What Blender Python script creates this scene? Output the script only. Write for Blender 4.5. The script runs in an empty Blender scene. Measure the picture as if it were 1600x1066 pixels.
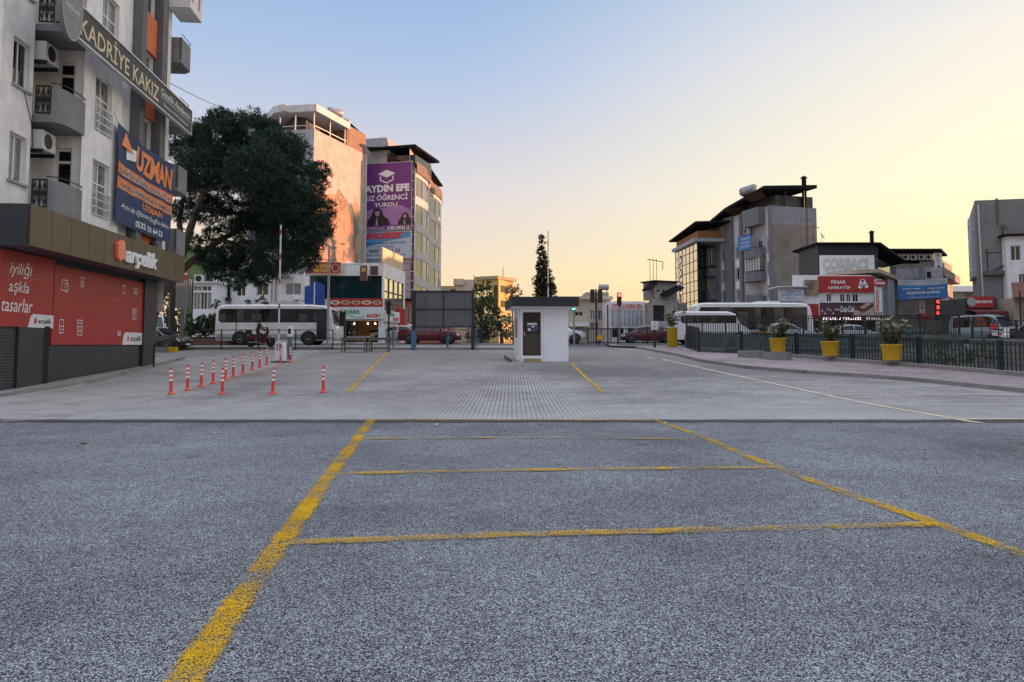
import bpy, bmesh, math, random
from mathutils import Vector, Matrix
R = math.radians
random.seed(11)
SC = bpy.context.scene
C = SC.collection

# ------------------------------------------------------------------ camera, sky, sun, exposure
FPX, PITCH, HOR, EYE = 1150.0, R(3.7), 538.0, 1.6
PPY = HOR - FPX * math.tan(PITCH)
cd = bpy.data.cameras.new("camera"); cam = bpy.data.objects.new("camera", cd); C.objects.link(cam)
cd.sensor_width = 36; cd.lens = FPX / 1600 * 36; cd.shift_y = (PPY - 533) / 1600
cd.clip_start = .05; cd.clip_end = 3000
cam.location = (0, 0, EYE); cam.rotation_euler = (R(90) + PITCH, 0, 0)
SC.camera = cam
SUN_EL, SUN_AZ = R(4.0), R(72)          # azimuth clockwise from +Y
w = bpy.data.worlds.new("World"); SC.world = w; w.use_nodes = True
nt = w.node_tree; bg = nt.nodes["Background"]
sky = nt.nodes.new("ShaderNodeTexSky"); sky.sky_type = 'NISHITA'; sky.sun_disc = False
sky.sun_elevation = SUN_EL; sky.sun_rotation = SUN_AZ
sky.altitude = 0; sky.air_density = 1.0; sky.dust_density = 1.6; sky.ozone_density = 2.0
EXPO = 1.9
def _n(t, **k):
    x = nt.nodes.new('ShaderNode' + t)
    for a, b in k.items(): setattr(x, a, b)
    return x
def _ramp(stops):
    r = _n('ValToRGB'); e = r.color_ramp.elements
    e[0].position = stops[0][0]; e[0].color = stops[0][1] + (1,); e[1].position = stops[-1][0]; e[1].color = stops[-1][1] + (1,)
    for p, c in stops[1:-1]: x = e.new(p); x.color = c + (1,)
    return r
tcw = _n('TexCoord'); sx = _n('SeparateXYZ'); nt.links.new(tcw.outputs['Generated'], sx.inputs[0])
dt = _n('VectorMath', operation='DOT_PRODUCT'); nt.links.new(tcw.outputs['Generated'], dt.inputs[0]); dt.inputs[1].default_value = (math.sin(SUN_AZ), math.cos(SUN_AZ), 0)
azf = _n('MapRange', interpolation_type='SMOOTHSTEP'); nt.links.new(dt.outputs['Value'], azf.inputs[0]); azf.inputs[1].default_value = .18; azf.inputs[2].default_value = .85
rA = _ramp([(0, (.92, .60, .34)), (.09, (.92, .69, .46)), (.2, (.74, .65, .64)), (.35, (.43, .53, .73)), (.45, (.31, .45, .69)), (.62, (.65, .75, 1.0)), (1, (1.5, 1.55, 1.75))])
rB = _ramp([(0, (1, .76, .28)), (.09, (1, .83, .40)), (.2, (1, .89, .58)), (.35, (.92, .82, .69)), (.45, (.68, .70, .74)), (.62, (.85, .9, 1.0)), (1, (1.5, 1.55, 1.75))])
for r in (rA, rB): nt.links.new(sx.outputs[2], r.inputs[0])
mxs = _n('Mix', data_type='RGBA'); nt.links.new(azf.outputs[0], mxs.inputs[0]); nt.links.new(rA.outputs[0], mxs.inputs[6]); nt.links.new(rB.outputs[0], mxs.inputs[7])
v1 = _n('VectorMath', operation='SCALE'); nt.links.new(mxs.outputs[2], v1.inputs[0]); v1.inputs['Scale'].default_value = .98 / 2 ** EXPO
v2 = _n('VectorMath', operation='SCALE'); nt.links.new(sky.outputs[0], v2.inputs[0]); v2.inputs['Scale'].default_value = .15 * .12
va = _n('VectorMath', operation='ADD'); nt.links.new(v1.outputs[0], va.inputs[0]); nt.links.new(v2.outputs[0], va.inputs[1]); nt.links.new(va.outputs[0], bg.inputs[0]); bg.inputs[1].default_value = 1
sl = bpy.data.lights.new("sun", 'SUN'); so = bpy.data.objects.new("sun", sl); C.objects.link(so)
sl.energy = 2.0; sl.angle = R(.5); sl.color = (1, .50, .29)
sd = Vector((math.sin(SUN_AZ) * math.cos(SUN_EL), math.cos(SUN_AZ) * math.cos(SUN_EL), math.sin(SUN_EL)))
so.rotation_euler = sd.to_track_quat('Z', 'Y').to_euler()
SC.view_settings.view_transform = 'Standard'; SC.view_settings.look = 'None'
SC.view_settings.exposure = EXPO; SC.view_settings.gamma = 1

# ------------------------------------------------------------------ helpers
def gz(y):
    if y < 20: return .0096 * y
    if y < 57: return .192 + .04 * (y - 20)
    return 1.672
_f = Vector((0, math.cos(PITCH), math.sin(PITCH))); _u = Vector((0, -math.sin(PITCH), math.cos(PITCH))); _r = Vector((1, 0, 0))
def ray(px, py): return _f + _r * ((px - 800) / FPX) - _u * ((py - PPY) / FPX)
def at(px, py, Y):
    r = ray(px, py); return Vector((0, 0, EYE)) + r * (Y / r.y)
def G(px, py):
    a, b = 1.0, 90.0
    for _ in range(50):
        m = (a + b) / 2
        if at(px, py, m).z > gz(m): a = m
        else: b = m
    p = at(px, py, a); return Vector((p.x, p.y, gz(p.y)))

class Fr:
    """vertical facade frame: u runs left to right as seen from outside, z up, d outward"""
    def __init__(s, o, d):
        s.o = Vector((o[0], o[1], 0)); s.d = Vector((d[0], d[1], 0)).normalized(); s.n = Vector((s.d.y, -s.d.x, 0)); s.L = 0
    def P(s, u, z, d=0): return s.o + s.d * u + s.n * d + Vector((0, 0, z))
    def hit(s, px, py, d=0):
        r = ray(px, py); c = Vector((0, 0, EYE)); o = s.o + s.n * d
        t = (o - c).dot(s.n) / r.dot(s.n); p = c + r * t
        return (p - s.o).dot(s.d), p.z
    def off(s, d):
        f = Fr(s.o + s.n * d, s.d); f.L = s.L; return f
    def side(s, u, L=0):          # frame at position u going back from the surface (faces the +u direction)
        p = s.P(u, 0); f = Fr(p, -s.n); f.L = L; return f
    def rect(s, x0, y0, x1, y1, d=0):   # pixels: left-top, right-bottom
        a = s.hit(x0, y0, d); b = s.hit(x1, y1, d); return (a[0], b[0], b[1], a[1])
def between(xa, Ya, xb, Yb):
    a = at(xa, HOR, Ya); b = at(xb, HOR, Yb); f = Fr(a, b - a); f.L = (b - a).length; return f
def line(c, k=-.104):
    return Fr((c, 0), (k, 1))

WL = {}
class MB:
    def __init__(s): s.v = []; s.f = []; s.m = []; s.uv = {}; s.mi = 0; s.sm = []; s.smooth = False
    def quad(s, *p):
        n = len(s.v); s.v += [Vector(q) for q in p]; s.f.append(tuple(range(n, n + len(p)))); s.m.append(s.mi); s.sm.append(s.smooth)
    def raw(s, vs, fs):
        n = len(s.v); s.v += [Vector(q) for q in vs]
        for f in fs: s.f.append(tuple(i + n for i in f)); s.m.append(s.mi); s.sm.append(s.smooth)
    def hexa(s, a):
        s.raw(a, [(0, 3, 2, 1), (4, 5, 6, 7), (0, 1, 5, 4), (1, 2, 6, 5), (2, 3, 7, 6), (3, 0, 4, 7)])
    def fb(s, fr, u0, u1, z0, z1, d0, d1):     # box on a frame
        P = fr.P
        s.hexa([P(u0, z0, d1), P(u1, z0, d1), P(u1, z0, d0), P(u0, z0, d0), P(u0, z1, d1), P(u1, z1, d1), P(u1, z1, d0), P(u0, z1, d0)]); return s
    def box(s, x0, x1, y0, y1, z0, z1):
        s.hexa([(x0, y0, z0), (x1, y0, z0), (x1, y1, z0), (x0, y1, z0), (x0, y0, z1), (x1, y0, z1), (x1, y1, z1), (x0, y1, z1)]); return s
    def tube(s, p, q, r, r2=None, n=8, caps=True):
        p = Vector(p); q = Vector(q); r2 = r if r2 is None else r2
        a = (q - p).normalized(); x = a.orthogonal().normalized(); y = a.cross(x)
        vs = []
        for c, rr in ((p, r), (q, r2)):
            for i in range(n):
                t = 2 * math.pi * i / n; vs.append(c + x * math.cos(t) * rr + y * math.sin(t) * rr)
        fs = [(i, (i + 1) % n, n + (i + 1) % n, n + i) for i in range(n)]
        k = s.smooth; s.smooth = True; s.raw(vs, fs); s.smooth = k
        if caps: s.raw(vs, [tuple(range(n))[::-1], tuple(range(n, 2 * n))])
        return s
    def path(s, pts, r, n=5):
        for a, b in zip(pts, pts[1:]): s.tube(a, b, r, n=n)
        return s
    def lathe(s, prof, c=(0, 0, 0), n=16, axis='z'):
        vs = []
        for r, z in prof:
            for i in range(n):
                t = 2 * math.pi * i / n; x, y = r * math.cos(t), r * math.sin(t)
                p = (x, y, z) if axis == 'z' else ((x, z, y) if axis == 'y' else (z, x, y))
                vs.append(Vector(c) + Vector(p))
        fs = []
        for k in range(len(prof) - 1):
            for i in range(n):
                j = (i + 1) % n; fs.append((k * n + i, k * n + j, (k + 1) * n + j, (k + 1) * n + i))
        kk = s.smooth; s.smooth = True; s.raw(vs, fs); s.smooth = kk
        s.raw(vs, [tuple(range(n))[::-1], tuple(range((len(prof) - 1) * n, len(prof) * n))]); return s
    def poly(s, fr, pts, d0, d1=None):       # polygon (u,z) on a frame, optional thickness
        if d1 is None: s.quad(*[fr.P(u, z, d0) for u, z in pts]); return s
        n = len(pts)
        s.raw([fr.P(u, z, d1) for u, z in pts] + [fr.P(u, z, d0) for u, z in pts],
              [tuple(range(n)), tuple(range(n, 2 * n))[::-1]] + [(i, n + i, n + (i + 1) % n, (i + 1) % n) for i in range(n)]); return s
    def stroke(s, fr, pts, wd, d):          # flat ribbon line on a frame
        for (a, b) in zip(pts, pts[1:]):
            a = Vector(a); b = Vector(b); t = (b - a)
            if t.length < 1e-6: continue
            t.normalize(); nn = Vector((-t.y, t.x)) * wd / 2
            s.quad(*[fr.P(q.x, q.y, d) for q in (a - nn, b - nn, b + nn, a + nn)])
        return s
    def prism(s, pts, z0, z1, skip=(), cap=True):   # plan polygon (ccw)
        n = len(pts)
        for i in range(n):
            if i in skip: continue
            a, b = pts[i], pts[(i + 1) % n]
            s.quad((a[0], a[1], z0), (b[0], b[1], z0), (b[0], b[1], z1), (a[0], a[1], z1))
        if cap: s.quad(*[(p[0], p[1], z1) for p in pts])
        return s
    def wall(s, fr, u0, u1, z0, z1, holes=(), d=0, rev=.16):
        us = sorted({u0, u1} | {h[0] for h in holes} | {h[1] for h in holes}); zs = sorted({z0, z1} | {h[2] for h in holes} | {h[3] for h in holes})
        us = [u for u in us if u0 <= u <= u1]; zs = [z for z in zs if z0 <= z <= z1]
        for a, b in zip(us, us[1:]):
            for c, e in zip(zs, zs[1:]):
                m = ((a + b) / 2, (c + e) / 2)
                if any(h[0] < m[0] < h[1] and h[2] < m[1] < h[3] for h in holes): continue
                s.quad(fr.P(a, c, d), fr.P(b, c, d), fr.P(b, e, d), fr.P(a, e, d))
        for a, b, c, e in holes:
            P = fr.P
            for (p, q) in (((a, c), (b, c)), ((b, c), (b, e)), ((b, e), (a, e)), ((a, e), (a, c))):
                s.quad(P(q[0], q[1], d), P(p[0], p[1], d), P(p[0], p[1], d - rev), P(q[0], q[1], d - rev))
        return s
    def text(s, fr, t, u0, u1, z0, z1, d=.01, shear=0, bold=0, ext=0, sp=1.0, fit=True):
        c = bpy.data.curves.new("t", 'FONT'); c.body = t; c.size = 1; c.shear = shear; c.offset = bold; c.extrude = 0; c.resolution_u = 2; c.space_character = sp
        c.align_x = 'LEFT'
        o = bpy.data.objects.new("t", c); C.objects.link(o)
        dg = bpy.context.evaluated_depsgraph_get(); me = bpy.data.meshes.new_from_object(o.evaluated_get(dg))
        if len(me.vertices):
            xs = [v.co.x for v in me.vertices]; ys = [v.co.y for v in me.vertices]
            sx = (u1 - u0) / (max(xs) - min(xs)); sy = (z1 - z0) / (max(ys) - min(ys))
            ox = u0
            if not fit: sx = min(sx, sy * .95); ox = (u0 + u1) / 2 - sx * (max(xs) - min(xs)) / 2
            vs = [fr.P(ox + (v.co.x - min(xs)) * sx, z0 + (v.co.y - min(ys)) * sy, d + ext) for v in me.vertices]
            fs = [tuple(p.vertices) for p in me.polygons]
            s.raw(vs, fs)
            if ext:
                from collections import Counter
                ec = Counter(); od = {}
                for f in fs:
                    for a, b in zip(f, f[1:] + f[:1]): ec[frozenset((a, b))] += 1; od[frozenset((a, b))] = (a, b)
                n = len(vs); back = [v - fr.n * ext for v in vs]
                s.raw(vs + back, [(od[e][1], od[e][0], od[e][0] + n, od[e][1] + n) for e, k in ec.items() if k == 1 and len(e) == 2])
        bpy.data.objects.remove(o); bpy.data.curves.remove(c); bpy.data.meshes.remove(me); return s
    def build(s, name, mats, parent=None, label=None, loc=None, world=True, angle=None, bevel=0):
        if not isinstance(mats, (list, tuple)): mats = [mats]
        off = Vector((0, 0, 0))
        if parent is not None and world: off = WL.get(parent.name, off)
        if parent is None and loc is not None: off = Vector(loc)
        me = bpy.data.meshes.new(name); me.from_pydata([tuple(v - off) for v in s.v], [], s.f)
        for m in mats: me.materials.append(m)
        me.polygons.foreach_set('material_index', s.m); me.polygons.foreach_set('use_smooth', s.sm)
        if s.uv:
            ul = me.uv_layers.new(name="UVMap")
            for p in me.polygons:
                u = s.uv.get(p.index)
                if u:
                    for li, c in zip(p.loop_indices, u): ul.data[li].uv = c
        me.update()
        if bevel:
            bm = bmesh.new(); bm.from_mesh(me); bmesh.ops.remove_doubles(bm, verts=bm.verts, dist=1e-4)
            bmesh.ops.bevel(bm, geom=[e for e in bm.edges if len(e.link_faces) == 2 and e.calc_face_angle(0) > .5], offset=bevel, segments=2, affect='EDGES', clamp_overlap=True)
            bm.to_mesh(me); bm.free()
        o = bpy.data.objects.new(name, me); C.objects.link(o)
        if parent is not None: o.parent = parent; WL[o.name] = off if world else Vector((0, 0, 0))
        else:
            o.location = off; WL[o.name] = off
        if label: o['label'] = label
        return o

def tag(o, label, cat, group=None, kind=None):
    if label: o['label'] = label
    if cat: o['category'] = cat
    if group: o['group'] = group
    if kind: o['kind'] = kind
    return o
def thing(name, label, cat, loc=(0, 0, 0), rz=0, group=None):
    o = bpy.data.objects.new(name, None); C.objects.link(o); o.empty_display_size = .3
    o.location = loc; o.rotation_euler = (0, 0, rz); WL[o.name] = Vector(loc); return tag(o, label, cat, group)
def dup(root, loc, rz=None, label=None, group=None, scale=None):
    r = root.copy(); C.objects.link(r); r.location = loc
    if rz is not None: r.rotation_euler = (0, 0, rz)
    if label: r['label'] = label
    if group: r['group'] = group
    if scale: r.scale = scale
    for ch in list(root.children):
        c = ch.copy(); C.objects.link(c); c.parent = r
        for g in list(ch.children):
            d = g.copy(); C.objects.link(d); d.parent = c
    return r

# ------------------------------------------------------------------ materials
MC = {}
def mk(name, col, rough=.7, metal=0, var=.12, vs=2.0, bump=0, bs=30, streak=0, spec=.5, emit=0, coat=0, stain=None, stainamt=0):
    if name in MC: return MC[name]
    m = bpy.data.materials.new(name); m.use_nodes = True; n = m.node_tree.nodes; l = m.node_tree.links
    b = n['Principled BSDF']; b.inputs['Roughness'].default_value = rough; b.inputs['Metallic'].default_value = metal
    b.inputs['Specular IOR Level'].default_value = spec; b.inputs['Coat Weight'].default_value = coat
    tc = n.new('ShaderNodeTexCoord'); co = tc.outputs['Object']
    no = n.new('ShaderNodeTexNoise'); no.inputs['Scale'].default_value = vs; no.inputs['Detail'].default_value = 6; l.new(co, no.inputs['Vector'])
    mr = n.new('ShaderNodeMapRange'); mr.inputs[1].default_value = .3; mr.inputs[2].default_value = .7; mr.inputs[3].default_value = 1 - var; mr.inputs[4].default_value = 1 + var
    l.new(no.outputs[0], mr.inputs[0])
    vm = n.new('ShaderNodeVectorMath'); vm.operation = 'SCALE'; vm.inputs[0].default_value = col[:3]; l.new(mr.outputs[0], vm.inputs['Scale'])
    out = vm.outputs[0]
    if streak or stainamt:
        mp = n.new('ShaderNodeMapping'); mp.inputs['Scale'].default_value = (1.6, 1.6, .12) if streak else (.35, .35, .35); l.new(co, mp.inputs[0])
        n2 = n.new('ShaderNodeTexNoise'); n2.inputs['Scale'].default_value = 1.5; n2.inputs['Detail'].default_value = 7; n2.inputs['Roughness'].default_value = .65; l.new(mp.outputs[0], n2.inputs['Vector'])
        m2 = n.new('ShaderNodeMapRange'); m2.inputs[1].default_value = .52; m2.inputs[2].default_value = .75; m2.inputs[3].default_value = 0; m2.inputs[4].default_value = streak or stainamt; l.new(n2.outputs[0], m2.inputs[0])
        mx = n.new('ShaderNodeMix'); mx.data_type = 'RGBA'; l.new(m2.outputs[0], mx.inputs[0]); l.new(out, mx.inputs[6])
        mx.inputs[7].default_value = (stain or tuple(c * .35 for c in col[:3])) + (1,); out = mx.outputs[2]
    l.new(out, b.inputs['Base Color'])
    if emit: l.new(out, b.inputs['Emission Color']); b.inputs['Emission Strength'].default_value = emit
    if bump:
        n3 = n.new('ShaderNodeTexNoise'); n3.inputs['Scale'].default_value = bs; n3.inputs['Detail'].default_value = 4; l.new(co, n3.inputs['Vector'])
        bp = n.new('ShaderNodeBump'); bp.inputs['Strength'].default_value = bump; bp.inputs['Distance'].default_value = .02; l.new(n3.outputs[0], bp.inputs['Height']); l.new(bp.outputs[0], b.inputs['Normal'])
    MC[name] = m; return m
def W(name, col, **k):
    k.setdefault('streak', .35); k.setdefault('rough', .85); k.setdefault('bump', .15); return mk(name, col, **k)
wall_white = W('white_render', (.82, .79, .77)); wall_grey = W('grey_render', (.36, .36, .38)); dark_grey = W('dark_grey_render', (.14, .14, .15), streak=.2)
concrete = W('concrete', (.30, .285, .265), stainamt=.6); cream = W('cream_render', (.55, .47, .36)); orange = W('orange_panel', (.62, .16, .06), streak=.2)
charcoal = mk('charcoal_paint', (.035, .037, .042), rough=.5, var=.15); black = mk('black_metal', (.012, .012, .014), rough=.45)
gold = mk('bronze_cladding', (.12, .088, .056), rough=.5, metal=.2, var=.1, vs=.8); white_paint = mk('white_paint', (.84, .85, .87), rough=.5, var=.05, streak=.12)
white_plastic = mk('white_plastic', (.75, .75, .74), rough=.4, var=.04); red_plastic = mk('red_plastic', (.70, .055, .03), rough=.45, var=.1)
glass = mk('window_glass', (.008, .010, .013), rough=.05, spec=.55, var=.3); glass_cur = mk('curtained_glass', (.16, .16, .17), rough=.1, spec=.7, var=.35, vs=5)
glass_lite = mk('sky_tinted_mirror_glass', (.78, .72, .58), rough=.08, metal=.85, var=.15, vs=.6); glass_teal = mk('teal_glass', (.008, .03, .036), rough=.08, spec=.8)  # yellow sky reflection is put into the mirror glass colour
alu = mk('aluminium', (.55, .55, .56), rough=.4, metal=.6, var=.06); steel = mk('galvanised_steel', (.33, .34, .35), rough=.5, metal=.5)
red_sign = mk('red_sign', (.38, .026, .026), rough=.45, var=.08); white_sign = mk('white_sign', (.72, .72, .70), rough=.5, var=.06); navy = mk('navy_cloth', (.028, .05, .12), rough=.75, var=.2)
blue_cloth = mk('blue_cloth', (.05, .19, .45), rough=.75, var=.12); lt_white = mk('letter_white', (.82, .82, .80), rough=.5, var=.02); lt_red = mk('letter_red', (.60, .03, .04), rough=.5, var=.03)
lt_gold = mk('letter_gold', (.62, .52, .30), rough=.45, var=.05); lt_orange = mk('letter_orange', (.85, .24, .06), rough=.5, var=.03); lt_black = mk('letter_black', (.02, .02, .025), rough=.5, var=.02)
lt_grey = mk('letter_grey', (.34, .34, .35), rough=.5, var=.02); lt_green = mk('letter_green', (.05, .35, .08), rough=.5, var=.02); lt_yellow = mk('letter_yellow', (.80, .55, .08), rough=.5); lt_blue = mk('letter_blue', (.03, .09, .3), rough=.5)
tyre = mk('tyre_rubber', (.02, .02, .021), rough=.85); rim_m = mk('wheel_rim', (.42, .42, .43), rough=.35, metal=.7); lamp_glass = mk('lamp_glass', (.7, .7, .72), rough=.1, spec=.8)
tail = mk('tail_lamp_red', (.35, .01, .01), rough=.15); bark = mk('bark', (.10, .075, .055), rough=.9, var=.35, vs=6, bump=.6, bs=12)
green_metal = mk('dark_green_metal', (.008, .022, .026), rough=.5, var=.2); yellow_pot = mk('yellow_pot', (.68, .42, .015), rough=.5, var=.08); roof_dark = W('dark_roof', (.018, .018, .02), streak=.1, rough=1, spec=.05)
tile_red = W('red_roof_tile', (.16, .06, .04)); blue_metal = mk('faded_blue_paint', (.06, .16, .24), rough=.6, var=.3, vs=8); wood = mk('weathered_wood', (.20, .16, .12), rough=.85, var=.35, vs=9)
ac_white = mk('air_conditioner_white', (.60, .60, .58), rough=.5, var=.08)
neon = mk('red_neon', (1, .05, .04), rough=.4, emit=1.2, var=.0); sig_red = mk('signal_red_lit', (1, .04, .03), emit=3, var=0); sig_green = mk('signal_green_lit', (.05, 1, .25), emit=2, var=0); bulb = mk('warm_lamp_lit', (1, .62, .28), emit=3, var=0)

# ------------------------------------------------------------------ ground
def nodes(name):
    m = bpy.data.materials.new(name); m.use_nodes = True; return m, m.node_tree.nodes, m.node_tree.links, m.node_tree.nodes['Principled BSDF']
def N(n, t, **k):
    x = n.new('ShaderNode' + t)
    for a, b in k.items(): setattr(x, a, b)
    return x
def mapr(n, l, src, a, b, c, d):
    m = N(n, 'MapRange'); m.inputs[1].default_value = a; m.inputs[2].default_value = b; m.inputs[3].default_value = c; m.inputs[4].default_value = d; l.new(src, m.inputs[0]); return m.outputs[0]
def mixc(n, l, f, a, b, mode='MIX'):
    m = N(n, 'Mix', data_type='RGBA', blend_type=mode)
    for s, v in ((0, f), (6, a), (7, b)):
        if isinstance(v, (int, float)): m.inputs[s].default_value = v
        elif isinstance(v, tuple): m.inputs[s].default_value = v + (1,)
        else: l.new(v, m.inputs[s])
    return m.outputs[2]
def noise(n, l, co, sc, det=4, ro=.5):
    x = N(n, 'TexNoise'); x.inputs['Scale'].default_value = sc; x.inputs['Detail'].default_value = det; x.inputs['Roughness'].default_value = ro; l.new(co, x.inputs['Vector']); return x.outputs[0]
def asphalt_mat(name, k=1.0, grain=120, coarse=.6, tint=(.94, .975, 1.02)):
    m, n, l, b = nodes(name); co = N(n, 'TexCoord').outputs['Object']
    v = N(n, 'TexVoronoi'); v.inputs['Scale'].default_value = grain; l.new(co, v.inputs['Vector'])
    sp = N(n, 'SeparateColor'); l.new(v.outputs['Color'], sp.inputs[0])
    pw = N(n, 'Math', operation='POWER'); l.new(sp.outputs[0], pw.inputs[0]); pw.inputs[1].default_value = 1.8
    g = mapr(n, l, pw.outputs[0], 0, 1, .035 * k, .62 * k)
    dm = N(n, 'Math', operation='MULTIPLY'); l.new(g, dm.inputs[0]); l.new(mapr(n, l, v.outputs['Distance'], .15, .75, 1.2, .35), dm.inputs[1]); g = dm.outputs[0]
    fine = noise(n, l, co, grain * 1.7, 2)
    f = mapr(n, l, fine, .3, .7, .6, 1.4)
    mid = mapr(n, l, noise(n, l, co, 9, 5, .7), .3, .7, .82, 1.16)
    big = mapr(n, l, noise(n, l, co, .33, 6, .65), .3, .7, .60, 1.32)
    for o in (f, mid, big):
        mm = N(n, 'Math', operation='MULTIPLY'); l.new(g, mm.inputs[0]); l.new(o, mm.inputs[1]); g = mm.outputs[0]
    vm = N(n, 'VectorMath', operation='SCALE'); vm.inputs[0].default_value = tint; l.new(g, vm.inputs['Scale'])
    st = mapr(n, l, noise(n, l, co, 1.3, 7, .7), .57, .72, 0, .5)
    l.new(mixc(n, l, st, vm.outputs[0], (.03, .03, .035)), b.inputs['Base Color']); b.inputs['Roughness'].default_value = .9; b.inputs['Specular IOR Level'].default_value = .15
    bp = N(n, 'Bump'); bp.inputs['Strength'].default_value = coarse; bp.inputs['Distance'].default_value = .004
    l.new(v.outputs['Distance'], bp.inputs['Height']); bp.invert = True; l.new(bp.outputs[0], b.inputs['Normal'])
    return m
asphalt = asphalt_mat('coarse_asphalt', 1.2, 140, .8); road_asphalt = asphalt_mat('road_asphalt', .75, 60, .3)
def paver_mat(name, c1, c2, mortar, bw=.20, bh=.10, rot=0, stain=True):
    rot = rot or (R(90) if stain else 0)
    m, n, l, b = nodes(name); tc = N(n, 'TexCoord').outputs['Object']
    mp = N(n, 'Mapping'); l.new(tc, mp.inputs[0]); mp.inputs['Rotation'].default_value = (0, 0, rot); co = mp.outputs[0]
    br = N(n, 'TexBrick'); l.new(co, br.inputs['Vector']); br.inputs['Scale'].default_value = 1; br.inputs['Brick Width'].default_value = bw; br.inputs['Row Height'].default_value = bh
    br.inputs['Mortar Size'].default_value = .013; br.inputs['Mortar Smooth'].default_value = .3
    br.inputs['Color1'].default_value = c1 + (1,); br.inputs['Color2'].default_value = c2 + (1,); br.inputs['Mortar'].default_value = mortar + (1,)
    big = mapr(n, l, noise(n, l, tc, .35, 6, .65), .3, .7, .72, 1.25); fine = mapr(n, l, noise(n, l, tc, 14, 4, .6), .3, .7, .85, 1.15)
    c = br.outputs['Color']
    mpx = N(n, 'Mapping'); l.new(tc, mpx.inputs[0]); mpx.inputs['Scale'].default_value = (1.3, 6.5, 1); course = mapr(n, l, noise(n, l, mpx.outputs[0], 1.0, 5, .7), .35, .65, .80, 1.16)
    for o in (big, fine, course):
        vm = N(n, 'VectorMath', operation='SCALE'); l.new(c, vm.inputs[0]); l.new(o, vm.inputs['Scale']); c = vm.outputs[0]
    if stain:      # oil and tyre stains stretched along the lanes, dusty pale patches
        mp2 = N(n, 'Mapping'); l.new(tc, mp2.inputs[0]); mp2.inputs['Scale'].default_value = (.55, .16, 1)
        s1 = mapr(n, l, noise(n, l, mp2.outputs[0], 1.0, 6, .6), .50, .72, 0, .6); c = mixc(n, l, s1, c, (.11, .105, .105))
        mp3 = N(n, 'Mapping'); l.new(tc, mp3.inputs[0]); mp3.inputs['Scale'].default_value = (.25, .9, 1); mp3.inputs['Location'].default_value = (3, 7, 0)
        s2 = mapr(n, l, noise(n, l, mp3.outputs[0], 1.0, 7, .7), .52, .68, 0, .45); c = mixc(n, l, s2, c, (.47, .455, .44))
        for cx, cy, rr, am in ((4.2, 28.6, 4.0, .85), (1.2, 30.0, 2.6, .6), (9.5, 30, 5.0, .6), (6.5, 38, 7, .55), (-4, 39, 5, .4)):       # oil stains where cars wait at the booth
            d = N(n, 'VectorMath', operation='SUBTRACT'); l.new(tc, d.inputs[0]); d.inputs[1].default_value = (cx, cy, 0); d2 = N(n, 'VectorMath', operation='MULTIPLY'); l.new(d.outputs[0], d2.inputs[0]); d2.inputs[1].default_value = (1 / rr, .75 / rr, 0)
            ln_ = N(n, 'VectorMath', operation='LENGTH'); l.new(d2.outputs[0], ln_.inputs[0]); a_ = N(n, 'Math', operation='ADD'); l.new(ln_.outputs['Value'], a_.inputs[0]); l.new(mapr(n, l, noise(n, l, tc, .8, 6, .7), .3, .7, -.35, .35), a_.inputs[1])
            c = mixc(n, l, mapr(n, l, a_.outputs[0], .25, 1.0, am, 0), c, (.075, .075, .08))
        sy_ = N(n, 'SeparateXYZ'); l.new(tc, sy_.inputs[0]); c = mixc(n, l, mapr(n, l, sy_.outputs[1], 22, 42, 0, .5), c, (.22, .185, .16))
        c = mixc(n, l, mapr(n, l, sy_.outputs[1], 20, 15, 0, .35), c, (.44, .43, .42))
    l.new(c, b.inputs['Base Color']); b.inputs['Roughness'].default_value = .85
    bp = N(n, 'Bump'); bp.inputs['Strength'].default_value = .4; bp.inputs['Distance'].default_value = .01; l.new(br.outputs['Fac'], bp.inputs['Height']); bp.invert = True; l.new(bp.outputs[0], b.inputs['Normal'])
    return m
pavers = paver_mat('interlocking_pavers', (.385, .365, .35), (.29, .275, .265), (.07, .068, .066))
pavers_side = paver_mat('pavement_slabs', (.30, .27, .25), (.24, .22, .21), (.12, .11, .11), .4, .4, 0, False)
pink_pavers = paver_mat('pink_pavers', (.33, .255, .25), (.27, .215, .215), (.17, .14, .145), .2, .2, 0, False)
conc_ground = W('old_concrete_apron', (.31, .292, .275), stainamt=.7, stain=(.09, .088, .085), streak=0); kerb_mat = W('kerb_stone', (.25, .235, .22), streak=0, stainamt=.6)
city_ground = W('city_ground', (.16, .15, .14), streak=0); canal_mat = W('canal_concrete', (.17, .16, .145), streak=.5); dark_joint = W('dark_joint_mortar', (.04, .038, .036), streak=0, var=.4, vs=5)

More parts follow.
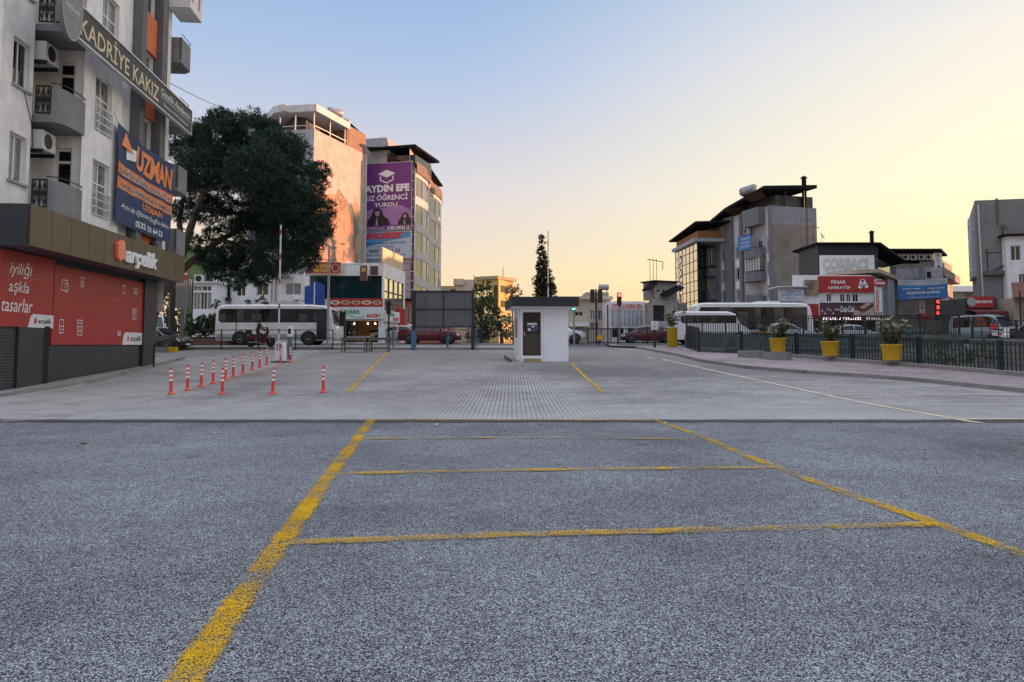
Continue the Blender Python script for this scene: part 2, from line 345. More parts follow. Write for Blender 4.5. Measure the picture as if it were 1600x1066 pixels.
def drape(bm, dz):
    for y in (20, 57):
        bmesh.ops.bisect_plane(bm, geom=bm.verts[:] + bm.edges[:] + bm.faces[:], plane_co=(0, y, 0), plane_no=(0, 1, 0))
    bmesh.ops.triangulate(bm, faces=bm.faces[:])
    for v in bm.verts: v.co.z = gz(v.co.y) + dz
def sheet(name, loops, dz, mat, label=None):
    bm = bmesh.new()
    if len(loops) == 1:
        bm.faces.new([bm.verts.new((p[0], p[1], 0)) for p in loops[0]]); bmesh.ops.triangulate(bm, faces=bm.faces[:])
    else:
        es = []
        for lp in loops:
            vs = [bm.verts.new((p[0], p[1], 0)) for p in lp]; es += [bm.edges.new((vs[i], vs[(i + 1) % len(vs)])) for i in range(len(vs))]
        bmesh.ops.triangle_fill(bm, edges=es, use_beauty=True, use_dissolve=False, normal=(0, 0, 1))
    drape(bm, dz); bmesh.ops.recalc_face_normals(bm, faces=bm.faces[:])
    if bm.faces[0].normal.z < 0: bmesh.ops.reverse_faces(bm, faces=bm.faces[:])
    me = bpy.data.meshes.new(name); bm.to_mesh(me); bm.free(); me.materials.append(mat)
    o = bpy.data.objects.new(name, me); C.objects.link(o); o['kind'] = 'structure'
    if label: o['label'] = label
    return o
# inner edge (fence line) and kerb of the pavement on the right, read off the photograph
FEN = [G(*p) for p in ((1052, 541), (1093, 553.5), (1160, 556.5), (1247, 562), (1335, 570), (1440, 578.5), (1568, 590), (1640, 597))]
KER = [G(*p) for p in ((945, 539.5), (1000, 545), (1060, 556), (1100, 566), (1170, 576.5), (1260, 584), (1350, 590), (1450, 598), (1560, 609.5), (1640, 618))]
def ext(L, y):
    d = (L[-1] - L[-2]); L.append(L[-1] + d * ((y - L[-1].y) / d.y))
ext(FEN, 16.5); ext(KER, 14.35)
PIT = [(FEN[1].x + .5, FEN[1].y + .9)] + [(p.x + .35, p.y + .5) for p in FEN[2:]] + [(FEN[-1].x + 9, FEN[-1].y + 1), (46, 49.2), (FEN[1].x + .5, 49.2)]
WP = PIT
sheet('ground', [[(-400, -30), (400, -30), (400, 700), (-400, 700)], PIT], 0, city_ground)
sheet('parking_asphalt', [[(-60, -20), (60, -20), (60, 13.95), (-60, 13.95)]], .004, asphalt)
jx = [-24 + .24 * i for i in range(200)]
sheet('asphalt_joint', [[(-60, 13.9), (-24.1, 13.9)] + [(x, 13.90 + random.uniform(-.07, .05)) for x in jx] + [(24.1, 13.9), (60, 13.9), (60, 14.33), (24.1, 14.33)] + [(x, 14.33 + random.uniform(-.03, .05)) for x in jx[::-1]] + [(-24.1, 14.33), (-60, 14.33)]], .011, dark_joint)
kx = [(p.x, p.y) for p in KER]
sheet('paved_ground', [[(-60, 14.3)] + [(kx[-1][0], 14.3)] + kx[::-1] + [(kx[0][0], 46.2), (-40, 46.2), (-40, 14.3)]], .008, pavers)
sheet('road', [[(-90, 50.2), (60, 50.2), (60, 66), (-90, 66)]], .004, road_asphalt)
# raised pavements with kerbs
def raised(name, pts, h, mat, kmat, kerb_edges):
    o = sheet(name, [pts], h, mat)
    mb = MB()
    for i in kerb_edges:
        a = Vector(pts[i] + (0,)); b = Vector(pts[(i + 1) % len(pts)] + (0,)); L = (b - a).length; t = (b - a) / L; nn = Vector((t.y, -t.x, 0))
        k = max(1, int(L / .8)); st = L / k
        for j in range(k):
            p = a + t * (j * st + .008); q = a + t * ((j + 1) * st - .008)
            vs = []
            for zz in (-.1, h + .012):
                for r_, d in ((p, .13), (q, .13), (q, -.02), (p, -.02)):
                    vs.append(r_ + nn * d + Vector((0, 0, gz(r_.y) + zz)))
            mb.hexa(vs)
    kk = mb.build(name.replace('pavement', 'kerb') if 'pavement' in name else 'kerb', kmat); kk['kind'] = 'structure'
    return o
fx = [(p.x, p.y) for p in FEN]
rp = kx + fx[::-1] + [(kx[0][0] + 1, 50)]
raised('pink_pavement', kx + [(fx[-1][0] + .5, fx[-1][1] + .4)] + fx[::-1][1:] + [(FEN[0].x, 49.5), (KER[0].x, 49.5)], .12, pink_pavers, kerb_mat, range(len(kx) - 1))
raised('roadside_pavement', [(-30, 46.3), (KER[0].x - 4, 46.3), (KER[0].x - 4, 49.9), (-30, 49.9)], .13, pavers_side, kerb_mat, [0, 2])
LE = [G(*p) for p in ((0, 620), (60, 611), (150, 597), (236, 573.5), (285, 561))]
LE = [LE[0] + (LE[0] - LE[1]).normalized() * 9] + LE
raised('shopfront_pavement', [(p.x, p.y) for p in LE] + [(LE[-1].x - 8, LE[-1].y), (LE[0].x - 8, LE[0].y)], .09, conc_ground, kerb_mat, range(len(LE) - 1))
# concrete lane left of the bollards
BL = [G(*p) for p in ((262, 618), (453, 566))]
sheet('concrete_lane', [[(LE[0].x, 14.4), (BL[0].x + .6, 14.4), (BL[0].x, BL[0].y), (BL[1].x, BL[1].y), (BL[1].x - 1.5, 46), (LE[-1].x, 46), (LE[-1].x, LE[-1].y)] + [(p.x, p.y) for p in LE[::-1][1:]]], .011, conc_ground)
# canal behind the fence
mb = MB(); n = len(PIT)
for i in range(n):
    a, b = PIT[i], PIT[(i + 1) % n]
    m = max(1, int(math.hypot(b[0] - a[0], b[1] - a[1]) / 4))
    for j in range(m):
        p = [a[k] + (b[k] - a[k]) * j / m for k in (0, 1)]; q = [a[k] + (b[k] - a[k]) * (j + 1) / m for k in (0, 1)]
        mb.quad((*p, -2.6), (*q, -2.6), (*q, gz(q[1])), (*p, gz(p[1])))
tag(mb.build('canal_walls', canal_mat), None, None, kind='structure')
mb = MB(); mb.quad(*[(p[0], p[1], -2.5) for p in PIT]); tag(mb.build('canal_bed', canal_mat), None, None, kind='structure')

# worn road paint
def paint_mat(name, col, wear, edge=.2, sc=80, patch=1.9):
    m, n, l, b = nodes(name); tc = N(n, 'TexCoord'); co = tc.outputs['Object']
    sep = N(n, 'SeparateXYZ'); l.new(tc.outputs['UV'], sep.inputs[0])
    e = N(n, 'Math', operation='PINGPONG'); l.new(sep.outputs[1], e.inputs[0]); e.inputs[1].default_value = .5
    ed = mapr(n, l, e.outputs[0], 0, edge, -.16, .0)
    a = N(n, 'Math', operation='ADD'); l.new(noise(n, l, co, sc, 2, .8), a.inputs[0]); l.new(ed, a.inputs[1])
    big = mapr(n, l, noise(n, l, co, patch, 4, .6), .3, .7, -.10, .12)
    a2 = N(n, 'Math', operation='ADD'); l.new(a.outputs[0], a2.inputs[0]); l.new(big, a2.inputs[1])
    k = mapr(n, l, a2.outputs[0], wear - .02, wear + .025, 0, 1)
    tint = mapr(n, l, noise(n, l, co, 25, 4), .3, .7, .72, 1.2)
    vm = N(n, 'VectorMath', operation='SCALE'); vm.inputs[0].default_value = col; l.new(tint, vm.inputs['Scale']); l.new(vm.outputs[0], b.inputs['Base Color']); b.inputs['Roughness'].default_value = .85; b.inputs['Specular IOR Level'].default_value = .1
    tr = N(n, 'BsdfTransparent'); mx = N(n, 'MixShader'); l.new(k, mx.inputs[0]); l.new(tr.outputs[0], mx.inputs[1]); l.new(b.outputs[0], mx.inputs[2])
    l.new(mx.outputs[0], n['Material Output'].inputs[0]); return m
yel_hi = paint_mat('worn_yellow_paint', (.64, .36, .012), .49); yel_mid = paint_mat('faded_yellow_paint', (.60, .36, .025), .525); yel_lo = paint_mat('ghost_yellow_paint', (.42, .29, .08), .545)
yel_pav = paint_mat('lane_yellow_paint', (.60, .36, .06), .44, .2, 18); cream_line = paint_mat('cream_line_paint', (.72, .64, .45), .38, .2, 14)
def ribbon(name, pts, wd, mat, dz=.014, label=None):
    pts = [Vector((p.x, p.y, 0)) for p in pts]; rs = [pts[0]]
    for a, b in zip(pts, pts[1:]):
        k = max(1, int((b - a).length / .5))
        if len(rs) < 1e5: rs += [a + (b - a) * (j + 1) / k for j in range(k)]
    mb = MB(); acc = 0; Ls = []
    for i, p in enumerate(rs):
        t = (rs[min(i + 1, len(rs) - 1)] - rs[max(i - 1, 0)]).normalized(); nn = Vector((-t.y, t.x, 0)) * wd / 2
        Ls.append((p - nn, p + nn))
    for i in range(len(rs) - 1):
        a, b = Ls[i], Ls[i + 1]
        q = [Vector((v.x, v.y, gz(v.y) + dz)) for v in (a[0], b[0], b[1], a[1])]
        mb.uv[len(mb.f)] = [(acc, 0), (acc + .5, 0), (acc + .5, 1), (acc, 1)]; acc += .5; mb.quad(*q)
    o = mb.build(name, mat); o['kind'] = 'structure'
    if label: o['label'] = label
    return o
GP = lambda *ps: [G(*p) for p in ps]
ribbon('parking_line', GP((581, 655.5), (500, 765), (445, 842), (385, 925), (288, 1066), (200, 1200)), .215, yel_hi, .014)
ribbon('parking_line', GP((1018, 655), (1100, 685), (1200, 727), (1330, 775), (1460, 819), (1600, 869), (1750, 920)), .20, yel_mid, .015)
ribbon('parking_line', GP((583, 656.3), (1018, 657.6)), .15, paint_mat('seam_yellow_paint', (.50, .34, .08), .46, .2, 18), .017)
ribbon('parking_line', GP((572, 687), (830, 685), (1090, 688)), .22, yel_lo, .018)
ribbon('parking_line', GP((528, 742), (830, 736), (1210, 732)), .21, yel_mid, .019)
ribbon('parking_line', GP((452, 851), (800, 838), (1180, 829), (1462, 822)), .20, yel_mid, .020)
ribbon('lane_line', GP((606, 551), (545, 613)), .16, yel_pav, .016)
ribbon('lane_line', GP((893, 568), (915, 590), (942, 614)), .16, yel_pav, .016)
ribbon('lane_line', GP((878, 583), (906, 599)), .12, yel_lo, .016)
ribbon('lane_line', GP((262, 619), (352, 597.5), (455, 566), (500, 553)), .07, yel_pav, .018)
ribbon('parking_line', GP((1008, 558), (1022, 560.5)), .12, cream_line, .016)
ribbon('parking_line', GP((1035, 562), (1157, 589), (1289, 617.5), (1375, 635), (1500, 657), (1535, 662.5)), .13, cream_line, .016)
for i, p in enumerate((((1157, 589), (1312, 592)), ((1212, 602.5), (1470, 603.5)), ((1289, 617.5), (1640, 618)), ((1375, 634.5), (1640, 634)), ((1500, 656.5), (1640, 656)))):
    ribbon('bay_line', GP(*p), .09 if i < 4 else .13, cream_line, .017 + .001 * i)
ribbon('kerb_side_line', GP((95, 609), (180, 590), (240, 573), (284, 562)), .07, cream_line, .02)
mb = MB()
for x, y, s in ((520, 0, .1),):
    pass

# ------------------------------------------------------------------ building helpers
def window(fr, h, parent, d=-.12, mull=1, g=None, fm=None, trans=0, name='window', fw=.055):
    u0, u1, z0, z1 = h; g = g or random.choice([glass, glass, glass_cur]); fm = fm or white_plastic
    m = MB()
    for a in ((u0, u0 + fw, z0, z1), (u1 - fw, u1, z0, z1), (u0 + fw, u1 - fw, z0, z0 + fw), (u0 + fw, u1 - fw, z1 - fw, z1)): m.fb(fr, *a, d - .05, d)
    for i in range(mull):
        c = u0 + (u1 - u0) * (i + 1) / (mull + 1); m.fb(fr, c - fw / 2, c + fw / 2, z0 + fw, z1 - fw, d - .05, d - .003)
    if trans: zt = z1 - trans; m.fb(fr, u0 + fw, u1 - fw, zt - fw / 2, zt + fw / 2, d - .05, d - .006)
    w_ = m.build(name, fm, parent)
    p = MB(); p.fb(fr, u0 + .01, u1 - .01, z0 + .01, z1 - .01, d - .045, d - .03); p.build('pane', g, w_)
    return w_
def sill(fr, h, parent, mat=None, d=.08):
    m = MB(); m.fb(fr, h[0] - .06, h[1] + .06, h[2] - .07, h[2] - .003, -.1, d); return m.build('sill', mat or wall_grey, parent)
def ac_unit(fr, u, z, parent=None, wd=.85, ht=.6, dp=.32, label=None, d0=.06):
    m = MB(); m.fb(fr, u, u + wd, z, z + ht, d0, d0 + dp); o = m.build('air_conditioner', ac_white, parent, bevel=.015)
    r = ht * .40; m = MB(); c = fr.P(u + wd * .42, z + ht / 2, d0 + dp)
    f2 = [(r * math.cos(a), r * math.sin(a)) for a in [2 * math.pi * i / 14 for i in range(14)]]
    m.poly(fr, [(u + wd * .42 + x, z + ht / 2 + y) for x, y in f2], d0 + dp - .02, d0 + dp + .006); m.build('fan_grille', black, o)
    m = MB(); m.fb(fr, u + .05, u + .1, z - .12, z - .002, 0, d0 + dp); m.fb(fr, u + wd - .1, u + wd - .05, z - .12, z - .002, 0, d0 + dp); m.build('bracket', black, o)
    if label: o['label'] = label
    return o
def dish(c, parent=None, r=.45, ang=0, name='satellite_dish', tilt=.5):
    mb = MB(); prof = [(r * t, r * .32 * t * t) for t in (.02, .3, .6, .85, 1)]
    M = Matrix.Rotation(ang, 3, 'Z') @ Matrix.Rotation(R(90) - tilt, 3, 'X'); n0 = len(mb.v); mb.lathe(prof, n=18)
    mb.v = [M @ v + Vector(c) for v in mb.v]
    mb.tube(Vector(c), Vector(c) + M @ Vector((0, 0, r * .9)), .015); mb.tube(Vector(c) - Vector((0, 0, .6)), Vector(c), .025)
    return mb.build(name, ac_white, parent)
def railing(mb, fr, u0, u1, z0, z1, d=0, step=.12, r=.012, rails=(0, 1)):
    for t in rails: mb.fb(fr, u0, u1, z0 + (z1 - z0) * t - .02, z0 + (z1 - z0) * t + .02, d - .02, d + .02)
    k = max(1, int(abs(u1 - u0) / step))
    for i in range(k + 1):
        u = u0 + (u1 - u0) * i / k; mb.fb(fr, u - r, u + r, z0, z1, d - r, d + r)

def let(fr, t, u0, u1, z0, z1, mat, parent, d=.01, name='lettering', **k):
    return MB().text(fr, t, u0, u1, z0, z1, d, **k).build(name, mat, parent)
# ------------------------------------------------------------------ the apartment house on the left
FU, F0, FR, FS, FF, FK = line(-11.6), line(-12.39), line(-13.2), line(-12.13), line(-11.1), line(-10.9)
UB = FU.hit(133, 80)[0]; UE = FU.hit(273, 200)[0]; US = 20.55; UT = FS.hit(236, 560)[0]; ZT = 20.5
A = thing('apartment_building', 'tall grey and white corner apartment block with curved balconies above a red and bronze shop', 'building', (FU.P(26, 0).x - 4, 26, .4))
UN = FU.hit(91, 150)[0]; NS = Fr(FR.P(UB, 0), FU.n); NS.L = 1.6 + .0
h0 = F0.rect(22, 62, 45.5, 140)
F0H = [(h0[0], h0[1], z, z + 1.42) for z in (6.38, 9.22, 12.1, 15.0)]
bw = FU.rect(150.5, 116, 173.5, 206); BWH = [(bw[0], bw[1], 5.95, 7.87), (bw[0], bw[1], 8.88, 10.84), (bw[0] + .3, bw[1] + .35, 12.35, 13.9), (bw[0], bw[1], 15.2, 16.9)]
ou = (FU.hit(226, 60)[0], FU.hit(249.5, 60)[0]); OWH = [(ou[0], ou[1], a, b) for a, b in ((6.35, 7.8), (9.25, 10.75), (12.1, 13.46), (15.05, 16.6))]
du = (NS.hit(89, 130)[0], NS.hit(117, 130)[0]); DH = [(du[0], du[1], z, z + 2.3) for z in (5.72, 8.62, 11.5, 14.4)]
uW = FU.hit(191, 150)[0]
m = MB(); m.wall(F0, US, UN, 5.3, ZT, F0H); m.wall(FR, UN, UB, 5.3, ZT); m.quad(F0.P(UN, 5.3), FR.P(UN, 5.3), FR.P(UN, ZT), F0.P(UN, ZT))
m.wall(NS, 0, 1.6, 5.3, ZT, DH)
m.wall(FU, UB, uW, 5.3, ZT, BWH)
s_ = FU.side(uW); m.quad(FU.P(uW, 5.3), FU.P(uW, 5.3, -.25), FU.P(uW, ZT, -.25), FU.P(uW, ZT))
m.wall(FU, uW, UE, 5.3, ZT, OWH, d=-.25)
b1 = FU.P(UE, 0, -.25); b2 = FR.P(UE, 0); b3 = FR.P(UE + 1.8, 0); b4 = FR.P(UE + 1.8, 0, -9); b5 = FR.P(US, 0, -9); b6 = F0.P(US, 0)
for a, b in ((b1, b2), (b2, b3), (b3, b4), (b4, b5), (b5, b6)): m.quad((a.x, a.y, 3), (b.x, b.y, 3), (b.x, b.y, ZT), (a.x, a.y, ZT))
m.quad(*[(p.x, p.y, ZT) for p in (b6, b5, b4, b3, b2, b1, FU.P(UB, 0), FR.P(UB, 0), FR.P(UN, 0), F0.P(UN, 0))][::-1])
m.build('upper_wall', wall_white, A)
m = MB()
for h in F0H: window(F0, h, A)
for i, h in enumerate(BWH):
    window(FU, h, A, trans=.75)
    if i < 2 or i == 3:
        m = MB(); railing(m, FU, h[0], h[1], h[2] + .05, h[2] + .85, .03, .16, .008, (0, .33, .66, 1)); m.build('window_guard', alu, A)
for h in OWH: window(FU, h, A, d=-.34)
for h in F0H: sill(F0, h, A)
for h in DH:
    window(NS, h, A, name='balcony_door', mull=0, trans=.45, fw=.09)
# dark pilasters and orange panels
for xx in ((217.5, 225), (250, 258.5)):
    m = MB(); a, b = FU.hit(xx[0], 60)[0], FU.hit(xx[1], 60)[0]; m.fb(FU, a, b, 5.35, ZT + .1, -.248, .12); m.build('pilaster', dark_grey, A)
for a, b in ((4.9, 6.35), (7.8, 9.25), (10.75, 12.1), (13.46, 15.05), (16.6, 18.2)):
    m = MB(); m.fb(FU, ou[0] + .01, ou[1] - .01, a + .02, b - .02, -.24, -.10); m.build('orange_panel', orange, A)
# balconies
balc_grey = W('balcony_grey', (.22, .215, .22))
def curved_parapet(fr, pl, z0, z1, t=.1):
    m = MB()
    for a, b in zip(pl, pl[1:]):
        pa, pb = Vector((a[0], a[1])), Vector((b[0], b[1])); nn = (pb - pa).normalized(); nn = Vector((nn.y, -nn.x)) * t
        m.hexa([fr.P(a[0], z0, a[1]), fr.P(b[0], z0, b[1]), fr.P(b[0] + nn.x, z0, b[1] + nn.y), fr.P(a[0] + nn.x, z0, a[1] + nn.y),
                fr.P(a[0], z1, a[1]), fr.P(b[0], z1, b[1]), fr.P(b[0] + nn.x, z1, b[1] + nn.y), fr.P(a[0] + nn.x, z1, a[1] + nn.y)])
    return m
for z in (5.50, 8.42, 11.3, 14.2):
    u0 = UN; u1 = UB - .02; D = 1.62
    pl = [(u0, D - .35), (u0 + .06, D - .16), (u0 + .2, D - .05), (u0 + .45, D), (u0 + 1.1, D + .03), (u1, D - .02)]
    m = MB(); pts = [(u1, .02), (u0, .02)] + pl
    P = [FR.P(a, z, b) for a, b in pts]; Q = [p + Vector((0, 0, .2)) for p in P]; k = len(P)
    m.raw(P + Q, [tuple(range(k)), tuple(range(k, 2 * k))[::-1]] + [(i, k + i, k + (i + 1) % k, (i + 1) % k) for i in range(k)])
    sb = m.build('balcony_slab', balc_grey, A)
    curved_parapet(FR, pl, z + .2, z + 1.1).build('parapet', balc_grey, sb)
    nf = Fr(FR.P(u0, 0, .82), FU.n); m = MB(); L = D - .33 - .82
    railing(m, nf, .05, L, z + .28, z + 1.12, 0, L / 3.001, .018)
    for i in range(3):
        c = .05 + (L - .05) * (i + .5) / 3
        for s in (-1, 1):
            q = [(c + s * .06 * math.sin(t * math.pi), z + .33 + .74 * t) for t in [j / 8 for j in range(9)]]; m.path([nf.P(a, b, 0) for a, b in q], .013, 4)
            q = [(c + s * .035 * math.cos(t * 6.28), z + .70 + .10 * math.sin(t * 6.28)) for t in [j / 8 for j in range(9)]]; m.path([nf.P(a, b, 0) for a, b in q], .012, 4)
        m.fb(nf, c - .012, c + .012, z + .28, z + 1.12, -.012, .012)
    m.path([FR.P(a, z + 1.22, b) for a, b in pl], .018); m.build('iron_railing', black, sb)
for z in (5.55, 8.4, 11.3, 14.2):
    u0, u1 = UE + .02, UE + 1.5; D = 1.6 + .12
    pl = [(u0, D - .45), (u0, D), (u0 + 1.2, D), (u1, D - .3), (u1, .1)]
    m = MB(); pts = [(u1, .02), (u0, .02)] + pl[:-1]; P = [FR.P(a, z, b) for a, b in pts]; Q = [p + Vector((0, 0, .15)) for p in P]; k = len(P)
    m.raw(P + Q, [tuple(range(k)), tuple(range(k, 2 * k))[::-1]] + [(i, k + i, k + (i + 1) % k, (i + 1) % k) for i in range(k)]); sb = m.build('balcony_slab', balc_grey, A)
    curved_parapet(FR, [(u0, .05)] + pl[1:], z + .15, z + 1.15).build('parapet', balc_grey, sb)
    m = MB(); m.path([FR.P(a, z + 1.3, b) for a, b in pl[1:]], .018); m.build('iron_railing', black, sb)
u = F0.hit(58, 80)[0]
for z in (10.42, 7.62): ac_unit(FR, UN + .12, z, A, .82, .60, .42, d0=.62)
m = MB(); m.path([F0.P(h0[1] - .6, 9.6, .02), F0.P(h0[1] - .2, 9.0, .02), F0.P(h0[1] + .25, 8.2, .02), F0.P(h0[1] + .3, 7.6, .02)], .01, 4); m.build('cable', black, A); m = MB()
for a in (.05, .16): m.tube(FR.P(UB - .6 + a, 5.8, .03), FR.P(UB - .6 + a, 7.6, .03), .02, n=6)
m.tube(FR.P(UB - .6, 8.7, .03), FR.P(UB - .6, 10.4, .03), .02, n=6); m.build('cable', black, A)
m = MB(); m.fb(FU, uW + .1, uW + .16, 5.4, ZT, -.25, -.17); m.build('downpipe', steel, A)
# shop below: a body, posters, shutter
SH = UT
m = MB(); m.wall(FS, US, SH, .0, 4.4); p0, p1 = FS.P(US, 0), FS.P(SH, 0); q1, q0 = FS.P(SH, 0, -9), FS.P(US, 0, -9)
m.prism([(q0.x, q0.y), (p0.x, p0.y), (p1.x, p1.y), (q1.x, q1.y)], -.3, 4.4, skip=(1,)); sw = m.build('shop_wall', charcoal, A)
m = MB(); a = FS.hit(22, 560)[0]; b = FS.hit(63, 560)[0]; m.fb(FS, a, b, .1, 2.1, .0, .10); m.fb(FS, FS.hit(70, 590)[0], FS.hit(215, 560)[0], .1, 1.56, .0, .05); m.fb(FS, FS.hit(219, 500)[0], SH + .02, .1, 4.30, -.02, .16)
m.build('plinth', charcoal, A)
m = MB(); 
for px in (64.2, 68): u = FS.hit(px, 560)[0]; m.tube(FS.P(u, .25, .1), FS.P(u, 2.15, .1), .05)
m.build('downpipe', black, A)
m = MB(); u1 = FS.hit(20, 560)[0]; m.fb(FS, US - .2, u1, .15, 2.1, 0, .03)
for i in range(12):
    for j in range(22):
        cu, cz = US + .02 + (u1 - US) * (i + .5) / 12, .2 + 1.88 * (j + .5) / 22; r = .035
        m.raw([FS.P(cu - r, cz - r, .03), FS.P(cu + r, cz - r, .03), FS.P(cu + r, cz + r, .03), FS.P(cu - r, cz + r, .03), FS.P(cu, cz, .06)], [(0, 1, 4), (1, 2, 4), (2, 3, 4), (3, 0, 4)])
m.build('roller_shutter', mk('shutter_metal', (.09, .09, .095), rough=.35, metal=.6), A)
# fascia
UF0 = FF.hit(46, 350)[0]; UF1 = FF.hit(287, 430)[0]
m = MB(); m.fb(FF, UF0, UF1, 4.30, 5.42, -2.6, -.03); can = m.build('canopy', mk('canopy_soffit', (.045, .045, .05), rough=.5), A)
m = MB(); k = 11
for i in range(k):
    a = UF0 + (UF1 - UF0) * i / k; m.fb(FF, a + .012, UF0 + (UF1 - UF0) * (i + 1) / k - .012, 4.29, 5.44, -.03, .03)
m.build('bronze_fascia', gold, can)
m = MB(); nf = Fr(FF.P(UF0, 0, -2.6), FU.n)
for a, b in ((.0, 1.4), (1.42, 2.58)): m.fb(nf, a, b, 4.28, 5.43, 0.0, .04)
m.build('side_fascia', mk('navy_panel', (.014, .019, .028), rough=.4), can)
for px in (207, 243):
    u = FF.hit(px, 375)[0]; MB().fb(FF, u, u + .35, 5.42, 5.62, -.25, -.05).build('floodlight', black, can)
# shop name letters (raised)
u0, zt = FF.hit(192, 385); u1, zb = FF.hit(241, 430)
m = MB(); m.text(FF, "arçelik", u0, u1, 4.38, 5.12, .05, shear=.25, bold=.03, ext=.08); m.build('shop_lettering', lt_white, can)
def emblem(fr, u, z, s, d, ext, parent, mat=None, name='emblem'):
    m = MB(); m.poly(fr, [(u - .5 * s, z + .32 * s), (u + .15 * s, z + .62 * s), (u + .38 * s, z + .5 * s), (u + .5 * s, z - .28 * s), (u - .1 * s, z - .6 * s), (u - .42 * s, z - .42 * s)], d, d + ext)
    return m.build(name, mat or lt_red, parent)
ue = FF.hit(184, 400)[0]; emblem(FF, ue, 4.86, .62, .05, .09, can, mk('coral_letter', (.85, .25, .14), rough=.4))
emblem(FF, ue - .06, 4.86, .66, .03, .02, can, lt_red)
# posters
swirl = mk('poster_swirl', (.62, .12, .08), rough=.4)
def poster(hh, label):
    o = MB().fb(FS, *hh, .02, .09).build('poster', red_sign, A, label=label)
    m = MB(); u0, u1, z0, z1 = hh
    for k in range(5):
        cu, cz, rr = u0 + (u1 - u0) * (.25 + .4 * (k % 2)), z0 + (z1 - z0) * (.1 + .2 * k), (z1 - z0) * (.35 + .12 * k)
        pts = [(cu + rr * math.cos(t), cz + rr * .8 * math.sin(t)) for t in [k + i * .12 for i in range(13)]]
        pts = [p for p in pts if u0 + .05 < p[0] < u1 - .05 and z0 + .05 < p[1] < z1 - .05]
        m.stroke(FS, pts, .018, .093)
    m.build('swirl', swirl, o); return o
h1 = FS.rect(-30, 375, 78, 509); h1 = (US - .15, h1[1], 2.10, 4.26); p1 = poster(h1, 'red poster with three lines of white writing')
h2 = FS.rect(80, 414, 218, 541); h2 = (h2[0], h2[1], 1.58, 4.12); p2 = poster(h2, 'long red poster with white appliance outlines')
uu = lambda px, py=450: FS.hit(px, py)[0]
let(FS, "iyiliği", uu(9), uu(44), 3.50, 3.98, lt_white, p1, .096, shear=.2); let(FS, "aşkla", uu(8), uu(40), 3.00, 3.42, lt_white, p1, .096, shear=.2); let(FS, "tasarlar", uu(-2), uu(47), 2.52, 2.92, lt_white, p1, .096, shear=.2)
def tab(u0, u1, z0, z1, par):
    m = MB(); m.poly(FS, [(u0, z0), (u1, z0), (u1, z1), (u0 + .22, z1), (u0 + .1, z1 - .12)], .09, .097); t = m.build('logo_tab', white_sign, par)
    m = MB(); m.text(FS, "arçelik", u0 + (u1 - u0) * .38, u1 - .12, z0 + .09, z1 - .12, .101, shear=.2, bold=.02); m.build('lettering', lt_black, t); emblem(FS, u0 + (u1 - u0) * .27, (z0 + z1) / 2, .16, .098, .004, t)
tab(uu(41), h1[1], 2.10, 2.50, p1); tab(uu(190), h2[1], 1.58, 2.06, p2)
def icon(px, py, w_, h_, kind):
    u, z = FS.hit(px, py); D = .097; a = w_ / 2; b = h_ / 2; m = MB(); S = lambda pts: m.stroke(FS, [(u + x, z + y) for x, y in pts], .025, D)
    S([(-a, -b), (a, -b), (a, b), (-a, b), (-a, -b)])
    if kind == 0: S([(a * .2, -b * 1.2), (a * 1.4, -b * 1.2), (a * 1.4, b * .4), (a * .2, b * .4), (a * .2, -b * 1.2)])
    if kind == 1: S([(a * .6 * math.cos(t), a * .6 * math.sin(t) - b * .2) for t in [i * .7 for i in range(10)]]); S([(-a, b * .6), (a, b * .6)])
    if kind == 2: S([(-a * .6, b), (0, b * 1.5), (a * .6, b)])
    if kind == 3: S([(-a, 0), (a, 0)]); S([(-a * .5, -b * .5), (a * .5, -b * .5)])
    m.build('appliance_outline', lt_white, p2)
for q in ((96, 446, .34, .34, 0), (124, 441, .2, .32, 3), (91, 510, .26, .42, 3), (120, 512, .34, .5, 1), (190, 453, .26, .28, 2), (208, 455, .34, .22, 3), (206, 491, .36, .42, 1), (182, 521, .26, .16, 3)): icon(*q)
# the long fascia sign with the oval end
SK = FK; u0 = SK.hit(112, 10)[0]; u1 = SK.hit(299.3, 190)[0]
t = thing('signboard', 'long dark sign board with gold lettering and an oval end, slanting across the apartment house', 'sign', SK.P(u0, 11.4))
m = MB(); m.fb(SK, u0, u1, 10.88, 11.93, -.14, 0); m.build('board', mk('sign_taupe', (.095, .088, .085), rough=.7, spec=.2), t)
m = MB()
for a, b in ((10.85, 10.90), (11.91, 11.96)): m.fb(SK, u0, u1, a, b, -.15, .03)
m.fb(SK, u1 - .04, u1, 10.9, 11.91, -.15, .03); m.build('frame', alu, t)
uc = SK.hit(107, 20)[0]; rr = .78; zc = 11.55
m = MB(); el = [(uc + .64 * math.cos(a), zc + 1.02 * math.sin(a)) for a in [i * 2 * math.pi / 28 for i in range(28)]]; m.poly(SK, el, .0, .12); ov = m.build('oval_plate', mk('sign_dark', (.17, .17, .175), rough=.4), t)
m = MB(); el2 = [(uc + .60 * math.cos(a), zc + .98 * math.sin(a)) for a in [i * 2 * math.pi / 28 for i in range(29)]]; m.stroke(SK, el2, .04, .126); m.build('rim', lt_grey, ov)
let(SK, "KADRİYE KAKIZ", uc - .42, uc + .42, zc - .12, zc + .04, lt_white, ov, .127); let(SK, "Güzellik Akademisi", uc - .45, uc + .45, zc - .38, zc - .24, lt_grey, ov, .127); let(SK, "K", uc - .1, uc + .15, zc + .25, zc + .6, lt_grey, ov, .127)
m = MB(); m.text(SK, "KADRİYE KAKIZ", SK.hit(125, 40)[0], SK.hit(248, 140)[0], 11.05, 11.83, .012, bold=.012); m.build('lettering', lt_gold, t)
